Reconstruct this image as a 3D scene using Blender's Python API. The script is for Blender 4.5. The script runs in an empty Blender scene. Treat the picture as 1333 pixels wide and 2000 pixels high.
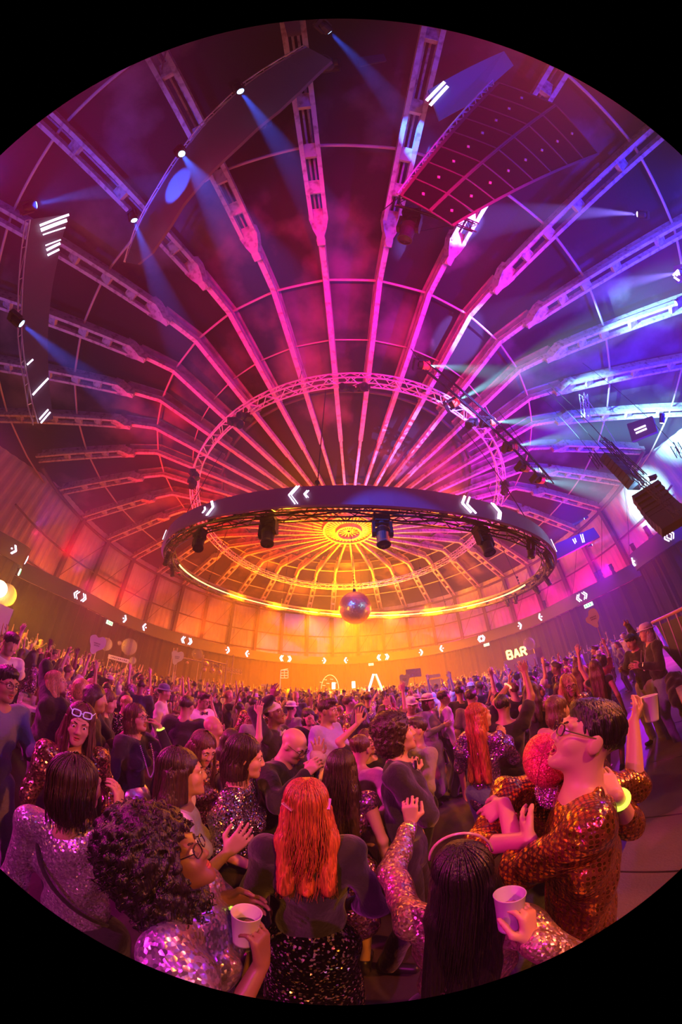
import bpy, bmesh, math, random
import numpy as np
from mathutils import Vector, Matrix, Quaternion
PI = math.pi
R_ = math.radians
scene = bpy.context.scene
COL = scene.collection
rnd = random.Random(7)

# ---------------------------------------------------------------- camera (fisheye lens held overhead)
EYE = Vector((0, 0, 2.15))
KCAM, ACAM, PITCH, ROLL = 505.0, 0.0833, R_(36.9), R_(1.7)
cam_d = bpy.data.cameras.new('camera')
cam = bpy.data.objects.new('camera', cam_d)
COL.objects.link(cam)
cam_d.type = 'PANO'
cam_d.sensor_fit = 'VERTICAL'
cam_d.sensor_width = 36.0
cam_d.sensor_height = 36.0
def _camset(k, v):
    for t in (cam_d, getattr(cam_d, 'cycles', None)):
        if t is not None and hasattr(t, k):
            try:
                setattr(t, k, v)
                return
            except Exception:
                pass
_camset('panorama_type', 'FISHEYE_LENS_POLYNOMIAL')
_camset('fisheye_fov', R_(181))
POLY = (0.0, -0.11127902, 4.89814e-4, 6.6215616e-5, -1.570989e-6)
for i, v in enumerate(POLY):
    _camset('fisheye_polynomial_k%d' % i, v)
cam_d.clip_end = 300
cam_d.clip_start = 0.02
# camera axes in the world: right, up, forward
_f = Vector((0, math.cos(PITCH), math.sin(PITCH)))
_u0 = Vector((0, -math.sin(PITCH), math.cos(PITCH)))
_r0 = Vector((1, 0, 0))
_r = _r0 * math.cos(ROLL) + _u0 * -math.sin(ROLL)
_u = _r0 * math.sin(ROLL) + _u0 * math.cos(ROLL)
m = Matrix((_r, _u, -_f)).transposed().to_4x4()
m.translation = EYE
cam.matrix_world = m
scene.camera = cam

def ray(px, py):
    """direction seen at a point of the photograph"""
    dx, dy = px - 666.5, -(py - 1000.0)
    r = math.hypot(dx, dy) or 1e-9
    th = r / KCAM
    for _ in range(25):
        th -= (KCAM * (th + ACAM * th ** 3) - r) / (KCAM * (1 + 3 * ACAM * th * th))
    s = math.sin(th)
    return (_r * (dx / r * s) + _u * (dy / r * s) + _f * math.cos(th)).normalized()
def at(px, py, dist):
    return EYE + ray(px, py) * dist
def atz(px, py, z):
    d = ray(px, py)
    return EYE + d * ((z - EYE.z) / d.z)
def aty(px, py, hd):
    """point at a horizontal distance from the camera"""
    d = ray(px, py)
    return EYE + d * (hd / math.hypot(d.x, d.y))
EXPOSURE = 0.0
HAZE = 0.0075
G_CR = 0.62
LIGHT_COLOURS = {
    'ringfar': (3.8, 0.72, 0.002),
    'leftbar': (0.6, 0.2, 0.001),
    'bar': (0.9, 0.4, 0.01),
    'crown': (4.6, 1.3, 0.002),
    'mid': (14.0, 3.3, 0.004),
    'crown2': (2.8, 0.28, 0.006),
    'redL': (2.2, 0.004, 0.03),
    'redLL': (3.4, 0.26, 0.01),
    'redR': (1.0, 0.1, 0.02),
    'redB': (0.8, 0, 0.04),
    'magB': (2.2, 0.0, 0.42),
    'magR': (2.0, 0, 1.0),
    'viL': (0.22, 0, 0.5),
    'wallR': (3.2, 0.01, 0.6),
    'wallL': (4.2, 0.42, 0.05),
    'blR': (0.0, 0.03, 3.6),
    'blT': (0.0, 0.03, 1.5),
    'blL': (0.0, 0.02, 0.8),
    'blV': (0.06, 0.0, 1.4),
    'blD': (0.02, 0, 2.6),
    'beamC': (0.45, 1.35, 1.6),
    'head_b': (0.06, 0.25, 2.2),
    'head_c': (0.25, 0.6, 1.1),
    'head_v': (0.35, 0.25, 1.6),
    'edge': (0.1, 0.12, 2.6),
    'fan': (0.012, 0.14, 3.2),
}

# ---------------------------------------------------------------- light set-up of the hall (see LIGHTS below), haze, exposure
world = bpy.data.worlds.new('world')
scene.world = world
world.use_nodes = True
world.node_tree.nodes['Background'].inputs[0].default_value = (0.0, 0.0, 0.0, 1)
world.node_tree.nodes['Background'].inputs[1].default_value = 0.0
vs = scene.view_settings
vs.view_transform = 'Standard'
vs.look = 'None'
vs.gamma = 1.0
vs.exposure = EXPOSURE
cy = scene.cycles
cy.use_denoising = True
try:
    cy.denoiser = 'OPENIMAGEDENOISE'
except Exception:
    pass
cy.max_bounces = 3
cy.diffuse_bounces = 1
cy.glossy_bounces = 2
cy.transmission_bounces = 3
cy.transparent_max_bounces = 4
cy.volume_bounces = 0
cy.sample_clamp_indirect = 4.0
cy.sample_clamp_direct = 0.0
cy.caustics_reflective = False
cy.caustics_refractive = False
cy.use_light_tree = True

HX, HY = 0.6, 18.2            # centre of the round hall on the floor

GC = LIGHT_COLOURS
def _lamp(ld, grp, power, col):
    g = GC.get(grp)
    if g is None:
        ld.energy = power
        ld.color = col
        return
    m_ = max(max(g), 1e-9)
    ld.energy = power * m_
    ld.color = (g[0] / m_, g[1] / m_, g[2] / m_)
def spot(name, loc, target, col, power, deg, blend=0.5, rad=0.06, grp=None):
    ld = bpy.data.lights.new(name, 'SPOT')
    _lamp(ld, grp, power, col)
    ld.spot_size = R_(deg)
    ld.spot_blend = blend
    ld.shadow_soft_size = rad
    o = bpy.data.objects.new(name, ld)
    COL.objects.link(o)
    d = Vector(target) - Vector(loc)
    o.rotation_euler = d.to_track_quat('-Z', 'Y').to_euler()
    o.location = loc
    return o
def point(name, loc, col, power, rad=0.3, grp=None):
    ld = bpy.data.lights.new(name, 'POINT')
    _lamp(ld, grp, power, col)
    ld.shadow_soft_size = rad
    o = bpy.data.objects.new(name, ld)
    COL.objects.link(o)
    o.location = loc
    return o
# stage haze that fills the hall
nt = world.node_tree
sc_ = nt.nodes.new('ShaderNodeVolumeScatter')
sc_.inputs['Density'].default_value = HAZE
sc_.inputs['Anisotropy'].default_value = 0.25
sc_.inputs['Color'].default_value = (0.95, 0.95, 0.95, 1)
nt.links.new(sc_.outputs[0], [n for n in nt.nodes if n.type == 'OUTPUT_WORLD'][0].inputs['Volume'])

# ---------------------------------------------------------------- LIGHTS: the lamps of the party rig (placed by eye in the hall, some out of view)
W1 = (1, 1, 1)
OR_ = (1.0, 0.34, 0.006)
def hall(deg, r, z):
    a = R_(deg)
    return (HX + r * math.sin(a), HY + r * math.cos(a), z)
# amber floods on the far half of the screen ring, shining down and inwards
for dg, pw in ((-70, 1500), (-45, 3000), (-22, 7000), (0, 13000), (22, 8000), (45, 3500), (70, 1500)):
    spot('amber_ring_lamp', hall(dg, 11.6, 9.6), hall(dg, 12.5, 0), W1, pw, 150, 0.7, 0.3, 'ringfar')
# warm bar lights on the left wall and at the BAR sign
point('amber_bar_lamp', aty(-14, 1150, 15.0), W1, 900, 0.5, 'leftbar')
point('amber_bar_lamp', aty(1012, 1258, 22.0), W1, 300, 0.3, 'bar')
# amber uplights from the ring onto the crown
spot('amber_crown_lamp', (HX, HY + 3, 7.2), (HX, HY + 4, 20), W1, 10000, 100, 1.0, 0.3, 'crown')
for dg, pw in ((-62, 350), (-40, 550), (-20, 900), (-5, 1500), (8, 1700), (24, 1000), (44, 550), (62, 350)):
    x, y = 11.8 * math.sin(R_(dg)), 11.8 * math.cos(R_(dg))
    q_ = Vector((HX + x, HY + y, 8.35 - 0.08 * x + 0.132 * y))
    spot('amber_strip_lamp', q_, q_ + Vector((x * 0.5, y * 0.5 + 2, 0.3)), W1, pw, 172, 0.35, 0.25, 'mid')
    spot('amber_strip_lamp', q_, q_ + Vector((0, -2, -2.2)), W1, pw * 0.22, 150, 0.8, 0.25, 'mid')
spot('red_crown_lamp', (HX, HY - 4, 7.5), (HX, HY - 5, 20), W1, 3000, 115, 1.0, 0.3, 'crown2')
# washes of the left and middle roof, from lamps on the wall band
for dg, r, pw, td, tr in ((-118, 19, 5200, -125, 11), (-92, 19.5, 5600, -95, 11)):
    spot('red_wash_lamp', hall(dg, r, 6.5), hall(td, tr, 17), W1, pw, 100, 0.8, 0.2, 'redL')
for dg, r, pw, td, tr in ((-60, 20, 5200, -60, 12), (-35, 20.5, 3600, -35, 12)):
    spot('red_wash_lamp', hall(dg, r, 6.5), hall(td, tr, 17), W1, pw, 100, 0.8, 0.2, 'redLL')
for dg, r, pw, td, tr in ((60, 20, 5200, 60, 12), (35, 20.5, 3600, 35, 12)):
    spot('red_wash_lamp', hall(dg, r, 6.5), hall(td, tr, 17), W1, pw, 100, 0.8, 0.2, 'redR')
spot('red_wash_lamp', hall(-172, 21.5, 3.6), hall(-165, 13, 17), W1, 2600, 80, 0.8, 0.2, 'redB')
# washes up to the rafters overhead
for dg, r, z, pw, tr, td in ((-166, 22, 3.6, 2600, 15, -172), (176, 22, 3.6, 4200, 15, 176), (160, 22.5, 3.6, 5200, 15, 158)):
    spot('magenta_wash_lamp', hall(dg, r, z), hall(td, tr, 17), W1, pw, 72, 0.9, 0.2, 'magB')
for dg, r, z, pw, tr, td in ((126, 19, 6.5, 6500, 12, 122), (105, 18.7, 6.5, 7500, 12, 98), (86, 18.7, 6.5, 6500, 12, 80)):
    spot('magenta_wash_lamp', hall(dg, r, z), hall(td, tr, 17), W1, pw, 66, 0.9, 0.2, 'magR')
# side light on the rafters' flanks from the left
for dg, pw in ((-128, 2600), (-110, 2600), (-86, 2200)):
    spot('violet_edge_lamp', hall(dg, 19.2, 6.5), hall(dg - 40, 14, 16.6), W1, pw, 80, 0.8, 0.2, 'viL')
# uplights behind the band on the corrugated wall
for dg, pw in ((40, 260), (62, 420), (82, 600), (98, 200)):
    point('wall_uplight', hall(dg, 24.2, 6.2), W1, pw, 0.25, 'wallR')
for dg, pw in ((-30, 250), (-55, 330), (-80, 330), (-98, 90)):
    point('wall_uplight', hall(dg, 24.2, 6.2), W1, pw, 0.25, 'wallL')
# blue and violet light on the right and upper left
for p, t, pw, w, g in (((18.5, 0.5, 4.5), (15, 2, 17), 9000, 110, 'blR'), ((12, -4.5, 3.6), (10, -2, 17), 5000, 100, 'blT'), ((-17, 1, 4.5), (-13, 0, 17), 2500, 90, 'blL'), ((4, -7, 3.0), (3, -3, 17), 1500, 60, 'blT'),
                       ((23.5, 6, 7.0), (16, 9, 17), 6000, 110, 'blV'), ((23.5, 12, 7.0), (15, 15, 16), 4500, 100, 'blV'), ((18, 5, 9), (20, 9, 0), 1500, 120, 'blD'), ((16, 12, 12), (17, 14, 0), 2500, 130, 'blD')):
    spot('blue_side_lamp', p, t, W1, pw, w, 0.8, 0.4, g)
for px, py, dd, pw in ((1345, 450, 13.5, 1500), (1350, 610, 14, 900), (1340, 330, 14, 700)):
    p = at(px, py, dd)
    spot('violet_edge_glow', p, p + Vector((3, 0.5, 0.6)), W1, pw, 150, 0.9, 0.3, 'edge')
p = at(66, 402, 10.6)
spot('blue_fan_glow', p, at(300, 330, 16), W1, 500, 75, 0.9, 0.1, 'fan')
spot('blue_fan_glow', at(-15, 360, 10.6), at(-80, 250, 14), W1, 500, 130, 0.9, 0.2, 'fan')
# light that falls on the crowd: magenta and red from the rig over and behind the photographer
# from the band round the wall, across the floor
for dg, r, tx, ty, c, pw, w in ((-147, 21.5, -1.7, 2.6, (1.0, 0.008, 0.46), 10500, 34), (-128, 19.3, -1.0, 5.5, (1.0, 0.015, 0.16), 8500, 36), (-108, 18.7, -5.5, 10.0, (1.0, 0.02, 0.12), 9000, 60),
                                (152, 21.5, 1.3, 2.0, (1.0, 0.16, 0.04), 9000, 30), (128, 18.8, 4.5, 6.5, (0.9, 0.006, 0.55), 14000, 46), (108, 18.4, 8.0, 10.5, (0.45, 0.004, 1.0), 14000, 60), (92, 18.4, 6.0, 15.0, (1.0, 0.006, 0.45), 6000, 60)):
    spot('crowd_side_lamp', hall(dg, r, 6.45), (tx, ty, 1.3), c, pw * G_CR, w, 1.0, 0.15)
spot('red_crowd_lamp', hall(165, 12.3, 7.6), (-0.5, 2.6, 1.0), (1.0, 0.09, 0.004), 3300 * G_CR, 100, 0.8, 0.2)
spot('amber_crowd_lamp', hall(-168, 12.3, 7.6), (1.4, 2.0, 1.0), (1.0, 0.26, 0.008), 5500 * G_CR, 90, 0.8, 0.2)
spot('lilac_front_lamp', (-3.2, -6.5, 8.6), (-0.8, 1.5, 1.3), (1.0, 0.03, 0.60), 4800 * G_CR, 30, 1.0, 0.15)
spot('amber_front_fill', (3.6, -6.5, 8.6), (1.0, 1.4, 1.3), (1.0, 0.27, 0.02), 6000 * G_CR, 26, 1.0, 0.15)  # added unseen fill that brightens the golden pair
spot('amber_floor_glow', aty(-14, 1150, 15.0), aty(40, 1260, 13.0), OR_, 9000 * G_CR, 140, 1.0, 0.4)  # added spot for the orange haze glow below the left globe

# ---------------------------------------------------------------- materials
MATS = {}
def mat(name, col=(0.5, 0.5, 0.5), rough=0.6, metal=0.0, emit=None, es=0.0, alpha=1.0, trans=0.0, spec=0.5, sheen=0.0):
    if name in MATS:
        return MATS[name]
    m = bpy.data.materials.new(name)
    m.use_nodes = True
    b = m.node_tree.nodes['Principled BSDF']
    b.inputs['Base Color'].default_value = (*col, 1)
    b.inputs['Roughness'].default_value = rough
    b.inputs['Metallic'].default_value = metal
    b.inputs['Specular IOR Level'].default_value = spec
    if sheen:
        b.inputs['Sheen Weight'].default_value = sheen
    if emit:
        b.inputs['Emission Color'].default_value = (*emit, 1)
        b.inputs['Emission Strength'].default_value = es
        m.cycles.emission_sampling = 'NONE' if es < EMIT_NEE else 'AUTO'
    if alpha < 1:
        b.inputs['Alpha'].default_value = alpha
    if trans:
        b.inputs['Transmission Weight'].default_value = trans
    MATS[name] = m
    return m
EMIT_NEE = 1e9
def N(m, t, **kw):
    n = m.node_tree.nodes.new(t)
    for k, v in kw.items():
        setattr(n, k, v)
    return n
def L(m, a, b):
    m.node_tree.links.new(a, b)
def ramp(m, fac, stops, interp='LINEAR'):
    r = N(m, 'ShaderNodeValToRGB')
    r.color_ramp.interpolation = interp
    e = r.color_ramp.elements
    while len(e) < len(stops):
        e.new(0.5)
    for i, (p, c) in enumerate(stops):
        e[i].position = p
        e[i].color = (*c, 1)
    L(m, fac, r.inputs[0])
    return r.outputs[0]
def bsdf(m):
    return m.node_tree.nodes['Principled BSDF']
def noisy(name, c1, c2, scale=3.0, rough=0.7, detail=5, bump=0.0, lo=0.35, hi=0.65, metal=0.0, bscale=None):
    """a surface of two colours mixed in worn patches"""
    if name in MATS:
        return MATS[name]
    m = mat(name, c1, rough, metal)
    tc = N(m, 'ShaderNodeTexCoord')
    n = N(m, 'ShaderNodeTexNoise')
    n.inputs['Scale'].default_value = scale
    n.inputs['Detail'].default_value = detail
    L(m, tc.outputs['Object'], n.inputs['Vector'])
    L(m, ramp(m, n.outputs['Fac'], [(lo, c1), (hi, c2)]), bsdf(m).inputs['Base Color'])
    if bump:
        n2 = N(m, 'ShaderNodeTexNoise')
        n2.inputs['Scale'].default_value = bscale or scale * 6
        n2.inputs['Detail'].default_value = 3
        L(m, tc.outputs['Object'], n2.inputs['Vector'])
        b = N(m, 'ShaderNodeBump')
        b.inputs['Strength'].default_value = bump
        b.inputs['Distance'].default_value = 0.02
        L(m, n2.outputs['Fac'], b.inputs['Height'])
        L(m, b.outputs[0], bsdf(m).inputs['Normal'])
    return m
def sequins(name, c1, c2, scale=70, rough=0.22, tilt=0.55, metal=0.9, holes=None):
    """cloth covered in small flat sequins, each tipped its own way"""
    if name in MATS:
        return MATS[name]
    m = mat(name, c1, rough, metal)
    tc = N(m, 'ShaderNodeTexCoord')
    v = N(m, 'ShaderNodeTexVoronoi')
    v.inputs['Scale'].default_value = scale
    L(m, tc.outputs['Object'], v.inputs['Vector'])
    L(m, ramp(m, v.outputs['Color'], [(0.25, c1), (0.8, c2)]), bsdf(m).inputs['Base Color'])
    sub = N(m, 'ShaderNodeVectorMath', operation='SUBTRACT')
    L(m, v.outputs['Color'], sub.inputs[0])
    sub.inputs[1].default_value = (0.5, 0.5, 0.5)
    sc_ = N(m, 'ShaderNodeVectorMath', operation='SCALE')
    L(m, sub.outputs[0], sc_.inputs[0])
    sc_.inputs['Scale'].default_value = tilt * 2
    g = N(m, 'ShaderNodeNewGeometry')
    ad = N(m, 'ShaderNodeVectorMath', operation='ADD')
    L(m, g.outputs['Normal'], ad.inputs[0])
    L(m, sc_.outputs[0], ad.inputs[1])
    no = N(m, 'ShaderNodeVectorMath', operation='NORMALIZE')
    L(m, ad.outputs[0], no.inputs[0])
    L(m, no.outputs[0], bsdf(m).inputs['Normal'])
    return m
def palette(name, cols, rough=0.8, metal=0.0, sheen=0.0):
    """one cloth or hair material that takes one of several colours per object"""
    if name in MATS:
        return MATS[name]
    m = mat(name, cols[0], rough, metal, sheen=sheen)
    oi = N(m, 'ShaderNodeObjectInfo')
    st = [(i / len(cols), c) for i, c in enumerate(cols)]
    L(m, ramp(m, oi.outputs['Random'], st, 'CONSTANT'), bsdf(m).inputs['Base Color'])
    return m

# ---------------------------------------------------------------- mesh building
class MB:
    def __init__(s):
        s.v = []
        s.f = []
        s.mi = []
        s.cur = 0
    def add(s, vs, fs):
        n = len(s.v)
        s.v.extend([tuple(p) for p in vs])
        s.f.extend([tuple(i + n for i in f) for f in fs])
        s.mi.extend([s.cur] * len(fs))
        return s
    def box(s, c, size, mtx=None):
        x, y, z = [q / 2 for q in size]
        vs = [Vector((i * x, j * y, k * z)) for i in (-1, 1) for j in (-1, 1) for k in (-1, 1)]
        if mtx is not None:
            vs = [mtx @ p for p in vs]
        c = Vector(c)
        return s.add([p + c for p in vs], [(0, 1, 3, 2), (4, 6, 7, 5), (0, 4, 5, 1), (2, 3, 7, 6), (0, 2, 6, 4), (1, 5, 7, 3)])
    def beam(s, a, b, w, h, up=(0, 0, 1)):
        """rectangular bar from a to b, w across, h along up"""
        a, b = Vector(a), Vector(b)
        d = (b - a).normalized()
        side = d.cross(Vector(up))
        if side.length < 1e-4:
            side = d.cross(Vector((1, 0, 0)))
        side.normalize()
        u = side.cross(d).normalized()
        vs = [p + side * (i * w / 2) + u * (j * h / 2) for p in (a, b) for i, j in ((-1, -1), (1, -1), (1, 1), (-1, 1))]
        return s.add(vs, [(3, 2, 1, 0), (4, 5, 6, 7), (0, 1, 5, 4), (1, 2, 6, 5), (2, 3, 7, 6), (3, 0, 4, 7)])
    def tube(s, pts, r, n=6, closed=False, caps=True):
        pts = [Vector(p) for p in pts]
        rs = r if isinstance(r, (list, tuple)) else [r] * len(pts)
        k = len(pts)
        rings = []
        prev = None
        for i, p in enumerate(pts):
            if closed:
                d = pts[(i + 1) % k] - pts[i - 1]
            else:
                d = pts[min(i + 1, k - 1)] - pts[max(i - 1, 0)]
            d.normalize()
            if prev is None:
                a = d.cross(Vector((0, 0, 1)))
                if a.length < 1e-3:
                    a = d.cross(Vector((1, 0, 0)))
            else:
                a = prev - d * prev.dot(d)
            a.normalize()
            prev = a
            b = d.cross(a)
            rings.append([p + (a * math.cos(2 * PI * j / n) + b * math.sin(2 * PI * j / n)) * rs[i] for j in range(n)])
        vs = [q for g in rings for q in g]
        fs = []
        for i in range(k if closed else k - 1):
            i2 = (i + 1) % k
            for j in range(n):
                fs.append((i * n + j, i * n + (j + 1) % n, i2 * n + (j + 1) % n, i2 * n + j))
        if not closed and caps:
            fs.append(tuple(range(n - 1, -1, -1)))
            fs.append(tuple((k - 1) * n + j for j in range(n)))
        return s.add(vs, fs)
    def lathe(s, prof, n=24, c=(0, 0, 0), mtx=None, close=False):
        vs = []
        for r, z in prof:
            for j in range(n):
                a = 2 * PI * j / n
                vs.append(Vector((r * math.cos(a), r * math.sin(a), z)))
        if mtx is not None:
            vs = [mtx @ p for p in vs]
        c = Vector(c)
        fs = []
        for i in range(len(prof) - 1):
            for j in range(n):
                fs.append((i * n + j, i * n + (j + 1) % n, (i + 1) * n + (j + 1) % n, (i + 1) * n + j))
        if close:
            fs.append(tuple(range(n - 1, -1, -1)))
            fs.append(tuple((len(prof) - 1) * n + j for j in range(n)))
        return s.add([p + c for p in vs], fs)
    def ball(s, c, r, n=16, m_=10, mtx=None):
        rr = r if isinstance(r, (tuple, list)) else (r, r, r)
        vs = []
        for i in range(m_ + 1):
            t = PI * i / m_
            for j in range(n):
                a = 2 * PI * j / n
                vs.append(Vector((rr[0] * math.sin(t) * math.cos(a), rr[1] * math.sin(t) * math.sin(a), rr[2] * math.cos(t))))
        if mtx is not None:
            vs = [mtx @ p for p in vs]
        c = Vector(c)
        fs = [(i * n + j, (i + 1) * n + j, (i + 1) * n + (j + 1) % n, i * n + (j + 1) % n) for i in range(m_) for j in range(n)]
        return s.add([p + c for p in vs], fs)
    def prism(s, poly, d, mtx=None, c=(0, 0, 0)):
        """outline in the x-z plane given depth d along y"""
        n = len(poly)
        vs = [Vector((x, y, z)) for y in (-d / 2, d / 2) for x, z in poly]
        if mtx is not None:
            vs = [mtx @ p for p in vs]
        c = Vector(c)
        fs = [tuple(range(n)), tuple(range(2 * n - 1, n - 1, -1))]
        fs += [(i + n, (i + 1) % n + n, (i + 1) % n, i) for i in range(n)]
        return s.add([p + c for p in vs], fs)
    def mesh(s, name, mats, smooth=False):
        me = bpy.data.meshes.new(name)
        me.from_pydata([tuple(p) for p in s.v], [], s.f)
        for m in (mats if isinstance(mats, (list, tuple)) else [mats]):
            me.materials.append(m)
        if any(s.mi):
            me.polygons.foreach_set('material_index', s.mi)
        if smooth:
            me.polygons.foreach_set('use_smooth', [True] * len(s.f))
        me.update()
        return me
    def build(s, name, mats, parent=None, smooth=False, **tags):
        o = bpy.data.objects.new(name, s.mesh(name, mats, smooth))
        COL.objects.link(o)
        o.parent = parent
        return tag(o, **tags)
def tag(o, label=None, category=None, group=None, kind=None):
    if label: o['label'] = label
    if category: o['category'] = category
    if group: o['group'] = group
    if kind: o['kind'] = kind
    return o
def empty(name, loc=(0, 0, 0), rot=None, **tags):
    o = bpy.data.objects.new(name, None)
    COL.objects.link(o)
    o.empty_display_size = 0.2
    o.location = loc
    if rot is not None:
        o.rotation_euler = rot
    return tag(o, **tags)
def copy_tree(o, parent=None, **tags):
    c = o.copy()
    COL.objects.link(c)
    c.parent = parent
    for ch in list(o.children):
        copy_tree(ch, c)
    return tag(c, **tags)
def struct(o):
    o['kind'] = 'structure'
    return o
def aim(o, d, up=(0, 0, 1), axis='-Z'):
    o.rotation_euler = Vector(d).to_track_quat(axis, 'Y').to_euler()

# ---------------------------------------------------------------- the hall: floor, drum wall, drape, roof
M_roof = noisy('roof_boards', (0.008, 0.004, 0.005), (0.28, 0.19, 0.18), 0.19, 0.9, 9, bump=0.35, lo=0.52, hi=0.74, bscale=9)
M_beam = noisy('old_painted_steel', (0.60, 0.50, 0.46), (0.22, 0.10, 0.08), 4.0, 0.55, 6, bump=0.3, lo=0.5, hi=0.75, bscale=30)
M_beam2 = noisy('old_painted_girder', (0.45, 0.38, 0.36), (0.16, 0.08, 0.07), 1.1, 0.55, 6, lo=0.45, hi=0.75)
M_pipe = mat('purlin_paint', (0.55, 0.40, 0.34), 0.5)
M_wall = noisy('corrugated_cladding', (0.62, 0.58, 0.55), (0.42, 0.36, 0.34), 0.35, 0.8, 5)
M_col = mat('dark_column_steel', (0.07, 0.05, 0.05), 0.6)
M_drape = noisy('black_drape', (0.018, 0.010, 0.014), (0.032, 0.016, 0.020), 0.6, 0.95, 3)
M_floor = noisy('worn_concrete_floor', (0.028, 0.022, 0.020), (0.065, 0.050, 0.045), 0.7, 0.5, 7, bump=0.15, bscale=25)
M_black = mat('black_metal', (0.012, 0.012, 0.014), 0.45, 0.3)
M_blackm = mat('black_matte_case', (0.02, 0.02, 0.022), 0.7)
M_alu = mat('truss_aluminium', (0.80, 0.78, 0.80), 0.4, 0.35)
M_white_led = mat('white_led_tube', (0.9, 0.9, 0.9), 0.4, emit=(0.85, 0.75, 1.0), es=3.0)
M_white_led_far = mat('white_led_arrow', (0.9, 0.9, 0.9), 0.4, emit=(1.0, 0.80, 1.0), es=4.0)

struct(MB().lathe([(0.01, -0.3), (34.0, -0.3), (34.0, 0.0), (0.01, 0.0)][::-1], 96, (HX, HY, 0)).build('floor', M_floor))

EAVE = 13.7
def drum_r(deg):
    """plan radius of the drum: it bulges out behind the photographer"""
    a = abs((deg + 180) % 360 - 180)
    t = min(1, max(0, (a - 100) / 30.0))
    return 27.0 + 6.5 * t * t * (3 - 2 * t)
w_ = MB()
nc = 960
vs, fs = [], []
for i in range(nc):
    a = 2 * PI * i / nc
    r = drum_r(math.degrees(a)) + 0.2 + (0.035 if i % 4 in (0, 1) else -0.035)
    for z in (0.0, 5.0, 9.0, EAVE + 0.9):
        vs.append((HX + r * math.sin(a), HY + r * math.cos(a), z))
for i in range(nc):
    j = (i + 1) % nc
    for k in range(3):
        fs.append((i * 4 + k, j * 4 + k, j * 4 + k + 1, i * 4 + k + 1))
w_.add(vs, fs)
struct(w_.build('wall_drum', M_wall))

# profile of the roof underside: radius, height
PROF = [(34.5, 8.9), (27.3, 11.6), (19.5, 14.4), (17.0, 15.1), (11.0, 13.9), (8.0, 13.25), (0.8, 11.5)]
def roof_z(r):
    p = PROF
    for (r1, z1), (r0, z0) in zip(p[:-1], p[1:]):
        if r0 <= r <= r1:
            return z0 + (z1 - z0) * (r - r0) / (r1 - r0) + 2.15
    return (p[0][1] if r > p[0][0] else p[-1][1]) + 2.15
def hp(deg, r, z):
    a = R_(deg)
    return Vector((HX + r * math.sin(a), HY + r * math.cos(a), z))
rs_ = [34.4, 27.6, 23.5, 19.6, 17.0, 14.0, 11.0, 9.5, 8.0, 4.5, 0.4]
prof = [(r, roof_z(r) + 1.0) for r in rs_] + [(r, roof_z(r) + 1.25) for r in rs_[::-1]]
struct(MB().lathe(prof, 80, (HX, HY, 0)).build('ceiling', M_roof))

A0 = -176.6 + 360
NR = 40
def rafter_parts(rout=27.0):
    """one rafter in the x-z plane of the hall axis, running out along +y from the axis"""
    root = empty('roof_rafter', (HX, HY, 0), kind='structure')
    b = MB()
    def pt(r, dz=0, x=0):
        return Vector((x, r, roof_z(r) + dz))
    for r0, r1 in ((19.3, 17.0), (17.0, 11.0), (11.0, 8.0), (8.0, 0.9)):
        w = 0.26 if r0 > 8.5 else 0.17
        b.beam(pt(r0, 0.16), pt(r1, 0.16), w, 0.30)
    b.build('lower_chord', M_beam, root)
    b = MB()
    for r0, r1 in ((19.6, 17.0), (17.0, 11.2)):
        b.beam(pt(r0, 0.66, 0.0), pt(r1, 0.66, 0.0), 0.10, 0.70)
        b.beam(pt(r0, 0.98, 0.0), pt(r1, 0.98, 0.0), 0.34, 0.06)
        b.beam(pt(r0, 0.34, 0.0), pt(r1, 0.34, 0.0), 0.34, 0.06)
    b.build('girder_web', M_beam2, root)
    b = MB()
    for x in (-0.30, 0.30):
        b.beam(pt(19.9, 0.1, x), pt(rout, 0.1, x), 0.17, 0.32)
        b.beam(pt(19.9, 0.8, x * 0.3), pt(rout, 0.8, x * 0.3), 0.08, 0.5)
    b.build('twin_channel', M_beam, root)
    b = MB()
    for r in (21.2, 22.6, 24.4) + ((27.0, 29.6) if rout > 30 else ()):
        b.box(pt(r, 0.1), (0.46, 0.55, 0.26))
    b.build('tie_block', M_beam, root)
    # cast knee shoe: broad where the channels end, tapering to the chord
    b = MB()
    z = roof_z(19.5)
    poly = [(-0.39, 20.35), (0.39, 20.35), (0.41, 19.9), (0.30, 19.45), (0.16, 19.1), (0.20, 18.95), (0.17, 18.7), (-0.17, 18.7), (-0.20, 18.95), (-0.16, 19.1), (-0.30, 19.45), (-0.41, 19.9)]
    n = len(poly)
    vs = [(x, y, z - 0.10 - (0.12 if 19 < y < 20 else 0)) for x, y in poly] + [(x, y, z + 0.45) for x, y in poly]
    b.add(vs, [tuple(range(n)), tuple(range(2 * n - 1, n - 1, -1))] + [(i + n, (i + 1) % n + n, (i + 1) % n, i) for i in range(n)])
    b.lathe([(0.01, -0.06), (0.13, -0.06), (0.13, 0.03), (0.01, 0.03)], 12, (0, 18.85, z - 0.12))
    b.build('knee_casting', M_beam, root)
    return root
raf = rafter_parts()
raf_long = rafter_parts(33.0)
used_ = []
def ra(i):
    return A0 + i * 360.0 / NR
for i in range(NR):
    long_ = abs((ra(i) + 180) % 360 - 180) > 118
    src_ = raf_long if long_ else raf
    o = src_ if src_ not in used_ else copy_tree(src_)
    used_.append(src_)
    o.rotation_euler = (0, 0, -R_(ra(i)))

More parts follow.
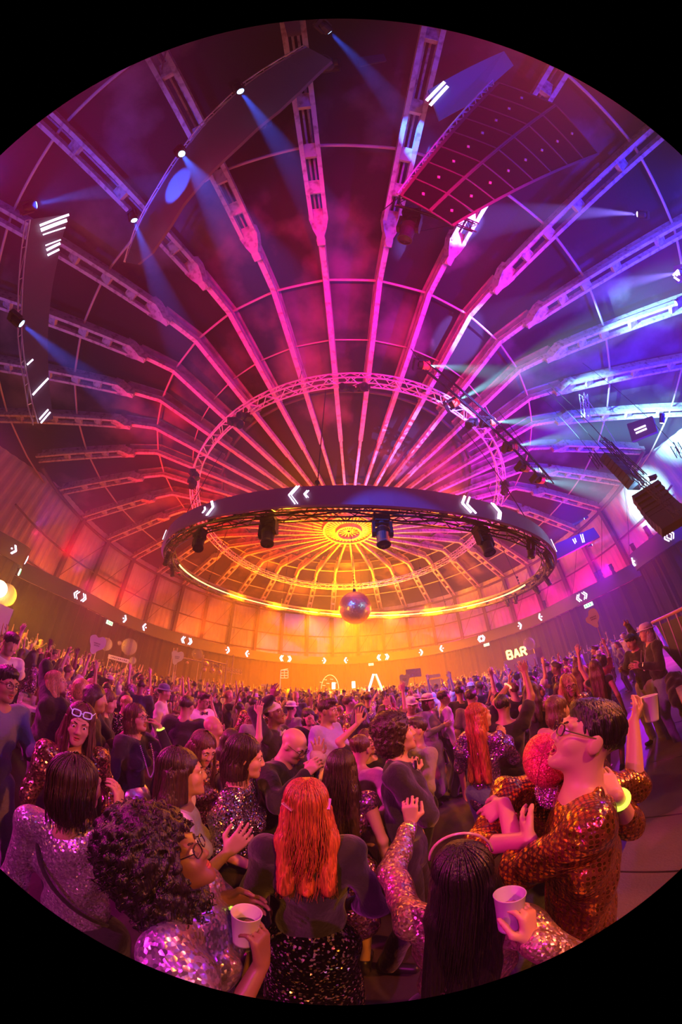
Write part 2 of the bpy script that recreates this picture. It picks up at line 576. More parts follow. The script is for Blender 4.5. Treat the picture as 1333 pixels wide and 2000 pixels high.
def ring_pipe(r, dz, rad, name, m, step=1):
    b = MB()
    pts = [hp(ra(i), r, roof_z(r) + dz) for i in range(0, NR, step)]
    b.tube(pts, rad, 8, closed=True)
    return struct(b.build(name, m))
ring_pipe(22.9, 0.45, 0.07, 'purlin_ring', M_pipe)
ring_pipe(28.2, 0.45, 0.07, 'purlin_ring', M_pipe)
ring_pipe(17.0, 0.38, 0.065, 'purlin_ring', M_pipe)
ring_pipe(13.8, 0.75, 0.045, 'purlin_ring', M_pipe)
ring_pipe(11.0, 0.4, 0.10, 'purlin_ring', M_col)
ring_pipe(4.6, 0.35, 0.09, 'purlin_ring', M_col)
# crown: two rings and a hub with short spokes
b = MB()
for r in (1.0, 2.1):
    b.lathe([(r - 0.09, -0.15), (r + 0.09, -0.15), (r + 0.09, 0.35), (r - 0.09, 0.35), (r - 0.09, -0.15)], 40, (HX, HY, roof_z(r) - 0.05))
for i in range(16):
    a = 2 * PI * i / 16
    z = roof_z(1)
    b.beam((HX, HY, z + 0.1), (HX + math.sin(a), HY + math.cos(a), z + 0.1), 0.08, 0.1)
struct(b.build('roof_crown_ring', M_beam))
# added black sheet that keeps the rear of the drum dark, behind the photographer
vs, fs = [], []
k_ = 0
for i in range(240):
    a = 117 + (236 - 117) * i / 239
    r_ = drum_r(a) - 0.75 + 0.08 * math.sin(i * 1.9)
    for z in (0.02, 7.0, roof_z(r_) - 0.3):
        vs.append(tuple(hp(a, r_, z)))
for i in range(239):
    for k_ in range(2):
        fs.append((i * 3 + k_, (i + 1) * 3 + k_, (i + 1) * 3 + k_ + 1, i * 3 + k_ + 1))
struct(MB().add(vs, fs).build('wall_rear_dark_sheet', mat('rear_dark_sheet', (0.008, 0.006, 0.010), 0.95)))
# wall columns with knee braces and girts
colp = empty('wall_column', (HX, HY, 0), kind='structure')
b = MB()
b.beam((0, 26.85, 0), (0, 26.85, EAVE + 0.2), 0.30, 0.45, up=(0, 1, 0))
b.beam((-0.0, 26.6, 0), (0, 26.6, EAVE + 0.2), 0.42, 0.06, up=(0, 1, 0))
b.build('post', M_col, colp)
b = MB()
st = 2 * 26.9 * math.sin(PI / NR)
for z0, z1 in ((7.3, 13.6),):
    b.beam((0, 26.8, z0), (st, 26.8 - 0.25, z1), 0.045, 0.045)
b.build('cross_rod', M_col, colp)
for i in range(NR):
    if i and abs((ra(i) + 180) % 360 - 180) > 100:
        continue
    o = colp if i == 0 else copy_tree(colp)
    o.rotation_euler = (0, 0, -R_(ra(i)))
for z in (7.2, 9.9, EAVE):
    b = MB()
    b.tube([hp(a_, 26.75, z) for a_ in range(-112, 113, 4)], 0.09 if z < EAVE else 0.16, 6)
    struct(b.build('wall_girt', M_col))

# drape hung inside the drum with the lit fascia band along its top
CHEV = [(50, 1087), (161, 1166), (264, 1217), (366, 1251), (465, 1273), (560, 1286), (655, 1290), (750, 1283), (844, 1270), (940, 1247), (1037, 1213), (1135, 1166), (1235, 1102), (1306, 1048)]
ZC = 5.55
cp = [Vector((p.x, p.y)) for p in (atz(x, y, ZC) for x, y in CHEV)]
back = [hp(a, 26.2 if 120 < a < 240 else 23.5, 0).to_2d() for a in (112, 125, 140, 165, 190, 215, 232, 246)]
loop = cp + [b_ for b_ in back]
# keep the loop in order round the hall (clockwise from the left)
ctr = Vector((HX, HY))
loop.sort(key=lambda p: math.atan2((p - ctr).x, (p - ctr).y))
def catmull(P_, n=10):
    out = []
    k = len(P_)
    for i in range(k):
        p0, p1, p2, p3 = P_[i - 1], P_[i], P_[(i + 1) % k], P_[(i + 2) % k]
        for j in range(n):
            t = j / n
            out.append(0.5 * ((2 * p1) + (p2 - p0) * t + (2 * p0 - 5 * p1 + 4 * p2 - p3) * t * t + (3 * p1 - p0 - 3 * p2 + p3) * t ** 3))
    return out
path = catmull(loop, 30)
n = len(path)
vs, fs = [], []
for i, p in enumerate(path):
    d = (p - ctr).normalized()
    off = 0.45 + 0.10 * math.sin(i * 2.1) * math.sin(i * 0.37 + 1)
    q = p + d * off
    for z, e in ((0.0, 0.05), (2.5, 0.0), (5.0, -0.02)):
        vs.append((q.x + d.x * e, q.y + d.y * e, z))
for i in range(n):
    j = (i + 1) % n
    for k in range(2):
        fs.append((i * 3 + k, j * 3 + k, j * 3 + k + 1, i * 3 + k + 1))
struct(MB().add(vs, fs).build('wall_drape', M_drape))
vs, fs = [], []
SEC = [(0.12, 5.02), (0.12, 6.08), (0.5, 6.08), (0.5, 5.02)]
for p in path:
    d = (p - ctr).normalized()
    for e, z in SEC:
        vs.append((p.x + d.x * e, p.y + d.y * e, z))
for i in range(n):
    j = (i + 1) % n
    for k in range(4):
        fs.append((i * 4 + k, j * 4 + k, j * 4 + (k + 1) % 4, i * 4 + (k + 1) % 4))
struct(MB().add(vs, fs).build('trim_fascia', mat('fascia_screen_off', (0.05, 0.035, 0.05), 0.55)))

# ---------------------------------------------------------------- rigging: screen ring, truss ring, lamps, screens, loudspeakers
M_screen = mat('ring_screen_face', (0.10, 0.05, 0.10), 0.5, emit=(1.0, 0.06, 0.55), es=0.05)
M_orange_led = mat('amber_led_strip', (1, 0.7, 0.3), 0.4, emit=(1.0, 0.55, 0.14), es=5.0)
M_lens = mat('lit_lens_blue', (0.8, 0.9, 1), 0.3, emit=(0.25, 0.55, 1.0), es=8.0)
M_lens_c = mat('lit_lens_cyan', (0.8, 0.95, 1), 0.3, emit=(0.55, 0.95, 1.0), es=8.0)
M_lens_v = mat('lit_lens_violet', (0.9, 0.8, 1), 0.3, emit=(0.75, 0.65, 1.0), es=8.0)
M_lens_off = mat('dark_lens', (0.02, 0.02, 0.03), 0.08, 0.0)
M_can = mat('lamp_rim_orange', (0.9, 0.4, 0.1), 0.4)  # plain orange paint, no emission
M_cable = mat('rubber_cable', (0.015, 0.015, 0.015), 0.7)

def truss_curve(b, fr, w, h, r=0.025, rb=0.013, closed=True, n=6):
    """box truss along frames [(centre, side, up)]"""
    k = len(fr)
    ch = []
    for sx, sy in ((-1, -1), (1, -1), (1, 1), (-1, 1)):
        pts = [c + s * (sx * w / 2) + u * (sy * h / 2) for c, s, u in fr]
        ch.append(pts)
        b.tube(pts, r, n, closed=closed)
    m_ = k if closed else k - 1
    for i in range(m_):
        j = (i + 1) % k
        for a, c in ((0, 1), (1, 2), (2, 3), (3, 0)):
            if i % 2:
                a, c = c, a
            b.tube([ch[a][i], ch[c][j]], rb, 4, caps=False)
    return ch
def truss_line(b, a, c, w, bay, up=(0, 0, 1), r=0.025, rb=0.012):
    a, c = Vector(a), Vector(c)
    d = (c - a)
    k = max(2, round(d.length / bay)) + 1
    d.normalize()
    s = d.cross(Vector(up)).normalized()
    u = s.cross(d)
    truss_curve(b, [(a.lerp(c, i / (k - 1)), s, u) for i in range(k)], w, w, r, rb, closed=False)

RC = Vector((0.77, 18.2, 8.28))
def ringp(a, r, dz=0):
    x, y = r * math.sin(a), r * math.cos(a)
    return RC + Vector((x, y, dz - 0.080 * x + 0.132 * y))
root = empty('screen_ring', RC, label='huge round screen ring hanging low over the dance floor, white arrows on its rim', category='hanging screen ring')
def rb_(b, name, m, smooth=False, parent=None):
    o = b.build(name, m, parent or root, smooth)
    if parent is None:
        o.matrix_parent_inverse = Matrix.Translation(-RC)
    return o
NS = 120
def band(secs):
    vs, fs = [], []
    k = len(secs)
    for i in range(NS):
        a = 2 * PI * i / NS
        for r, z in secs:
            vs.append(ringp(a, r, z))
    for i in range(NS):
        j = (i + 1) % NS
        for q in range(k):
            fs.append((i * k + q, j * k + q, j * k + (q + 1) % k, i * k + (q + 1) % k))
    return vs, fs
rb_(MB().add(*band([(12.72, -0.20), (12.84, -0.20), (12.84, 0.50), (12.72, 0.50)])), 'rim_screen', M_screen)
b = MB()
fr = []
for i in range(NS):
    a = 2 * PI * i / NS
    c = ringp(a, 12.42, -0.08)
    fr.append((c, Vector((math.sin(a), math.cos(a), 0)), Vector((0, 0, 1))))
truss_curve(b, fr, 0.50, 0.5, 0.03, 0.016)
for i in range(0, NS, 2):
    a = 2 * PI * (i + 0.5) / NS
    p = ringp(a, 12.5, 0.1)
    if i % 4 == 0:
        b.box(p, (0.24, 0.24, 0.3))
    q = ringp(a + 0.03, 12.55, -0.2)
    b.tube([p, p.lerp(q, 0.5) + Vector((0, 0, -0.25)), q], 0.02, 5)
rb_(b, 'ring_truss', M_black)
# cable bundle clipped along the truss
b = MB()
for dr, ph in ((12.3, 0), (12.5, 1.7), (12.62, 3.1)):
    b.tube([ringp(2 * PI * i / 240, dr, -0.30 + 0.07 * math.sin(i * 0.9 + ph) * math.sin(i * 0.23 + ph)) for i in range(240)], 0.028, 5, closed=True)
rb_(b, 'cable_loom', M_cable)
# amber strip along the inside of the truss, with a short dark gap
b = MB()
g0 = math.atan2((ray(573, 1190)).x, ray(573, 1190).y)
def strip_seg(a0, a1, k):
    vs, fs = [], []
    for i in range(k + 1):
        a = a0 + (a1 - a0) * i / k
        for r, z in ((12.10, -0.05), (12.15, -0.05), (12.15, 0.03), (12.10, 0.03)):
            vs.append(ringp(a, r, z))
    for i in range(k):
        for q in range(4):
            fs.append((i * 4 + q, i * 4 + 4 + q, i * 4 + 4 + (q + 1) % 4, i * 4 + (q + 1) % 4))
    b.add(vs, fs)
strip_seg(-1.95, -0.317, 50)
strip_seg(-0.293, 1.80, 60)
rb_(b, 'amber_light_strip', M_orange_led)

def arrow_bars(b, P0, ux, uz, out, size, double=True, flip=1, dot=False, thick=0.1, depth=0.04, gap=0.3):
    """a chevron of light bars: ux along the wall, uz up, flip=1 points towards +ux"""
    def bar(p, q, w):
        p = P0 + ux * (p[0] * flip * size) + uz * (p[1] * size) + out * depth
        q = P0 + ux * (q[0] * flip * size) + uz * (q[1] * size) + out * depth
        b.beam(p, q, w * size, 0.03, up=out)
    for k_ in range(2 if double else 1):
        x0 = -gap * k_
        w = thick if k_ == 0 else thick * 0.7
        bar((x0 - 0.32, 0.5), (x0 + 0.02, 0.0), w)
        bar((x0 + 0.02, 0.0), (x0 - 0.32, -0.5), w)
    if dot:
        p = P0 + ux * (-0.55 * flip * size) + out * depth
        b.box(p, (0.14 * size, 0.14 * size, 0.14 * size))
def ring_arrow(px, py, size, flip, name='arrow_light', **kw):
    # find the angle on the rim whose projection is nearest the spot
    d = ray(px, py)
    best = None
    for i in range(720):
        a = 2 * PI * i / 720
        p = ringp(a, 12.84, 0.15)
        e = (p - EYE).normalized().dot(d)
        if best is None or e > best[0]:
            best = (e, a)
    a = best[1]
    p = ringp(a, 12.86, 0.15)
    ux = (ringp(a + 0.01, 12.86, 0.15) - ringp(a - 0.01, 12.86, 0.15)).normalized()
    out = Vector((math.sin(a), math.cos(a), 0))
    b = MB()
    arrow_bars(b, p, ux, Vector((0, 0, 1)), out, size, flip=flip, **kw)
    rb_(b, name, M_white_led)
# on the near rim, increasing angle runs to the photo's left
ring_arrow(570, 977, 0.66, 1, gap=0.12, thick=0.05)
ring_arrow(597, 975, 0.26, 1, gap=0.2, thick=0.09)
ring_arrow(421, 997, 0.62, -1, gap=0.12, thick=0.05)
ring_arrow(407, 1000, 0.26, -1, gap=0.2, thick=0.09)
ring_arrow(902, 997, 0.62, 1, gap=0.28, thick=0.12)
ring_arrow(974, 1014, 0.62, -1, gap=0.16, thick=0.10)
ring_arrow(321, 1045, 0.5, 1, gap=0.12, thick=0.06)
ring_arrow(1075, 1066, 0.6, 1, gap=0.16, thick=0.1)

# truss ring above, with its own chain hoists
TC = Vector((0.66, 18.2, 14.0))
tro = empty('truss_ring', TC, label='round silver lattice truss hanging above the screen ring', category='truss ring')
b = MB()
fr = []
for i in range(150):
    a = 2 * PI * i / 150
    s = Vector((math.sin(a), math.cos(a), 0))
    fr.append((TC + s * 12.62 + Vector((0, 0, 0.032 * 12.6 * -math.cos(a))), s, Vector((0, 0, 1))))
truss_curve(b, fr, 0.50, 0.50, 0.045, 0.026)
o = b.build('lattice', M_alu, tro)
o.matrix_parent_inverse = Matrix.Translation(-TC)
for i in range(12):
    a = 2 * PI * (i + 0.4) / 12
    s = Vector((math.sin(a), math.cos(a), 0))
    p = TC + s * 12.62 + Vector((0, 0, -0.4 * math.cos(a)))
    b = MB()
    b.tube([p + Vector((0, 0, 0.2)), Vector((p.x, p.y, roof_z(12.6) + 0.1))], 0.02, 5)
    b.box(p + Vector((0, 0, 0.42)), (0.18, 0.18, 0.4))
    h_ = b.build('chain_hoist', M_black, tro)
    h_.matrix_parent_inverse = Matrix.Translation(-TC)
# the lines that carry the screen ring
for i in range(8):
    a = PI + 0.12 + 2 * PI * i / 8
    p = ringp(a, 12.45, 0.2)
    top_ = Vector((HX + (p.x - HX) * 0.93, HY + (p.y - HY) * 0.93, roof_z(11.5)))
    b = MB()
    b.tube([p, top_], 0.022, 5)
    b.ball(p + Vector((0, 0, 0.75)), 0.09, 8, 6)
    b.ball(p + Vector((0, 0, 0.5)), 0.07, 8, 6)
    b.ball(p + Vector((0, 0, 0.28)), 0.06, 8, 6)
    rb_(b, 'hanging_chain', M_black)

# ------------- lamps
def moving_head(scale=1.0):
    """lamp hanging base-up: base, yoke, head, lens; the head looks along local -z"""
    r = empty('moving_head_lamp')
    b = MB()
    b.box((0, 0, 0.34), (0.42, 0.30, 0.16))
    b.box((0, 0, 0.24), (0.34, 0.26, 0.06))
    b.lathe([(0.0, 0.16), (0.10, 0.16), (0.12, 0.22), (0.0, 0.22)], 14, (0, 0, 0))
    b.build('lamp_base', M_blackm, r)
    b = MB()
    for s in (-1, 1):
        b.box((s * 0.21, 0, 0.02), (0.07, 0.20, 0.36))
        b.lathe([(0.0, -0.04), (0.09, -0.04), (0.09, 0.04), (0.0, 0.04)], 12, (s * 0.21, 0, -0.12), Matrix.Rotation(PI / 2, 3, 'Y'))
    b.box((0, 0, 0.19), (0.46, 0.14, 0.05))
    b.build('yoke', M_black, r)
    b = MB()
    b.lathe([(0.0, 0.20), (0.09, 0.20), (0.15, 0.14), (0.165, 0.0), (0.155, -0.02), (0.165, -0.04), (0.15, -0.26), (0.17, -0.30), (0.17, -0.34), (0.14, -0.34)], 20, (0, 0, -0.12))
    for k in range(5):
        b.lathe([(0.165, 0.10 - k * 0.03), (0.178, 0.095 - k * 0.03), (0.165, 0.085 - k * 0.03)], 20, (0, 0, -0.12))
    b.build('lamp_head', M_blackm, r, smooth=False)
    b = MB()
    b.lathe([(0.0, -0.02), (0.07, -0.012), (0.145, 0.0)][::-1], 20, (0, 0, -0.45))
    b.build('lens', M_lens_off, r, smooth=True)
    return r
mh0 = moving_head()
_used = [False]
def put_lamp(loc, tilt=(0, 0, 0), scale=1.0, lens=None, **tags):
    if not _used[0]:
        o = mh0
        _used[0] = True
        tag(o, **tags)
    else:
        o = copy_tree(mh0, **tags)
    o.location = loc
    o.rotation_euler = tilt
    o.scale = (scale,) * 3
    if lens is not None:
        for c in o.children:
            if c.name.startswith('lens'):
                c.material_slots[0].link = 'OBJECT'
                c.material_slots[0].material = lens
    return o
def ring_under(px, py, dz=-0.42):
    d = ray(px, py)
    best = None
    for i in range(720):
        a = 2 * PI * i / 720
        p = ringp(a, 12.4, dz - 0.3)
        e = (p - EYE).normalized().dot(d)
        if best is None or e > best[0]:
            best = (e, a)
    return ringp(best[1], 12.4, dz - 0.33), best[1]
for px, py, lab, tx in ((524, 1031, 'dark moving lamp under the near rim of the screen ring, below the large left-pointing arrow', 0.15),
                    (748, 1032, 'dark moving lamp under the near rim of the screen ring, right of the middle', -0.05),
                    (388, 1050, 'dark moving lamp under the screen ring at its left end', 0.5),
                    (943, 1054, 'dark moving lamp under the screen ring, below the double arrow on the right', -0.1)):
    p, a = ring_under(px, py)
    put_lamp(p, (0.15, tx, -a), 1.12, label=lab, category='stage lamp', group='moving lamps under the screen ring')
for i, (px, py) in enumerate(((1028, 1086), (1052, 1106), (1066, 1130), (1000, 1150), (990, 1172), (1040, 1140), (340, 1110), (316, 1090))):
    p, a = ring_under(px, py, -0.2)
    put_lamp(p, (0.3 * (i % 3 - 1), 0.25 * ((i * 7) % 5 - 2) * 0.5, -a), 0.85, label='small dark lamp tucked under the curved side of the screen ring', category='stage lamp', group='small lamps along the sides of the screen ring')

def near_truss(px, py):
    d = ray(px, py)
    best = None
    for i in range(720):
        a = 2 * PI * i / 720
        p = TC + Vector((math.sin(a) * 12.62, math.cos(a) * 12.62, -0.4 * math.cos(a) - 0.82))
        e = (p - EYE).normalized().dot(d)
        if best is None or e > best[0]:
            best = (e, p, a)
    return best[1], best[2]
for i, (px, py, sc_) in enumerate(((676, 760, 1.0), (708, 752, 1.25), (462, 828, 1.3), (476, 812, 1.1), (380, 944, 1.3), (392, 930, 1.1), (930, 815, 1.2), (975, 950, 1.3), (985, 962, 1.1))):
    p, a = near_truss(px, py)
    put_lamp(p, (0.5, 0.6 * (i % 3 - 1), a), sc_, label='dark moving lamp hanging from the silver truss ring', category='stage lamp', group='moving lamps on the truss ring')

# straight truss with six cyan lamps, right of the rings
LT0, LT1 = at(812, 700, 14.0), at(1075, 945, 16.5)
lt = empty('lamp_truss', LT0, label='dark straight truss sloping down beside the silver truss ring, carrying cyan lamps', category='truss')
b = MB()
truss_line(b, LT0, LT1, 0.38, 0.42, r=0.032, rb=0.015)
o = b.build('lattice', M_black, lt)
o.matrix_parent_inverse = Matrix.Translation(-LT0)
for t in (0.03, 0.97):
    p = LT0.lerp(LT1, t)
    o = MB().tube([p, (p.x, p.y, roof_z(math.hypot(p.x - HX, p.y - HY)) + 0.2)], 0.025, 5).build('hanging_cable', M_black, lt)
    o.matrix_parent_inverse = Matrix.Translation(-LT0)
BEAMS = []
for i, (px, py) in enumerate(((838, 714), (896, 782), (966, 824), (1008, 871), (1031, 914), (1060, 937))):
    t = ((px - 812) + (py - 700)) / ((1075 - 812) + (945 - 700))
    dist = 13.8 + 2.5 * t
    p = at(px, py, dist)
    tgt = atz(px + (180, 160, 190, 170, 130, 170)[i], py - (-26, 84, -2, 26, -28, -36)[i], p.z + 0.25)
    d = (tgt - p).normalized()
    r = empty('beam_lamp', p, label='black beam lamp on the sloping truss throwing a pale cyan beam, number from the top told by order'.split(',')[0], category='stage lamp')
    r['label'] = ['topmost cyan beam lamp on the sloping truss', 'cyan beam lamp second from the top of the sloping truss, with the widest beam', 'cyan beam lamp third from the top of the sloping truss', 'cyan beam lamp fourth from the top of the sloping truss', 'cyan beam lamp fifth from the top, next to the lowest', 'lowest cyan beam lamp on the sloping truss, with a long pale beam'][i]
    r['group'] = 'cyan beam lamps on the sloping truss'
    aim(r, d)
    b = MB(); b.lathe([(0.0, 0.55), (0.12, 0.55), (0.19, 0.4), (0.20, 0.05), (0.22, 0.0), (0.16, 0.0)], 18)
    b.box((0.26, 0, 0.35), (0.06, 0.16, 0.5)); b.box((-0.26, 0, 0.35), (0.06, 0.16, 0.5)); b.box((0, 0, 0.72), (0.58, 0.3, 0.16))
    b.build('lamp_head', M_blackm, r)
    b = MB(); b.lathe([(0.225, 0.0), (0.24, 0.02), (0.24, 0.34), (0.225, 0.36)], 18)
    b.build('lamp_rim', M_can, r)
    b = MB(); b.lathe([(0.001, 0.02), (0.10, 0.015), (0.155, 0.0)], 18)
    b.build('lens', M_lens_c, r)
    BEAMS.append((p, d))

# small bright heads elsewhere in the rig: (x, y, distance, aim x, aim y, aim distance, lens)
SMALL = [
    (643, 62, 12, 760, 190, 13, 'b', 'blue lamp at the very top of the picture above the middle'),
    (470, 178, 11.5, 530, 260, 10.5, 'b', 'blue lamp on the edge of the long curved screen, upper one'),
    (355, 300, 11.5, 425, 400, 8.8, 'b', 'blue lamp on the edge of the long curved screen, middle one'),
    (262, 430, 12, 295, 520, 11, 'b', 'blue lamp near the lower end of the long curved screen'),
    (70, 400, 11, 230, 370, 11.5, 'b', 'blue lamp above the narrow upright screen, fanning rays to its right'),
    (42, 632, 9.8, 100, 680, 9.5, 'b', 'blue lamp at the left edge of the narrow upright screen'),
    (1246, 418, 15, 1050, 420, 15, 'v', 'violet lamp at the upper right with a beam to the left'),
    (1322, 592, 15, 1130, 690, 14, 'v', 'violet lamp at the right edge with a long beam down to the left'),
    (1328, 532, 15, 1200, 560, 15, 'v', 'arrow-shaped white lamp at the right edge'),
    (1294, 826, 17, 1285, 930, 17, 'v', 'violet lamp over the loudspeakers, shining straight down'),
    (1267, 936, 16, 600, 1100, 20, 'c', 'dazzling white-cyan lamp in front of the loudspeakers'),
    (1142, 1013, 24, 1110, 1030, 24, 'b', 'small blue lamp on the low dark screen right of the ring, upper one'),
    (1157, 1064, 24, 1180, 1052, 24, 'b', 'small blue lamp under the low dark screen right of the ring'),
    (1085, 1099, 26, 1060, 1110, 26, 'b', 'tiny blue lamp just right of the screen ring'),
]
HEADS = []
for px, py, dist, ax, ay, ad, kind, lab in SMALL:
    p, t = at(px, py, dist), at(ax, ay, ad)
    d = (t - p).normalized()
    r = empty('spot_lamp', p, label=lab, category='stage lamp')
    aim(r, d)
    s = 0.8 if dist < 20 else 0.6
    b = MB(); b.lathe([(0.0, 0.42 * s), (0.1 * s, 0.42 * s), (0.16 * s, 0.3 * s), (0.17 * s, 0.0), (0.13 * s, 0.0)], 16)
    b.box((0, 0, 0.5 * s), (0.34 * s, 0.2 * s, 0.12 * s)); b.box((0.2 * s, 0, 0.3 * s), (0.05 * s, 0.14 * s, 0.4 * s)); b.box((-0.2 * s, 0, 0.3 * s), (0.05 * s, 0.14 * s, 0.4 * s))
    b.build('lamp_head', M_blackm, r)
    b = MB(); b.ball((0, 0, 0), (0.13 * s, 0.13 * s, 0.04 * s), 14, 8)
    b.build('lens', {'b': M_lens, 'c': M_lens_c, 'v': M_lens_v}[kind], r)
    HEADS.append((p, d, kind, s))

# ------------- hanging screens
M_scr = mat('dark_screen_face', (0.05, 0.03, 0.05), 0.6, emit=(1.0, 0.25, 0.8), es=0.016)
M_scr_b = mat('blue_screen', (0.03, 0.05, 0.16), 0.6, emit=(0.02, 0.12, 1.0), es=0.10)
def curved_screen(name, o_pts, i_pts, zo, zi, label, thick=0.10, hd=None):
    if hd is None:
        A_ = [atz(x, y, zo) for x, y in o_pts]
        B_ = [atz(x, y, zi) for x, y in i_pts]
    else:
        A_ = [aty(x, y, hd) for x, y in o_pts]
        B_ = [aty(x, y, hd) for x, y in i_pts]
    r = empty(name, A_[0], label=label, category='hanging screen')
    k = len(A_)
    vs, fs = [], []
    for i in range(k):
        t = (A_[min(i + 1, k - 1)] - A_[max(i - 1, 0)]).normalized()
        nrm = t.cross(B_[i] - A_[i]).normalized()
        if nrm.dot(A_[i] - EYE) < 0:
            nrm = -nrm
        vs += [A_[i], B_[i], B_[i] + nrm * thick, A_[i] + nrm * thick]
    for i in range(k - 1):
        for q in range(4):
            fs.append((i * 4 + q, i * 4 + 4 + q, i * 4 + 4 + (q + 1) % 4, i * 4 + (q + 1) % 4))
    fs += [(0, 1, 2, 3), (k * 4 - 1, k * 4 - 2, k * 4 - 3, k * 4 - 4)]
    P_inv = Matrix.Translation(-A_[0])
    def kid(b, nm, m):
        o = b.build(nm, m, r)
        o.matrix_parent_inverse = P_inv
        return o
    kid(MB().add(vs, fs), 'screen', M_scr)
    b = MB()
    truss_pts = [p + (p - q).normalized() * 0.08 for p, q in zip(A_, B_)]
    b.tube(truss_pts, 0.03, 6)
    off = [p + (p - q).normalized() * 0.28 for p, q in zip(A_, B_)]
    b.tube(off, 0.025, 6)
    for i in range(k - 1):
        b.tube([truss_pts[i], off[i + 1]], 0.015, 4)
        b.tube([off[i], truss_pts[i]], 0.015, 4)
    kid(b, 'edge_truss', M_alu)
    return r, A_, B_, kid
oo = [(600, 92), (560, 115), (520, 140), (484, 165), (456, 190), (420, 225), (395, 250), (368, 285), (340, 325), (312, 370), (288, 410), (268, 450), (255, 485), (245, 512)]
ii = [(648, 118), (618, 145), (585, 178), (545, 215), (507, 245), (470, 280), (440, 308), (415, 332), (388, 362), (358, 398), (335, 436), (312, 470), (296, 494), (268, 516)]
cs1 = curved_screen('curved_screen', oo, ii, 13.4, 12.3, 'long dark curved screen sweeping overhead at the upper left')
o2 = [(62, 428), (54, 480), (48, 540), (45, 600), (45, 650), (50, 700), (58, 745), (66, 785), (78, 826)]
i2 = [(137, 418), (122, 462), (112, 510), (102, 560), (96, 610), (93, 660), (94, 715), (98, 770), (104, 818)]
cs2 = curved_screen('curved_screen', o2, i2, 0, 0, 'narrow dark upright screen at the far left with white light bars', hd=10.5)
def px_bar(b, p0, p1, hd, w, toward=0.12):
    a, c = aty(*p0, hd - toward), aty(*p1, hd - toward)
    mid = (a + c) / 2
    b.beam(a, c, w, 0.03, up=(EYE - mid).normalized())
for p0, p1, w in (((78, 440), (134, 419), 0.09), ((80, 449), (130, 430), 0.13), ((84, 458), (127, 444), 0.05), ((89, 479), (118, 468), 0.05), ((91, 488), (117, 475), 0.10), ((93, 498), (115, 487), 0.08), ((53, 712), (64, 702), 0.06), ((64, 771), (94, 739), 0.07), ((77, 819), (94, 800), 0.06), ((80, 826), (98, 805), 0.06)):
    b = MB()
    px_bar(b, p0, p1, 10.5, w)
    cs2[3](b, 'light_bar', M_white_led)
# big panelled screen seen from behind, upper right: two halves of eight modules on a spine
pr = empty('panel_screen', atz(880, 300, 12.6), label='large rectangular screen of dark square modules tilted overhead at the upper right', category='hanging screen')
PI_ = Matrix.Translation(-pr.location)
def pk(b, nm, m):
    o = b.build(nm, m, pr)
    o.matrix_parent_inverse = PI_
    return o
Q = {k: atz(*v) for k, v in dict(a=(974, 162, 12.9), b=(1085, 205, 12.5), c=(1169, 300, 12.9), d=(784, 382, 12.0), e=(840, 412, 11.7), f=(884, 440, 12.0)).items()}
upv = Vector((0, 0, 1))
bp, bg = MB(), MB()
clips_ = []
for (p00, p01, p10, p11) in ((Q['a'], Q['b'], Q['d'], Q['e']), (Q['b'], Q['c'], Q['e'], Q['f'])):
    NC = 8
    def P_(u, v):
        u2 = u
        return p00.lerp(p10, u2).lerp(p01.lerp(p11, u2), v)
    nrm = (P_(0, 1) - P_(0, 0)).cross(P_(1, 0) - P_(0, 0)).normalized()
    if nrm.z < 0:
        nrm = -nrm
    for i in range(NC):
        u0, u1 = i / NC, (i + 1) / NC
        c4 = [P_(u0 + 0.006, 0.02), P_(u1 - 0.006, 0.02), P_(u1 - 0.006, 0.98), P_(u0 + 0.006, 0.98)]
        vs = c4 + [q + nrm * 0.09 for q in c4]
        bp.add(vs, [(0, 1, 2, 3), (7, 6, 5, 4), (0, 4, 5, 1), (1, 5, 6, 2), (2, 6, 7, 3), (3, 7, 4, 0)])
        c_ = P_((u0 + u1) / 2, 0.5) - nrm * 0.02
        clips_.append(c_)
    for i in range(NC + 1):
        bg.beam(P_(i / NC, 0) - nrm * 0.0, P_(i / NC, 1) - nrm * 0.0, 0.05, 0.05, up=nrm)
    for v in (0, 1):
        bg.beam(P_(0, v), P_(1, v), 0.09, 0.08, up=nrm)
pk(bp, 'screen_module', mat('module_back', (0.010, 0.006, 0.006), 0.85, spec=0.1))
pk(bg, 'panel_frame', mat('panel_frame_metal', (0.15, 0.06, 0.045), 0.6, 0.2))
for c_ in clips_:
    pk(MB().box(c_, (0.08, 0.08, 0.04)), 'clip', mat('brass_clip', (1.0, 0.5, 0.3), 0.4))
b = MB()
truss_line(b, Q['d'] + Vector((0, 0, 0.1)) - (Q['e'] - Q['d']) * 0.04, Q['a'] + Vector((0, 0, 0.1)) - (Q['b'] - Q['a']) * 0.06, 0.18, 0.2, r=0.02, rb=0.02)
pk(b, 'edge_truss', M_alu)
b = MB()
truss_line(b, atz(775, 392, 12.6), atz(930, 445, 12.6), 0.3, 0.3, r=0.025, rb=0.012)
pk(b, 'carrying_truss', M_black)
for p in ('a', 'c', 'd', 'f'):
    pk(MB().tube([Q[p], (Q[p].x, Q[p].y, roof_z(math.hypot(Q[p].x - HX, Q[p].y - HY)) + 0.2)], 0.02, 5), 'hanging_cable', M_black)
put_lamp(atz(800, 440, 13.0) , (0.9, 0.5, 0), 1.5, label='dark moving lamp hanging below the corner of the big panelled screen', category='stage lamp')
put_lamp(atz(512, 243, 13.0), (0.4, 0.2, 0), 0.9, label='small dark lamp hanging right of the long curved screen', category='stage lamp')
put_lamp(atz(640, 125, 13.5), (0.4, 0.2, 0), 1.4, label='dark lamp cluster under the topmost blue lamp', category='stage lamp')
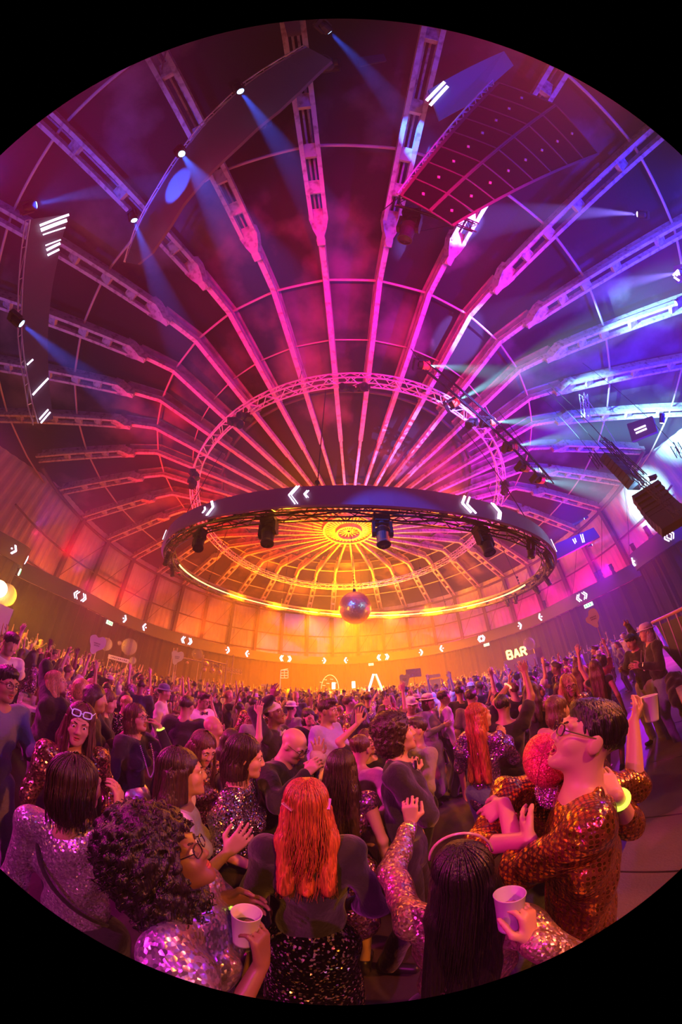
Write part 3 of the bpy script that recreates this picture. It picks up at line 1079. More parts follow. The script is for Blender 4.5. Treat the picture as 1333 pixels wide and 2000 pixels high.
def flat_screen(pts, z, label, m, bars, w=0.1):
    V = [atz(x, y, z + (0.25 if i in (1, 2) else 0)) for i, (x, y) in enumerate(pts)]
    r = empty('flat_screen', V[0], label=label, category='hanging screen')
    inv = Matrix.Translation(-V[0])
    n = (V[1] - V[0]).cross(V[2] - V[0]).normalized()
    if n.z < 0: n = -n
    k = len(V)
    vs = V + [q + n * 0.1 for q in V]
    o = MB().add(vs, [tuple(range(k)), tuple(range(2 * k - 1, k - 1, -1))] + [(i + k, (i + 1) % k + k, (i + 1) % k, i) for i in range(k)]).build('screen', m, r)
    o.matrix_parent_inverse = inv
    if bars:
        for p0, p1 in bars:
            o = MB().beam(atz(*p0, z - 0.05), atz(*p1, z - 0.05), w, 0.03, up=n).build('light_bar', M_white_led, r)
            o.matrix_parent_inverse = inv
flat_screen([(838, 175), (985, 100), (1004, 128), (925, 200), (860, 235)], 13.2, 'blue-lit dark screen with two white bars at the top right of the middle', M_scr_b, [((834, 196), (869, 160)), ((841, 205), (875, 168))])
flat_screen([(700, 112), (750, 105), (756, 118), (706, 128)], 13.6, 'small dark screen box at the very top right of the middle', M_blackm, None)
def wall_screen(pts, hd, label, bars, w):
    V = [aty(x, y, hd) for x, y in pts]
    r = empty('hanging_panel', V[0], label=label, category='hanging screen')
    inv = Matrix.Translation(-V[0])
    k = len(V)
    out = Vector((V[0].x, V[0].y, 0)).normalized()
    vs = V + [q + out * 0.25 for q in V]
    o = MB().add(vs, [tuple(range(k)), tuple(range(2 * k - 1, k - 1, -1))] + [(i + k, (i + 1) % k + k, (i + 1) % k, i) for i in range(k)]).build('screen', M_scr, r)
    o.matrix_parent_inverse = inv
    for p0, p1 in bars:
        b = MB()
        px_bar(b, p0, p1, hd, w, 0.05)
        o = b.build('light_bar', M_white_led, r)
        o.matrix_parent_inverse = inv
wall_screen([(1085, 1062), (1160, 1030), (1172, 1048), (1088, 1092)], 22, 'low dark screen with white bars between the screen ring and the right wall', [((1119, 1053), (1124, 1062)), ((1123, 1051), (1126, 1059)), ((1134, 1044), (1139, 1060)), ((1138, 1043), (1142, 1059))], 0.07)
wall_screen([(1225, 828), (1275, 812), (1285, 842), (1235, 862)], 16.5, 'small dark screen with two white bars above the loudspeakers', [((1240, 840), (1262, 831)), ((1243, 846), (1264, 837))], 0.09)
wall_screen([(1316, 520), (1333, 515), (1340, 545), (1322, 552)], 15, 'small screen with a white arrow at the right edge', [((1316, 538), (1326, 527)), ((1318, 541), (1328, 548)), ((1322, 538), (1331, 530))], 0.09)

# line-array loudspeakers hung on the right
def line_array(p0, p1, n, w, name_label, bend=0.0):
    r = empty('line_array_speaker', p0, label=name_label, category='loudspeaker')
    inv = Matrix.Translation(-Vector(p0))
    d = (p1 - p0)
    L_ = d.length / n
    d.normalize()
    s = d.cross(Vector((0, 0, 1))).normalized()
    u = s.cross(d)
    for i in range(n):
        t = i / (n - 1)
        c = p0 + d * (L_ * (i + 0.5)) + u * (bend * math.sin(PI * t))
        b = MB()
        mx = Matrix((s, d, u)).transposed()
        b.box(c, (w, L_ * 0.86, 0.5), mx)
        o = b.build('cabinet', M_blackm, r)
        o.matrix_parent_inverse = inv
        b = MB()
        face = -1
        for q in (-0.3, 0.3):
            for sz in (1,):
                b.box(c + s * (q * w) - u * 0.26, (w * 0.30, L_ * 0.6, 0.03), mx)
        b.box(c - u * 0.26, (w * 0.12, L_ * 0.6, 0.03), mx)
        o2_ = b.build('grille', mat('speaker_grille', (0.22, 0.20, 0.26), 0.5, 0.4), r)
        o2_.matrix_parent_inverse = inv
    b = MB()
    truss_line(b, p0 - d * 0.9 + u * 0.5, p1 + u * 0.6, 0.25, 0.35)
    b.tube([p0, Vector((p0.x, p0.y, 16.2))], 0.02, 5)
    o = b.build('flying_frame', M_black, r)
    o.matrix_parent_inverse = inv
    return r
line_array(at(1188, 892, 17), at(1245, 950, 16), 8, 1.15, 'column of hung loudspeakers lit violet, left of the dazzling lamp')
line_array(at(1262, 960, 15.5), at(1325, 1025, 14), 9, 1.5, 'dark curved stack of hung loudspeakers below the dazzling lamp', bend=-0.25)
b = MB()
ta = [at(1140, 770, 19), at(1145, 815, 18.5)]
truss_line(b, ta[0], ta[1], 0.35, 0.35)
b.tube([ta[0], at(1255, 960, 16)], 0.015, 5)
tag(b.build('short_truss', M_alu), 'short upright lattice truss in blue haze, right of the cyan beams', 'truss')
for (x0, y0, x1, y1, lab) in ((1155, 884, 1175, 912, 'short dark truss piece left of the loudspeaker column'), (1190, 868, 1215, 900, 'short dark truss piece above the loudspeaker column'), (1318, 868, 1331, 890, 'small truss piece at the right edge level with the loudspeakers')):
    b = MB()
    truss_line(b, at(x0, y0, 17), at(x1, y1, 16.6), 0.3, 0.3)
    p = at(x0, y0, 17)
    b.tube([p, (p.x, p.y, 16)], 0.015, 5)
    tag(b.build('short_truss', M_black), lab, 'truss')

# mirror ball over the middle of the floor
mbp = aty(694, 1187, 18.2)
r = empty('mirror_ball', mbp, label='big mirror ball hanging under the middle of the screen ring', category='mirror ball')
RB = 1.15
b = MB()
b.lathe([(0.001, RB)] + [(RB * math.sin(t), RB * math.cos(t)) for t in [PI * i / 48 for i in range(1, 48)]] + [(0.001, -RB)], 72)
def mirror_mat():
    m = mat('mirror_tiles', (0.95, 0.72, 0.42), 0.3, 0.85)
    g = N(m, 'ShaderNodeTexCoord')
    v = N(m, 'ShaderNodeTexWhiteNoise', noise_dimensions='3D')
    sn = N(m, 'ShaderNodeVectorMath', operation='SNAP')
    sn.inputs[1].default_value = (0.09, 0.09, 0.075)
    L(m, g.outputs['Object'], sn.inputs[0])
    L(m, sn.outputs[0], v.inputs['Vector'])
    sub = N(m, 'ShaderNodeVectorMath', operation='SUBTRACT')
    L(m, v.outputs['Color'], sub.inputs[0])
    sub.inputs[1].default_value = (0.5, 0.5, 0.5)
    sc_ = N(m, 'ShaderNodeVectorMath', operation='SCALE')
    sc_.inputs['Scale'].default_value = 0.22
    L(m, sub.outputs[0], sc_.inputs[0])
    ge = N(m, 'ShaderNodeNewGeometry')
    ad = N(m, 'ShaderNodeVectorMath', operation='ADD')
    L(m, ge.outputs['Normal'], ad.inputs[0])
    L(m, sc_.outputs[0], ad.inputs[1])
    no = N(m, 'ShaderNodeVectorMath', operation='NORMALIZE')
    L(m, ad.outputs[0], no.inputs[0])
    L(m, no.outputs[0], bsdf(m).inputs['Normal'])
    return m
b.build('mirror_sphere', mirror_mat(), r, smooth=False)
b = MB()
b.box((0, 0, RB + 0.12), (0.22, 0.22, 0.24))
b.lathe([(0.0, RB + 0.02), (0.2, RB), (0.16, RB - 0.04)], 14)
b.build('motor', M_black, r)
b = MB()
b.tube([(0, 0, RB + 0.2), (0, 0, roof_z(1) - mbp.z)], 0.025, 6)
for k in range(5):
    b.ball((0, 0, RB + 0.5 + k * 0.24), 0.06, 8, 6)
b.build('hanging_chain', M_black, r)

# arrow lights and small signs along the fascia
def path_at(p2):
    best = None
    for i, p in enumerate(path):
        e = (p - p2).length
        if best is None or e < best[0]:
            best = (e, i)
    return best[1]
ARR = [(30, 1070, 1, 1), (71, 1104, -1, 1), (150, 1160, -1, 2), (172, 1171, 1, 2), (246, 1210, 1, 1), (283, 1224, -1, 1), (355, 1248, -1, 2), (377, 1254, 1, 2), (449, 1270, 1, 1), (482, 1276, -1, 1), (549, 1285, -1, 2), (570, 1287, 1, 2), (638, 1290, 1, 1), (672, 1289, -1, 1), (739, 1285, -1, 2), (760, 1282, 1, 2), (827, 1274, 1, 1), (861, 1267, -1, 1), (930, 1249, -1, 2), (950, 1245, 1, 2), (1020, 1220, 1, 1), (1054, 1206, -1, 1), (1124, 1171, -1, 2), (1146, 1161, 1, 2), (1220, 1112, 1, 1), (1251, 1092, -1, 1), (1298, 1055, -1, 2), (1314, 1042, 1, 2)]
for px, py, fl, kind in ARR:
    p = atz(px, py, 5.55)
    i = path_at(Vector((p.x, p.y)))
    q, q2 = path[i], path[(i + 1) % len(path)]
    dcen = (q - ctr).normalized()
    base = Vector((q.x + dcen.x * 0.12, q.y + dcen.y * 0.12, 5.55))
    ux = Vector(((q2 - q).x, (q2 - q).y, 0)).normalized()   # runs clockwise = to the photo's right
    b = MB()
    arrow_bars(b, base, ux, Vector((0, 0, 1)), Vector((-dcen.x, -dcen.y, 0)), 0.78 * (0.25 + 0.75 * min(1, q.length / 36)), double=True, flip=fl, dot=(kind == 1), thick=0.13 if kind == 2 else 0.15, gap=0.30 if kind == 2 else 0.10, depth=0.05)
    tag(b.build('arrow_light', M_white_led_far), 'double-barred white arrow light on the dark band round the wall' if kind == 2 else 'white arrow light with a small dot behind it on the dark band round the wall', 'arrow light', 'white arrows on the band, in pairs' if kind == 2 else 'white arrows with a dot on the band, in pairs')
M_exit = mat('exit_sign_face', (0.9, 1, 0.9), 0.4, emit=(0.55, 1.0, 0.75), es=1.6)
M_exit_g = mat('exit_sign_green', (0.02, 0.3, 0.1), 0.4, emit=(0.02, 0.5, 0.15), es=2.0)
for px, py in ((138, 1164), (268, 1227), (697, 1293), (908, 1262), (1117, 1185)):
    p = atz(px, py, 4.75)
    i = path_at(Vector((p.x, p.y)))
    q, q2 = path[i], path[(i + 1) % len(path)]
    dcen = (q - ctr).normalized()
    ux = Vector(((q2 - q).x, (q2 - q).y, 0)).normalized()
    base = Vector((q.x + dcen.x * 0.16, q.y + dcen.y * 0.16, 4.72))
    r = empty('exit_sign', base, label='small lit green and white exit sign below the band of arrows', category='exit sign', group='exit signs round the wall')
    mx = Matrix((ux, Vector((dcen.x, dcen.y, 0)), Vector((0, 0, 1)))).transposed()
    MB().box((0, 0, 0), (0.72, 0.10, 0.30), mx).build('sign_box', M_exit, r)
    b = MB()
    for k in (-0.2, 0.0, 0.2):
        b.box(mx @ Vector((k, -0.06, 0)), (0.09, 0.02, 0.20), mx)
    b.build('pictogram', M_exit_g, r)
# small black loudspeakers and lamps clipped on top of the fascia
for px, py in ((1155, 1128), (1197, 1125), (1228, 1090), (1168, 1137), (1282, 1050), (1236, 1082), (1068, 1186)):
    p = atz(px, py, 6.2)
    i = path_at(Vector((p.x, p.y)))
    q = path[i]
    dcen = (q - ctr).normalized()
    put_lamp(Vector((q.x + dcen.x * 0.3, q.y + dcen.y * 0.3, 6.42)), (PI, 0, 0.7), 0.95, label='small dark lamp standing on the band along the right wall', category='stage lamp', group='small lamps standing on the right band')

# the beams of the lamps built above
for p, d in BEAMS:
    spot('beam', p + d * 0.06, p + d * 5, W1, 65000, 19, 1.0, 0.05, 'beamC')
for p, d, kind, s in HEADS:
    pw, ang = {'b': (9000, 17), 'c': (1200, 60), 'v': (50000, 17)}[kind]
    if kind == 'v' and d.z < -0.5:
        pw = 5000
    spot('beam', p + d * 0.06, p + d * 5, W1, pw, ang, 0.4, 0.05, 'head_' + kind)

# ---------------------------------------------------------------- people: bodies grown as one smooth surface round a posed skeleton
V3 = Vector
def _np(v):
    return np.array((v[0], v[1], v[2]), dtype=np.float32)
class Field:
    """smooth union of rounded limbs, sampled on a grid and skinned as one closed surface"""
    def __init__(s):
        s.p = []
    def cap(s, a, b, ra, rb=None, k=0.02, sub=False):
        s.p.append(('c', _np(a), _np(b), ra, ra if rb is None else rb, k, sub))
    def ell(s, c, r, rot=None, k=0.02, sub=False):
        s.p.append(('e', _np(c), np.array(r, dtype=np.float32), None if rot is None else np.array(rot, dtype=np.float32), k, 0, sub))
    def mesh(s, h, disp=None, clip=None):
        lo = np.full(3, 1e9)
        hi = -lo
        for q in s.p:
            if q[6]:
                continue
            if q[0] == 'c':
                r = max(q[3], q[4])
                lo = np.minimum(lo, np.minimum(q[1], q[2]) - r)
                hi = np.maximum(hi, np.maximum(q[1], q[2]) + r)
            else:
                r = q[2].max()
                lo = np.minimum(lo, q[1] - r)
                hi = np.maximum(hi, q[1] + r)
        pad = 3 * h + 0.03
        lo -= pad
        hi += pad
        n = np.ceil((hi - lo) / h).astype(int) + 1
        F = np.full(n, 0.3, dtype=np.float32)
        for q in s.p:
            k = q[5] if q[0] == 'c' else q[4]
            r = (max(q[3], q[4]) if q[0] == 'c' else float(q[2].max())) + k + 2.5 * h
            if q[0] == 'c':
                a0, b0 = np.minimum(q[1], q[2]) - r, np.maximum(q[1], q[2]) + r
            else:
                a0, b0 = q[1] - r, q[1] + r
            i0 = np.maximum(((a0 - lo) / h).astype(int), 0)
            i1 = np.minimum(((b0 - lo) / h).astype(int) + 2, n)
            if (i1 <= i0).any():
                continue
            X = (lo[0] + h * np.arange(i0[0], i1[0])).astype(np.float32)[:, None, None]
            Y = (lo[1] + h * np.arange(i0[1], i1[1])).astype(np.float32)[None, :, None]
            Z = (lo[2] + h * np.arange(i0[2], i1[2])).astype(np.float32)[None, None, :]
            if q[0] == 'c':
                a, b = q[1], q[2]
                d = b - a
                dd = max(float(d @ d), 1e-9)
                t = ((X - a[0]) * d[0] + (Y - a[1]) * d[1] + (Z - a[2]) * d[2]) / dd
                np.clip(t, 0, 1, out=t)
                D_ = np.sqrt((X - a[0] - t * d[0]) ** 2 + (Y - a[1] - t * d[1]) ** 2 + (Z - a[2] - t * d[2]) ** 2) - (q[3] + (q[4] - q[3]) * t)
            else:
                x, y, z = X - q[1][0], Y - q[1][1], Z - q[1][2]
                if q[3] is not None:
                    R = q[3]
                    x, y, z = R[0, 0] * x + R[1, 0] * y + R[2, 0] * z, R[0, 1] * x + R[1, 1] * y + R[2, 1] * z, R[0, 2] * x + R[1, 2] * y + R[2, 2] * z
                rr = q[2]
                k0 = np.sqrt((x / rr[0]) ** 2 + (y / rr[1]) ** 2 + (z / rr[2]) ** 2)
                D_ = (k0 - 1) * float(rr.min()) * 1.0 if rr.min() > 0.6 * rr.max() else k0 * (k0 - 1) / np.maximum(np.sqrt((x / rr[0] ** 2) ** 2 + (y / rr[1] ** 2) ** 2 + (z / rr[2] ** 2) ** 2), 1e-6)
            S = F[i0[0]:i1[0], i0[1]:i1[1], i0[2]:i1[2]]
            if q[6]:
                D_ = -D_
                hh = np.clip(0.5 - 0.5 * (S - D_) / k, 0, 1)
                S[...] = S * (1 - hh) + D_ * hh + k * hh * (1 - hh)
            else:
                hh = np.clip(0.5 + 0.5 * (S - D_) / k, 0, 1)
                S[...] = S * (1 - hh) + D_ * hh - k * hh * (1 - hh)
        if disp is not None:
            X = (lo[0] + h * np.arange(n[0])).astype(np.float32)[:, None, None]
            Y = (lo[1] + h * np.arange(n[1])).astype(np.float32)[None, :, None]
            Z = (lo[2] + h * np.arange(n[2])).astype(np.float32)[None, None, :]
            F += disp(X, Y, Z)
        if clip is not None:
            X = (lo[0] + h * np.arange(n[0])).astype(np.float32)[:, None, None]
            Y = (lo[1] + h * np.arange(n[1])).astype(np.float32)[None, :, None]
            Z = (lo[2] + h * np.arange(n[2])).astype(np.float32)[None, None, :]
            F = np.maximum(F, clip(X, Y, Z).astype(np.float32))
        return nets(F, lo, h)
def nets(F, lo, h):
    S = F < 0
    c = [S[i:S.shape[0] - 1 + i, j:S.shape[1] - 1 + j, k:S.shape[2] - 1 + k] for i in (0, 1) for j in (0, 1) for k in (0, 1)]
    sm = sum(x.astype(np.int8) for x in c)
    act = (sm > 0) & (sm < 8)
    ii = np.argwhere(act)
    idx = np.full(act.shape, -1, dtype=np.int64)
    idx[act] = np.arange(len(ii))
    acc = np.zeros((len(ii), 3))
    cnt = np.zeros(len(ii))
    cor = [(i, j, k) for i in (0, 1) for j in (0, 1) for k in (0, 1)]
    val = {q: F[ii[:, 0] + q[0], ii[:, 1] + q[1], ii[:, 2] + q[2]].astype(np.float64) for q in cor}
    for a in cor:
        for ax in range(3):
            if a[ax]:
                continue
            b = list(a)
            b[ax] = 1
            b = tuple(b)
            va, vb = val[a], val[b]
            m_ = (va < 0) != (vb < 0)
            t = np.where(m_, va / np.where(m_, va - vb, 1), 0)
            p = np.tile(np.array(a, dtype=float), (len(ii), 1))
            p[:, ax] += t
            acc += p * m_[:, None]
            cnt += m_
    vtx = (ii + acc / cnt[:, None]) * h + lo
    faces = []
    for ax in range(3):
        u, v = (ax + 1) % 3, (ax + 2) % 3
        sl0 = [slice(None)] * 3
        sl1 = [slice(None)] * 3
        sl0[ax] = slice(0, -1)
        sl1[ax] = slice(1, None)
        A, B = S[tuple(sl0)], S[tuple(sl1)]
        ed = np.argwhere(A != B)
        ok = (ed[:, u] > 0) & (ed[:, v] > 0) & (ed[:, u] < S.shape[u] - 1) & (ed[:, v] < S.shape[v] - 1)
        ed = ed[ok]
        fl = A[ed[:, 0], ed[:, 1], ed[:, 2]]
        q = []
        for du, dv in ((-1, -1), (0, -1), (0, 0), (-1, 0)):
            e = ed.copy()
            e[:, u] += du
            e[:, v] += dv
            q.append(idx[e[:, 0], e[:, 1], e[:, 2]])
        q = np.stack(q, 1)
        q = np.where(fl[:, None], q, q[:, ::-1])
        q = q[(q >= 0).all(1)]
        faces.append(q)
    return vtx, np.concatenate(faces)
def np_mesh(name, v, f, mats):
    me = bpy.data.meshes.new(name)
    me.vertices.add(len(v))
    me.vertices.foreach_set('co', np.ascontiguousarray(v, dtype=np.float32).ravel())
    me.loops.add(len(f) * 4)
    me.loops.foreach_set('vertex_index', np.ascontiguousarray(f, dtype=np.int32).ravel())
    me.polygons.add(len(f))
    me.polygons.foreach_set('loop_start', np.arange(0, len(f) * 4, 4, dtype=np.int32))
    me.polygons.foreach_set('use_smooth', np.ones(len(f), dtype=bool))
    for m in mats:
        me.materials.append(m)
    me.update(calc_edges=True)
    return me

def rot(yaw=0, pitch=0, roll=0):
    """yaw turns left (+), pitch lifts the front (+), roll tips to the person's right (+)"""
    return Matrix.Rotation(R_(yaw), 3, 'Z') @ Matrix.Rotation(R_(pitch), 3, 'X') @ Matrix.Rotation(R_(roll), 3, 'Y')
def ik(S, W, l1, l2, pole):
    d = W - S
    D = d.length
    mx = (l1 + l2) * 0.985
    if D > mx:
        W = S + d * (mx / D)
        d = W - S
        D = mx
    D = max(D, abs(l1 - l2) + 0.03)
    x = (l1 * l1 - l2 * l2 + D * D) / (2 * D)
    y = math.sqrt(max(l1 * l1 - x * x, 0))
    dn = d.normalized()
    p = pole - dn * pole.dot(dn)
    if p.length < 1e-4:
        p = V3((0, -1, -0.3)) - dn * V3((0, -1, -0.3)).dot(dn)
    p.normalize()
    return S + dn * x + p * y, W

def skeleton(P):
    """joints in the person's own frame: x to their right, y the way they face, z up"""
    s = P.get('H', 1.72) / 1.75
    fem = P.get('fem', False)
    J = {'s': s}
    lean, side, twist = P.get('lean', 0), P.get('side', 0), P.get('twist', 0)
    T = rot(twist, -lean, side)
    hipz = 0.93 * s - P.get('crouch', 0)
    J['pel'] = V3((0, 0, hipz))
    def tp(x, y, z):
        return J['pel'] + T @ V3((x * s, y * s, z * s))
    J['T'] = T
    J['waist'] = tp(0, 0, 0.16)
    J['chest'] = tp(0, 0.005, 0.36)
    J['neck'] = tp(0, -0.01, 0.545)
    sw = (0.165 if fem else 0.190)
    J['sh'] = {1: tp(sw, -0.01, 0.505), -1: tp(-sw, -0.01, 0.505)}
    hy, hp_, hr = P.get('head', (0, 0, 0))
    HR = rot(hy + twist, hp_ - lean * 0.4, hr)
    J['HR'] = HR
    J['hc'] = J['neck'] + T @ V3((0, 0.0, 0.045 * s)) + HR @ V3((0, 0.025 * s, 0.125 * s))
    hw = (0.095 if fem else 0.092) * s
    J['hip'] = {k: V3((k * hw, 0, hipz - 0.02 * s)) for k in (1, -1)}
    st = P.get('stance', 0.11)
    J['ank'] = {1: V3((st + P.get('rf', (0, 0))[0], P.get('rf', (0, 0))[1], 0.085 * s)), -1: V3((-st + P.get('lf', (0, 0))[0], P.get('lf', (0, 0))[1], 0.085 * s))}
    J['knee'] = {}
    for k in (1, -1):
        J['knee'][k], _ = ik(J['hip'][k], J['ank'][k], 0.43 * s, 0.42 * s, V3((0.1 * k, 1, 0)))
    J['elb'], J['wri'], J['hdir'], J['pn'] = {}, {}, {}, {}
    for k, nm in ((1, 'R'), (-1, 'L')):
        W = P.get(nm, 'down')
        pole = V3(P.get(nm + 'p', (k * 0.45, -0.5, -0.6)))
        hd = None
        pn = V3((-k, 0.2, 0))
        if W == 'down':
            W = J['sh'][k] + V3((k * 0.10, 0.05, -0.53)) * s
        elif W == 'cup':
            W = J['sh'][k] + T @ V3((-k * 0.04, 0.30, -0.17)) * s
            pn = V3((-k, 0.1, 0.1)); hd = V3((-k * 0.25, 0.9, 0.3))
        elif W == 'hip':
            W = J['sh'][k] + T @ V3((k * 0.02, 0.14, -0.40)) * s
        elif W == 'clap':
            W = J['sh'][k] + T @ V3((-k * 0.13, 0.33, -0.02)) * s
            hd = V3((-k * 0.1, 0.5, 0.9)); pn = V3((-k, 0, 0))
        elif W == 'up':
            W = J['sh'][k] + V3((k * 0.10, 0.12, 0.50)) * s
            pole = V3((k * 1.0, 0.3, -0.2)); pn = V3((0, 1, 0)); hd = V3((0, 0.05, 1))
        elif W == 'upbent':
            W = J['sh'][k] + V3((k * 0.20, 0.18, 0.27)) * s
            pole = V3((k * 1.0, 0.1, -0.8)); pn = V3((0, 1, 0)); hd = V3((-k * 0.1, 0.1, 1))
        elif W == 'phone':
            W = J['sh'][k] + V3((-k * 0.05, 0.36, 0.20)) * s
            pole = V3((k * 0.8, 0, -1)); pn = V3((0, 1, 0)); hd = V3((0, 0.2, 1))
        elif W == 'point':
            W = J['sh'][k] + V3((k * 0.16, 0.38, 0.35)) * s
            pole = V3((k * 0.8, 0, -1)); pn = V3((-k, 0, 0))
        else:
            W = V3(W)
        hd = P.get(nm + 'd', hd)
        E, W = ik(J['sh'][k], W, 0.285 * s, 0.255 * s, pole)
        J['elb'][k], J['wri'][k] = E, W
        fd = (W - E).normalized()
        J['hdir'][k] = V3(hd).normalized() if hd is not None else fd
        J['pn'][k] = V3(P.get(nm + 'n', pn))
    return J

def head_prims(F, J, P, lod):
    s = J['s'] * 0.98
    R, c = J['HR'], J['hc']
    Rn = [[R[i][j] for j in range(3)] for i in range(3)]
    def q(x, y, z):
        return c + R @ (V3((x, y, z)) * s)
    def E(x, y, z, r, k=0.015, sub=False):
        F.ell(q(x, y, z), [a * s for a in r], Rn, k, sub)
    E(0, -0.018, 0.030, (0.076, 0.098, 0.088), 0.02)
    E(0, 0.022, -0.035, (0.062, 0.072, 0.082), 0.03)
    E(0, 0.050, -0.088, (0.040, 0.040, 0.028), 0.025)
    if lod < 3:
        for k in (1, -1):
            E(k * 0.036, 0.056, -0.028, (0.026, 0.028, 0.028), 0.02)
            E(k * 0.076, -0.008, -0.008, (0.010, 0.022, 0.032), 0.008)
        F.cap(q(0, 0.090, 0.012), q(0, 0.106, -0.024), 0.007 * s, 0.0115 * s, 0.012)
        if lod == 0:
            F.cap(q(-0.042, 0.074, 0.026), q(0.042, 0.074, 0.026), 0.014 * s, None, 0.012)
            for k in (1, -1):
                E(k * 0.011, 0.100, -0.030, (0.009, 0.010, 0.008), 0.006)
                E(k * 0.031, 0.094, 0.006, (0.017, 0.013, 0.011), 0.008, True)
            E(0, 0.074, -0.106, (0.018, 0.016, 0.014), 0.02)
            if P.get('mouth', 0) > 0:
                E(0, 0.094, -0.066, (0.021, 0.022, 0.013 * P['mouth']), 0.006, True)
        else:
            for k in (1, -1):
                E(k * 0.031, 0.097, 0.006, (0.016, 0.012, 0.010), 0.008, True)
    F.cap(q(0, -0.018, -0.06), J['neck'] + J['T'] @ V3((0, -0.005, -0.02)), (0.050 if P.get('fem') else 0.057) * s, (0.056 if P.get('fem') else 0.066) * s, 0.03)

def hand_prims(F, J, k, P, lod):
    s = J['s']
    W, d = J['wri'][k], J['hdir'][k]
    n = J['pn'][k] - d * J['pn'][k].dot(d)
    n = n.normalized() if n.length > 1e-3 else d.orthogonal().normalized()
    t = d.cross(n) * 1.0                         # across the hand
    side = P.get('thumb', {}).get(k)
    if side is None:
        # thumb on the side of the body's mid-line for a palm facing forward
        side = 1 if (t.dot(V3((-k, 0.3, 0.2)))) > 0 else -1
    t = t * side
    curl = P.get('curl', {}).get(k, 0.35)
    fr = 0.0085 * s if lod < 2 else 0.0105 * s
    for i, off in enumerate((0.030, 0.010, -0.010, -0.029)):
        kn = W + d * (0.088 - 0.006 * abs(i - 1)) * s + t * off * s
        F.cap(W + d * 0.012 * s + t * off * 0.62 * s, kn, 0.0135 * s, 0.0115 * s, 0.010)
        if lod >= 3:
            continue
        L = (0.072, 0.080, 0.074, 0.058)[i] * s
        a = kn
        c_ = curl
        if P.get('sign', {}).get(k) == 'horns' and i in (1, 2):
            c_ = 1.3
        if P.get('sign', {}).get(k) == 'point' and i > 0:
            c_ = 1.3
        sp = P.get('spread', {}).get(k, 0.12) * (1.2 - i * 0.8)
        ang = 0.0
        dd = (d + t * sp).normalized()
        for j, f in enumerate((0.45, 0.32, 0.23)):
            ang += c_ * (0.75 if j == 0 else 0.95)
            v = dd * math.cos(ang) + n * math.sin(ang)
            b = a + v * (L * f)
            F.cap(a, b, fr * (1 - 0.06 * j), fr * (0.94 - 0.06 * j), 0.004)
            a = b
    a = W + d * 0.022 * s + t * 0.022 * s + n * 0.006 * s
    b = a + (d * 0.55 + t * 0.75 + n * 0.25).normalized() * 0.042 * s
    F.cap(a, b, 0.0145 * s, 0.0115 * s, 0.010)
    if lod < 3:
        e = b + (d * 0.9 + t * (0.35 - curl * 0.5) + n * (0.2 + curl * 0.5)).normalized() * 0.034 * s
        F.cap(b, e, 0.0108 * s, 0.0095 * s, 0.005)
        F.cap(e, e + (d * 0.9 + n * (0.2 + curl * 0.7)).normalized() * 0.024 * s, 0.0095 * s, 0.0082 * s, 0.004)

def body_field(J, P, lod):
    F = Field()
    s, T = J['s'], J['T']
    fem = P.get('fem', False)
    head_prims(F, J, P, lod)
    def tp(x, y, z):
        return J['pel'] + T @ V3((x * s, y * s, z * s))
    Tn = [[T[i][j] for j in range(3)] for i in range(3)]
    F.ell(tp(0, 0, 0.36), [0.145 * s if fem else 0.165 * s, 0.095 * s, 0.17 * s], Tn, 0.05)
    F.ell(tp(0, 0, 0.12), [0.118 * s if fem else 0.14 * s, 0.085 * s, 0.16 * s], Tn, 0.06)
    F.ell(tp(0, -0.01, -0.02), [0.158 * s if fem else 0.15 * s, 0.11 * s, 0.12 * s], Tn, 0.05)
    for k in (1, -1):
        F.cap(tp(0, -0.015, 0.50), J['sh'][k], 0.055 * s, 0.052 * s, 0.05)
        if fem:
            F.ell(tp(k * 0.065, 0.085, 0.33), [0.058 * s, 0.050 * s, 0.055 * s], Tn, 0.03)
        F.cap(J['sh'][k], J['elb'][k], (0.044 if fem else 0.052) * s, (0.034 if fem else 0.040) * s, 0.03)
        F.cap(J['elb'][k], J['wri'][k], (0.036 if fem else 0.042) * s, (0.022 if fem else 0.026) * s, 0.02)
        hand_prims(F, J, k, P, lod)
        F.cap(J['hip'][k], J['knee'][k], 0.085 * s, 0.052 * s, 0.04)
        F.cap(J['knee'][k], J['ank'][k], 0.052 * s, 0.034 * s, 0.03)
        F.cap(J['ank'][k] + V3((0, -0.03, -0.045)) * s, J['ank'][k] + V3((k * 0.015, 0.13, -0.055)) * s, 0.032 * s, 0.026 * s, 0.03)
    return F
def folds(amp, fr=22.0, ph=0.0):
    def f(X, Y, Z):
        return (amp * np.sin(X * fr * 1.3 + 3 * np.sin(Z * fr * 0.31 + ph) + ph) * np.sin(Z * fr * 0.8 + 2.2 * np.sin(Y * fr * 0.5 + X * fr * 0.4 + ph * 2)) + amp * 0.5 * np.sin(Y * fr * 2.1 + Z * fr * 1.7 + ph)).astype(np.float32)
    return f
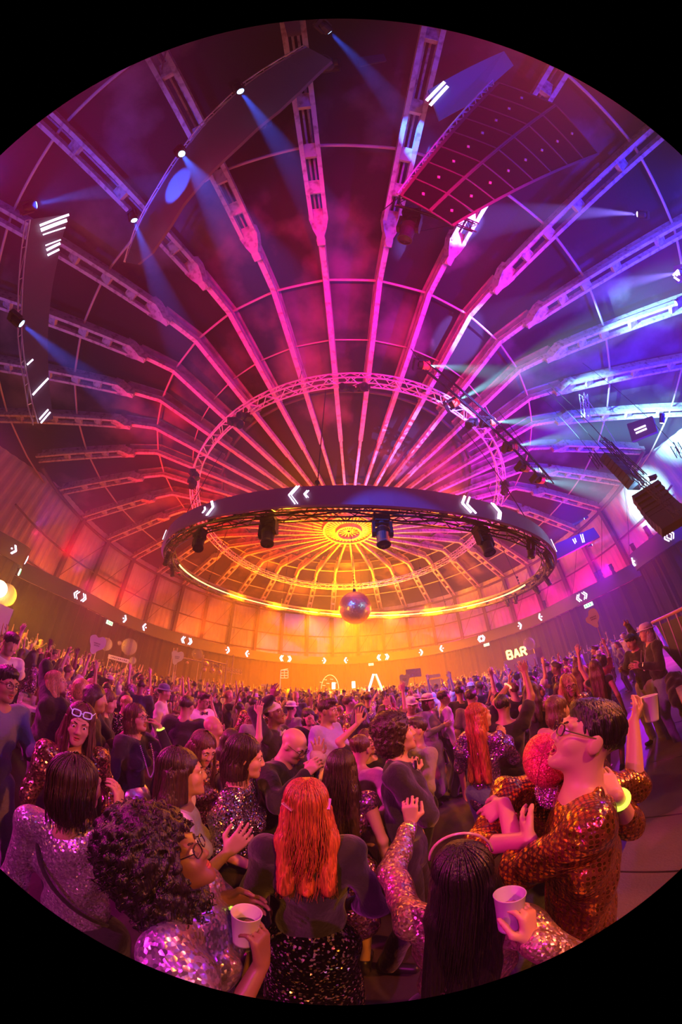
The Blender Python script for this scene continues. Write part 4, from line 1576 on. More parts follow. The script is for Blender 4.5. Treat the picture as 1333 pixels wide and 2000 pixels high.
def top_field(J, P, kind):
    F = Field()
    s, T = J['s'], J['T']
    fem = P.get('fem', False)
    g = {'jacket': 0.023, 'coat': 0.028, 'puff': 0.020, 'shirt': 0.019, 'tee': 0.016, 'tank': 0.010, 'dress': 0.013, 'sweater': 0.020, 'blouse': 0.019}.get(kind, 0.017) * s
    def tp(x, y, z):
        return J['pel'] + T @ V3((x * s, y * s, z * s))
    Tn = [[T[i][j] for j in range(3)] for i in range(3)]
    F.ell(tp(0, 0, 0.35), [(0.145 if fem else 0.167) * s + g, 0.095 * s + g, 0.17 * s + g * 0.3], Tn, 0.05)
    F.ell(tp(0, 0, 0.12), [(0.120 if fem else 0.142) * s + g, 0.087 * s + g, 0.17 * s], Tn, 0.06)
    low = {'tank': 0.02, 'tee': -0.02, 'dress': -0.05}.get(kind, -0.06)
    F.ell(tp(0, -0.01, low), [(0.150 if fem else 0.148) * s + g, 0.11 * s + g, 0.11 * s], Tn, 0.05)
    if kind in ('coat',):
        F.cap(tp(0, -0.01, -0.05), V3((0, 0, 0.50 * s)), 0.17 * s, 0.21 * s, 0.06)
        F.cap(tp(0, 0, 0.45), tp(0, 0, 0.0), 0.17 * s, 0.20 * s, 0.06)
    if kind == 'jacket':
        F.cap(tp(0, -0.01, -0.02), tp(0, -0.01, -0.10), 0.135 * s, 0.14 * s, 0.05)
    for k in (1, -1):
        if fem:
            F.ell(tp(k * 0.065, 0.087, 0.33), [0.056 * s + g * 0.7, 0.048 * s + g * 0.7, 0.054 * s + g * 0.5], Tn, 0.03)
        if kind != 'tank':
            F.cap(tp(0, -0.015, 0.475), J['sh'][k], 0.056 * s + g * 0.8, 0.053 * s + g * 0.9, 0.05)
        else:
            F.cap(tp(k * 0.05, 0.05, 0.40), tp(k * 0.085, -0.01, 0.53), 0.03 * s, 0.02 * s, 0.02)
            F.cap(tp(k * 0.05, -0.07, 0.40), tp(k * 0.085, -0.01, 0.53), 0.03 * s, 0.02 * s, 0.02)
        S, E, W = J['sh'][k], J['elb'][k], J['wri'][k]
        ua, la = (0.046 if fem else 0.054) * s, (0.036 if fem else 0.042) * s
        if kind in ('tee', 'halfsleeve'):
            F.cap(S, S.lerp(E, 0.62), ua + g, ua + g * 1.2, 0.025)
        elif kind == 'elbow':
            F.cap(S, E, ua + g, ua + g, 0.03)
        elif kind == 'puff':
            F.ell(S.lerp(E, 0.38), [ua + 0.055 * s, ua + 0.05 * s, ua + 0.06 * s], None, 0.04)
            F.cap(S, E, ua + g, la + g * 1.3, 0.02)
        elif kind in ('tank',) or (kind == 'dress' and not P.get('sleeves')):
            pass
        else:
            e = P.get('sleeve_end', 0.96)
            F.cap(S, E, ua + g * 0.8, la + g * 1.0, 0.025)
            F.cap(E, E.lerp(W, e), la + g * 0.9, la * 0.85 + g * (1.6 if kind in ('coat', 'blouse') else 0.5), 0.03)
    if kind in ('jacket', 'shirt', 'coat'):
        for k in (1, -1):
            F.cap(tp(k * 0.055, -0.045, 0.545), tp(k * 0.045, 0.055, 0.50), 0.018 * s, 0.016 * s, 0.012)
        F.cap(tp(-0.05, -0.055, 0.545), tp(0.05, -0.055, 0.545), 0.018 * s, 0.018 * s, 0.012)
    return F
def bottom_field(J, P, kind):
    F = Field()
    s, T = J['s'], J['T']
    fem = P.get('fem', False)
    def tp(x, y, z):
        return J['pel'] + T @ V3((x * s, y * s, z * s))
    g = 0.014 * s
    F.ell(tp(0, -0.01, -0.02), [(0.160 if fem else 0.152) * s + g, 0.112 * s + g, 0.13 * s], None, 0.05)
    if kind in ('skirt', 'dress', 'longskirt'):
        end = {'skirt': 0.52, 'dress': 0.50, 'longskirt': 0.22}[kind] * s
        m_ = (J['hip'][1] + J['hip'][-1]) * 0.5
        for k in (1, -1):
            F.cap(V3((k * 0.06, 0, m_.z)), V3((k * 0.09, 0.0, end)), 0.125 * s, 0.135 * s, 0.08)
        F.cap(V3((0, 0, m_.z)), V3((0, 0, end)), 0.13 * s, 0.15 * s, 0.08)
    else:
        w = {'trousers': 0.004, 'jeans': -0.004, 'wide': 0.03}.get(kind, 0.0) * s
        for k in (1, -1):
            F.cap(J['hip'][k], J['knee'][k], 0.088 * s + g, 0.056 * s + g + w, 0.05)
            F.cap(J['knee'][k], J['ank'][k] + V3((0, 0, -0.01 * s)), 0.055 * s + g + w, 0.050 * s + g * 0.6 + w * 1.5, 0.03)
    return F
def shoe_field(J, P, k0):
    F = Field()
    s = J['s']
    for k in (k0,):
        a = J['ank'][k]
        F.cap(a + V3((0, -0.035, -0.042)) * s, a + V3((0, -0.01, 0.005)) * s, 0.040 * s, 0.040 * s, 0.02)
        F.cap(a + V3((0, -0.03, -0.046)) * s, a + V3((k * 0.015, 0.145, -0.050)) * s, 0.038 * s, 0.034 * s, 0.02)
    return F
def hair_field(J, P, kind):
    F = Field()
    s = J['s'] * 0.98
    R, c = J['HR'], J['hc']
    Rn = [[R[i][j] for j in range(3)] for i in range(3)]
    def q(x, y, z):
        return c + R @ (V3((x, y, z)) * s)
    def E(x, y, z, r, k=0.02, sub=False):
        F.ell(q(x, y, z), [a * s for a in r], Rn, k, sub)
    amp, fr = 0.0035, 90
    if kind == 'short':
        E(0, -0.024, 0.042, (0.084, 0.100, 0.088))
        E(0, 0.020, 0.085, (0.062, 0.066, 0.036))
        E(0, 0.10, -0.028, (0.078, 0.082, 0.072), 0.012, True)
        E(0, -0.02, -0.115, (0.11, 0.14, 0.075), 0.012, True)
    elif kind == 'quiff':
        E(0, -0.024, 0.044, (0.084, 0.102, 0.090))
        E(0, 0.035, 0.105, (0.058, 0.060, 0.038))
        E(0, 0.105, -0.028, (0.078, 0.082, 0.072), 0.012, True)
        E(0, -0.01, -0.115, (0.11, 0.14, 0.075), 0.012, True)
    elif kind == 'crop':
        E(0, -0.026, 0.036, (0.079, 0.098, 0.088))
        E(0, 0.10, -0.02, (0.078, 0.082, 0.080), 0.012, True)
        E(0, 0.0, -0.11, (0.11, 0.14, 0.08), 0.012, True)
    elif kind == 'afro':
        E(0, -0.070, 0.035, (0.165, 0.160, 0.165), 0.03)
        E(0, -0.085, -0.09, (0.155, 0.125, 0.15), 0.04)
        E(0, 0.165, -0.050, (0.150, 0.150, 0.150), 0.02, True)
        amp, fr = 0.016, 62
    elif kind == 'curly':
        E(0, -0.035, 0.045, (0.122, 0.128, 0.115), 0.03)
        E(0, -0.055, -0.05, (0.118, 0.10, 0.10), 0.04)
        E(0, 0.135, -0.045, (0.075, 0.10, 0.115), 0.015, True)
        amp, fr = 0.007, 75
    elif kind == 'bob':
        E(0, -0.028, 0.040, (0.092, 0.106, 0.094))
        E(0, -0.045, -0.07, (0.098, 0.090, 0.11), 0.03)
        E(0, 0.115, -0.045, (0.062, 0.085, 0.115), 0.012, True)
    elif kind in ('long', 'wavy'):
        E(0, -0.028, 0.040, (0.090, 0.106, 0.094))
        nb = J['neck']
        T = J['T']
        L_ = P.get('hairlen', 0.34)
        for x in (-0.055, 0.0, 0.055):
            a = q(x, -0.055, -0.01)
            m_ = q(x * 1.35, -0.075, -0.13)
            e = nb + T @ V3((x * 1.5, -0.105, 0.10 - L_)) * s
            F.cap(a, m_, 0.052 * s, 0.052 * s, 0.03)
            F.cap(m_, e, 0.050 * s, 0.030 * s, 0.03)
        for k in (1, -1):
            F.cap(q(k * 0.073, -0.005, 0.02), q(k * 0.082, -0.01, -0.12), 0.026 * s, 0.026 * s, 0.02)
            if P.get('hairfront'):
                F.cap(q(k * 0.082, 0.0, -0.12), nb + T @ V3((k * 0.10, 0.085, -0.22)) * s, 0.028 * s, 0.020 * s, 0.02)
        E(0, 0.120, -0.045, (0.060, 0.085, 0.115), 0.012, True)
        amp, fr = (0.003, 90) if kind == 'wavy' else (0.002, 90)
    elif kind == 'up':
        E(0, -0.028, 0.040, (0.082, 0.101, 0.090))
        E(0, -0.115, 0.055, (0.045, 0.045, 0.045), 0.02)
        E(0, 0.105, -0.035, (0.070, 0.082, 0.085), 0.012, True)
        E(0, -0.01, -0.125, (0.11, 0.14, 0.075), 0.012, True)
    cx, cy_, cz = c
    if kind in ('afro', 'curly'):
        def disp(X, Y, Z):
            return (amp * (np.sin(X * fr + 2.0 * np.sin(Z * fr * 0.7)) * np.sin(Y * fr * 1.1 + 1.6 * np.sin(X * fr * 0.8)) * np.sin(Z * fr * 0.9 + 1.8 * np.sin(Y * fr * 0.6)) + 0.5 * np.sin(X * fr * 2.3 + Z * fr) * np.sin(Y * fr * 2.1 - Z * fr * 1.4))).astype(np.float32)
    else:
        def disp(X, Y, Z):
            a = np.arctan2(X - cx, -(Y - cy_) + 0.02)
            return (amp * np.sin(a * 34 + 2.5 * np.sin(Z * 16) + 1.5 * np.sin(Z * 41 + a * 5)) * 0.8 + amp * 0.6 * np.sin(a * 71 + Z * 25)).astype(np.float32)
    return F, disp
def cap_field(J, kind):
    F = Field()
    s = J['s'] * 0.98
    R, c = J['HR'], J['hc']
    Rn = [[R[i][j] for j in range(3)] for i in range(3)]
    def q(x, y, z):
        return c + R @ (V3((x, y, z)) * s)
    def E(x, y, z, r, k=0.01, sub=False):
        F.ell(q(x, y, z), [a * s for a in r], Rn, k, sub)
    if kind == 'cap':
        E(0, -0.02, 0.055, (0.090, 0.110, 0.085))
        E(0, -0.02, -0.045, (0.12, 0.14, 0.075), 0.008, True)
    elif kind == 'hat':
        E(0, -0.018, 0.085, (0.082, 0.100, 0.070), 0.015)
        E(0, -0.018, 0.045, (0.135, 0.155, 0.012), 0.015)
        E(0, -0.018, 0.150, (0.025, 0.060, 0.018), 0.02, True)
    elif kind == 'santa':
        E(0, -0.03, 0.055, (0.090, 0.110, 0.075), 0.02)
        F.cap(q(0, -0.06, 0.08), q(0.02, -0.17, 0.02), 0.06 * s, 0.025 * s, 0.04)
        E(0, -0.02, -0.045, (0.12, 0.14, 0.075), 0.008, True)
    return F

# ---------------------------------------------------------------- cloth, skin and hair
SKIN = {'pale': (0.62, 0.40, 0.30), 'fair': (0.56, 0.33, 0.23), 'tan': (0.42, 0.24, 0.15), 'brown': (0.22, 0.11, 0.07)}
HAIR = {'black': (0.008, 0.006, 0.006), 'dark': (0.035, 0.017, 0.010), 'brown': (0.10, 0.045, 0.022), 'red': (0.40, 0.09, 0.025), 'blond': (0.50, 0.30, 0.13), 'grey': (0.35, 0.33, 0.32)}
def skin_mat(k):
    m = MATS.get('skin_' + k)
    if m: return m
    m = mat('skin_' + k, SKIN[k], 0.42)
    return m
def hair_mat(k):
    nm = 'hair_' + k
    if nm in MATS: return MATS[nm]
    m = mat(nm, HAIR[k], 0.38, spec=0.7)
    tc = N(m, 'ShaderNodeTexCoord')
    mp = N(m, 'ShaderNodeMapping')
    mp.inputs['Scale'].default_value = (160, 160, 9)
    n = N(m, 'ShaderNodeTexNoise')
    n.inputs['Scale'].default_value = 1.0
    n.inputs['Detail'].default_value = 2
    L(m, tc.outputs['Object'], mp.inputs[0])
    L(m, mp.outputs[0], n.inputs['Vector'])
    b = N(m, 'ShaderNodeBump')
    b.inputs['Strength'].default_value = 0.7
    b.inputs['Distance'].default_value = 0.01
    L(m, n.outputs['Fac'], b.inputs['Height'])
    L(m, b.outputs[0], bsdf(m).inputs['Normal'])
    c = HAIR[k]
    L(m, ramp(m, n.outputs['Fac'], [(0.35, tuple(x * 0.55 for x in c)), (0.65, tuple(min(x * 1.5, 1) for x in c))]), bsdf(m).inputs['Base Color'])
    return m
def cloth(nm):
    if nm in MATS: return MATS[nm]
    P_ = {'black_cloth': ((0.014, 0.012, 0.014), 0.85), 'navy_cloth': ((0.03, 0.035, 0.07), 0.85), 'white_cloth': ((0.75, 0.73, 0.74), 0.8), 'grey_cloth': ((0.25, 0.24, 0.25), 0.85), 'denim': ((0.16, 0.20, 0.30), 0.9),
          'lilac_suit': ((0.36, 0.30, 0.55), 0.7), 'red_cloth': ((0.5, 0.05, 0.05), 0.8), 'cream_sheer': ((0.72, 0.55, 0.48), 0.6), 'olive_cloth': ((0.12, 0.11, 0.07), 0.9), 'stone_trousers': ((0.45, 0.40, 0.36), 0.85), 'pale_hat': ((0.70, 0.66, 0.72), 0.6)}
    if nm in P_:
        m = mat(nm, P_[nm][0], P_[nm][1], sheen=0.3)
        tc = N(m, 'ShaderNodeTexCoord')
        n = N(m, 'ShaderNodeTexNoise')
        n.inputs['Scale'].default_value = 14
        n.inputs['Detail'].default_value = 4
        L(m, tc.outputs['Object'], n.inputs['Vector'])
        b = N(m, 'ShaderNodeBump')
        b.inputs['Strength'].default_value = 0.5
        b.inputs['Distance'].default_value = 0.03
        L(m, n.outputs['Fac'], b.inputs['Height'])
        L(m, b.outputs[0], bsdf(m).inputs['Normal'])
        return m
    if nm == 'lilac_sequin': return sequins(nm, (0.55, 0.42, 0.62), (0.9, 0.8, 0.95), 150, 0.28, 0.40, 0.75)
    if nm == 'lilac_foil': return sequins(nm, (0.42, 0.30, 0.62), (0.75, 0.62, 0.95), 95, 0.26, 0.34, 0.8)
    if nm == 'silver_sequin': return sequins(nm, (0.35, 0.33, 0.36), (0.95, 0.92, 0.9), 150, 0.16, 0.75, 1.0)
    if nm == 'bronze_sequin': return sequins(nm, (0.30, 0.16, 0.10), (0.75, 0.50, 0.35), 85, 0.25, 0.5, 0.9)
    if nm == 'purple_sequin': return sequins(nm, (0.35, 0.10, 0.45), (0.85, 0.45, 0.9), 85, 0.2, 0.55, 0.9)
    if nm == 'pink_glitter': return sequins(nm, (0.6, 0.02, 0.08), (0.95, 0.10, 0.22), 260, 0.35, 0.45, 0.5)
    if nm == 'purple_glitter': return sequins(nm, (0.5, 0.2, 0.5), (1, 0.75, 0.95), 300, 0.2, 0.8, 0.9)
    if nm == 'silver_foil': return sequins(nm, (0.55, 0.48, 0.52), (0.8, 0.7, 0.78), 12, 0.3, 0.25, 0.9)
    if nm == 'snake_foil': return sequins(nm, (0.55, 0.35, 0.22), (0.9, 0.7, 0.55), 140, 0.3, 0.45, 0.8)
    if nm == 'black_sequin':
        m = sequins(nm, (0.012, 0.01, 0.012), (0.03, 0.02, 0.03), 105, 0.12, 0.8, 0.3)
        v = [n for n in m.node_tree.nodes if n.type == 'TEX_VORONOI'][0]
        L(m, ramp(m, v.outputs['Color'], [(0.0, (0.012, 0.010, 0.012)), (0.68, (0.02, 0.015, 0.02)), (0.72, (0.9, 0.75, 0.9)), (1.0, (1, 1, 1))], 'CONSTANT'), bsdf(m).inputs['Base Color'])
        bsdf(m).inputs['Metallic'].default_value = 0.8
        return m
    if nm == 'gold_fishnet':
        m = mat(nm, (0.85, 0.42, 0.08), 0.22, 0.95)
        tc = N(m, 'ShaderNodeTexCoord')
        ck = N(m, 'ShaderNodeTexVoronoi')
        ck.inputs['Scale'].default_value = 62
        ck.inputs['Randomness'].default_value = 0.06
        L(m, tc.outputs['Object'], ck.inputs['Vector'])
        L(m, ramp(m, ck.outputs['Distance'], [(0.0, (0.95, 0.50, 0.10)), (0.46, (0.85, 0.40, 0.07)), (0.50, (0.10, 0.035, 0.01))], 'LINEAR'), bsdf(m).inputs['Base Color'])
        L(m, ramp(m, ck.outputs['Distance'], [(0.0, (1, 1, 1)), (0.46, (1, 1, 1)), (0.5, (0, 0, 0))]), bsdf(m).inputs['Metallic'])
        n = N(m, 'ShaderNodeTexNoise')
        n.inputs['Scale'].default_value = 11
        n.inputs['Detail'].default_value = 3
        L(m, tc.outputs['Object'], n.inputs['Vector'])
        b = N(m, 'ShaderNodeBump')
        b.inputs['Strength'].default_value = 0.9
        b.inputs['Distance'].default_value = 0.05
        L(m, n.outputs['Fac'], b.inputs['Height'])
        L(m, b.outputs[0], bsdf(m).inputs['Normal'])
        return m
    raise KeyError(nm)
M_shoe = mat('black_shoe', (0.015, 0.013, 0.013), 0.4)
M_shoe_w = mat('pale_shoe', (0.7, 0.68, 0.68), 0.5)
M_band = mat('glowing_wristband', (0.6, 1, 0.2), 0.4, emit=(0.55, 1.0, 0.06), es=1.6)
M_band_r = mat('red_glowing_wristband', (1, 0.3, 0.2), 0.4, emit=(1.0, 0.22, 0.10), es=3.0)
M_eye = mat('eye_white', (0.8, 0.78, 0.76), 0.2)
M_pupil = mat('dark_iris', (0.02, 0.012, 0.008), 0.15)
M_lip = mat('lips', (0.45, 0.07, 0.08), 0.35)
M_brow = mat('brow_hair', (0.03, 0.015, 0.01), 0.7)
M_cup = mat('milky_plastic_cup', (0.82, 0.80, 0.84), 0.35, trans=0.25)
M_drink = mat('dark_drink', (0.05, 0.02, 0.02), 0.1)
M_glass_frame = mat('spectacle_frame', (0.02, 0.015, 0.015), 0.3)

def strands(J, P, kind, seed=1):
    """loose locks over the hair mass"""
    r_ = random.Random(seed)
    s = J['s'] * 0.98
    R, c = J['HR'], J['hc']
    def q(x, y, z):
        return c + R @ (V3((x, y, z)) * s)
    b = MB()
    if kind in ('afro', 'curly'):
        big = kind == 'afro'
        n = 620 if big else 300
        for i in range(n):
            u, v = r_.uniform(-1, 1), r_.uniform(0, 2 * PI)
            w = math.sqrt(1 - u * u)
            d = V3((w * math.cos(v), w * math.sin(v), u))
            if big:
                cc, rr = (V3((0, -0.070, 0.035)), V3((0.162, 0.157, 0.165))) if r_.random() < 0.6 else (V3((0, -0.085, -0.09)), V3((0.155, 0.125, 0.15)))
            else:
                cc, rr = (V3((0, -0.035, 0.045)), V3((0.12, 0.126, 0.114))) if r_.random() < 0.6 else (V3((0, -0.055, -0.05)), V3((0.116, 0.10, 0.10)))
            p = V3((cc.x + d.x * rr.x, cc.y + d.y * rr.y, cc.z + d.z * rr.z))
            if p.y > (0.025 if big else 0.045) and p.z < 0.09 and abs(p.x) < (0.16 if big else 0.085):
                continue
            L_ = r_.uniform(0.03, 0.055) * (1.0 if big else 0.7)
            out = (d * 0.6 + V3((0, 0, -0.8))).normalized()
            a1 = out.orthogonal().normalized()
            a2 = out.cross(a1)
            hr = r_.uniform(0.005, 0.009)
            ph = r_.uniform(0, 6.28)
            pts = [q(*(p - out * 0.012 + out * (L_ * t) + a1 * (hr * math.cos(ph + t * 13)) + a2 * (hr * math.sin(ph + t * 13)))) for t in [k / 13 for k in range(14)]]
            b.tube(pts, 0.0021 * s, 3, caps=False)
    else:
        n = {'wavy': 330, 'long': 300, 'bob': 190}[kind]
        L_ = P.get('hairlen', 0.34) if kind != 'bob' else 0.05
        wav = 0.011 if kind == 'wavy' else 0.003
        T = J['T']
        for i in range(n):
            a = r_.uniform(-1, 1) * 2.45
            sx, cy0 = math.sin(a), -math.cos(a)
            if P.get('hairfront') and abs(a) > 1.9:
                front = True
            else:
                front = False
                if cy0 > 0.35 and kind != 'bob':
                    a *= 0.75
                    sx, cy0 = math.sin(a), -math.cos(a)
            pts, rr = [], []
            th0 = r_.uniform(0.15, 0.75)
            ph = r_.uniform(0, 6.28)
            lift = r_.uniform(0.98, 1.05)
            for k in range(7):
                th = th0 + (1.75 - th0) * k / 6
                pts.append(q(0.090 * lift * math.sin(th) * sx, -0.028 + 0.108 * lift * math.sin(th) * cy0, 0.040 + 0.096 * lift * math.cos(th)))
            base = pts[-1]
            e = L_ * r_.uniform(0.72, 1.08)
            tgt = J['neck'] + T @ (V3((0.115 * sx * (0.75 + 0.25 * r_.random()), (0.10 if front else (-0.115 + 0.03 * abs(sx))), 0.06 - e)) * s) if kind != 'bob' else q(0.092 * sx, -0.03 + 0.100 * cy0, -0.165 + r_.uniform(-0.012, 0.012))
            m_ = 9 if kind != 'bob' else 4
            for k in range(1, m_ + 1):
                t = k / m_
                p = base.lerp(tgt, t) + V3((0, 0, 0.012 * math.sin(PI * t)))
                w_ = wav * min(1, t * 2)
                p = p + T @ V3((w_ * math.sin(ph + t * 9), w_ * math.cos(ph * 1.3 + t * 8) - (0.018 * math.sin(PI * min(1, t * 1.2)) if not front else -0.01), 0))
                pts.append(p)
            rr = [0.0030 * s * (1 - 0.75 * (k / (len(pts) - 1)) ** 2) for k in range(len(pts))]
            b.tube(pts, rr, 4, caps=False)
    return b

def person(P, lod=0, parts=True):
    """a posed person: Empty with one continuous body and clothing, hair and shoes as its parts"""
    h = P.get('h', {0: 0.0075, 1: 0.010, 2: 0.014, 3: 0.022}[lod])
    J = skeleton(P)
    root = empty('person', (0, 0, 0))
    J['root'] = root
    def part(name, field, hh, m, disp=None, clip=None):
        v, f = field.mesh(hh, disp, clip)
        if len(f) == 0:
            return None
        o = bpy.data.objects.new(name, np_mesh(name, v, f, [m]))
        COL.objects.link(o)
        o.parent = root
        return o
    part('body', body_field(J, P, lod), h, P['skin_m'] if 'skin_m' in P else skin_mat(P.get('skin', 'fair')))
    hc = max(h * 1.25, 0.0095)
    s = J['s']
    tk = P.get('top', 'tee')
    nk = J['neck'].z + (0.03 if tk in ('jacket', 'shirt', 'coat') else (-0.01 if tk in ('tee', 'sweater', 'puff') else -0.04)) * s
    fk = folds({'tee': 0.006, 'tank': 0.002, 'dress': 0.004}.get(tk, 0.008), 20, P.get('ph', 0))
    part(P.get('topname', 'top'), top_field(J, P, tk), hc, P['topm_m'] if 'topm_m' in P else cloth(P.get('topm', 'black_cloth')), fk)
    bk = P.get('bottom', 'trousers')
    part('skirt' if bk in ('skirt', 'dress', 'longskirt') else 'trousers', bottom_field(J, P, bk), max(hc, 0.011), P['botm_m'] if 'botm_m' in P else cloth(P.get('botm', 'black_cloth')), folds(0.006, 14, P.get('ph', 0) + 1))
    for k in (1, -1):
        part('shoe', shoe_field(J, P, k), max(hc, 0.011), P.get('shoem', M_shoe), clip=lambda X, Y, Z: 0.004 - Z + 0 * X + 0 * Y)
    hk = P.get('hair', 'short')
    if hk != 'bald':
        F, d = hair_field(J, P, hk)
        ho = part('hair', F, max(h, 0.0075), P['hairm_m'] if 'hairm_m' in P else hair_mat(P.get('hairm', 'dark')), d)
        if lod == 0 and hk in ('afro', 'curly', 'wavy', 'long', 'bob') and not P.get('hat'):
            strands(J, P, hk, int(P.get('ph', 0) * 10) + 3).build('lock', ho.material_slots[0].material, ho, True)
    if P.get('hat'):
        co = part('cap' if P['hat'] != 'hat' else 'hat', cap_field(J, P['hat']), max(h, 0.008), cloth(P.get('hatm', 'pale_hat')))
        if P['hat'] == 'cap':
            F = Field()
            RR, sc2 = J['HR'], s * 0.98
            rr3 = RR @ Matrix.Rotation(R_(-14), 3, 'X')
            F.ell(J['hc'] + RR @ (V3((0, 0.100, 0.030)) * sc2), [0.064 * sc2, 0.072 * sc2, 0.008 * sc2], [[rr3[i][j] for j in range(3)] for i in range(3)], 0.005)
            v, f = F.mesh(0.005)
            vo = bpy.data.objects.new('visor', np_mesh('visor', v, f, [cloth(P.get('visor', P.get('hatm', 'pale_hat')))]))
            COL.objects.link(vo)
            vo.parent = co
            bb_ = MB()
            for a in range(3):
                an = PI * a / 3
                pts = [J['hc'] + RR @ (V3((0.0915 * math.cos(an) * math.sin(t), -0.02 + 0.1115 * math.sin(an) * math.sin(t), 0.055 + 0.0865 * math.cos(t))) * sc2) for t in [(-1.35 + 2.7 * i / 16) for i in range(17)]]
                bb_.tube(pts, 0.0018, 4)
            bb_.build('cap_seam', cloth('red_cloth'), co, True)
    sH = s * 0.98
    def q(x, y, z):
        return J['hc'] + J['HR'] @ (V3((x, y, z)) * sH)
    R = J['HR']
    if lod == 0:
        for k in (1, -1):
            b = MB()
            b.ball(q(k * 0.031, 0.0765, 0.006), 0.0125 * sH, 14, 10)
            e = b.build('eye', M_eye, root, True)
            b = MB()
            b.ball(q(k * 0.031, 0.0845, 0.006), 0.0068 * sH, 10, 8)
            b.build('iris', M_pupil, e, True)
            b = MB()
            b.tube([q(k * 0.014, 0.091, 0.026), q(k * 0.032, 0.088, 0.033), q(k * 0.050, 0.072, 0.027)], [0.003 * sH, 0.004 * sH, 0.002 * sH], 6)
            b.build('eyebrow', M_brow, root, True)
        b = MB()
        mo = P.get('mouth', 0) * 0.010
        for z, r in ((-0.058 + mo * 0.4, 0.0048), (-0.068 - mo, 0.0058)):
            b.tube([q(-0.024, 0.080, -0.063), q(-0.010, 0.0905, z), q(0.0, 0.092, z - 0.001), q(0.010, 0.0905, z), q(0.024, 0.080, -0.063)], [0.002 * sH, r * sH, r * sH, r * sH, 0.002 * sH], 8)
        b.build('lips', M_lip, root, True)
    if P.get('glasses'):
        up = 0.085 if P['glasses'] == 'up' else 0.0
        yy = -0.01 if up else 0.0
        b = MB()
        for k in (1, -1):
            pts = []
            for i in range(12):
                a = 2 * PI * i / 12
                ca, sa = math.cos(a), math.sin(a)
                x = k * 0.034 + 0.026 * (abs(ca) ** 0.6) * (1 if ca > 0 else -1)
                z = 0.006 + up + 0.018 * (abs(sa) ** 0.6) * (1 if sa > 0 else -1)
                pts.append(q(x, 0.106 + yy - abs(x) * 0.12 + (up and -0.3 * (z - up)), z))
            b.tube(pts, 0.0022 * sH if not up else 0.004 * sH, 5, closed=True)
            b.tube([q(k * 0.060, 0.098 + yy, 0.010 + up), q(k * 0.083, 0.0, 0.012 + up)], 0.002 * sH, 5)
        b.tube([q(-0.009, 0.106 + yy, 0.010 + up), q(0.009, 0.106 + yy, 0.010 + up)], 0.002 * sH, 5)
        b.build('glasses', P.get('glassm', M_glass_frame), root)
    for k, bm_ in P.get('band', {}).items():
        W, E = J['wri'][k], J['elb'][k]
        d = (W - E).normalized()
        a = d.orthogonal().normalized()
        c = d.cross(a)
        b = MB()
        off = P.get('bandoff', 0.03)
        rr = (0.030 if P.get('fem') else 0.036) * s + P.get('bandr', 0.0)
        C = W - d * off
        pts = [C + (a * math.cos(t) + c * math.sin(t)) * rr for t in [2 * PI * i / 20 for i in range(20)]]
        b.tube(pts, 0.0085 * s, 8, closed=True)
        b.build('wristband', bm_, root, True)
    if P.get('bow'):
        b = MB()
        n_ = J['neck'] + J['T'] @ V3((0, 0.090, -0.02)) * s
        for k in (1, -1):
            p = [n_, n_ + J['T'] @ V3((k * 0.055, 0.004, 0.028)) * s, n_ + J['T'] @ V3((k * 0.055, 0.004, -0.028)) * s]
            q2 = [v + J['T'] @ V3((0, 0.016, 0)) * s for v in p]
            b.add(p + q2, [(0, 1, 2), (5, 4, 3), (0, 3, 4, 1), (1, 4, 5, 2), (2, 5, 3, 0)])
        b.build('bow_tie', P['bow'], root)
    T0, n0 = J['T'], J['pel']
    def tq(x, y, z):
        return n0 + T0 @ V3((x * s, y * s, z * s))
    if P.get('headband'):
        b = MB()
        b.tube([q(0.100 * math.cos(t), 0.030 - 0.012 * math.sin(t), 0.045 + 0.103 * math.sin(t)) for t in [PI * i / 18 for i in range(19)]], 0.0045, 8)
        b.build('headband', mat('headband_plastic', (0.75, 0.45, 0.45), 0.25, 0.3), root, True)
    if P.get('necklace'):
        b = MB()
        for i in range(60):
            t = -1.25 + 2.5 * i / 59
            x = 0.075 * math.sin(t) / math.sin(1.25)
            z = 0.50 - 0.27 * (math.cos(t) - math.cos(1.25)) / (1 - math.cos(1.25))
            y = 0.085 + 0.085 * math.sin(PI * min(1, (0.52 - z) / 0.30) * 0.55)
            b.ball(tq(x, y + 0.028, z), 0.0065, 8, 6)
        b.build('bead_necklace', mat('pale_beads', (0.8, 0.6, 0.8), 0.25, 0.2), root, True)
    if P.get('strap'):
        b = MB()
        pts = [tq(P['strap'] * 0.13 * math.cos(PI * i / 20) * -1, -0.145 * math.sin(PI * i / 20) - 0.01, 0.50 - 0.45 * i / 20) for i in range(21)]
        b.tube(pts, 0.009, 6)
        b.build('bag_strap', cloth('black_cloth'), root, True)
    if P.get('braces'):
        b = MB()
        for k in (-1, 1):
            b.beam(tq(k * 0.075, 0.135, 0.44), tq(k * 0.065, 0.150, 0.10), 0.035, 0.010, up=T0 @ V3((0, 1, 0)))
        b.build('sequin_stripe', cloth('silver_sequin'), root)
    if P.get('apron'):
        b = MB()
        F_ = [tq(-0.10, 0.150, 0.40), tq(0.10, 0.150, 0.40), tq(0.17, 0.145, 0.15), tq(0.19, 0.16, -0.30), tq(-0.19, 0.16, -0.30), tq(-0.17, 0.145, 0.15)]
        B_ = [p - T0 @ V3((0, 0.02, 0)) for p in F_]
        b.add(F_ + B_, [(0, 1, 2, 3, 4, 5), (11, 10, 9, 8, 7, 6)] + [(i, i + 6, (i + 1) % 6 + 6, (i + 1) % 6) for i in range(6)])
        b.tube([tq(-0.10, 0.15, 0.40), tq(-0.075, 0.03, 0.55), tq(-0.07, -0.05, 0.55)], 0.008, 6)
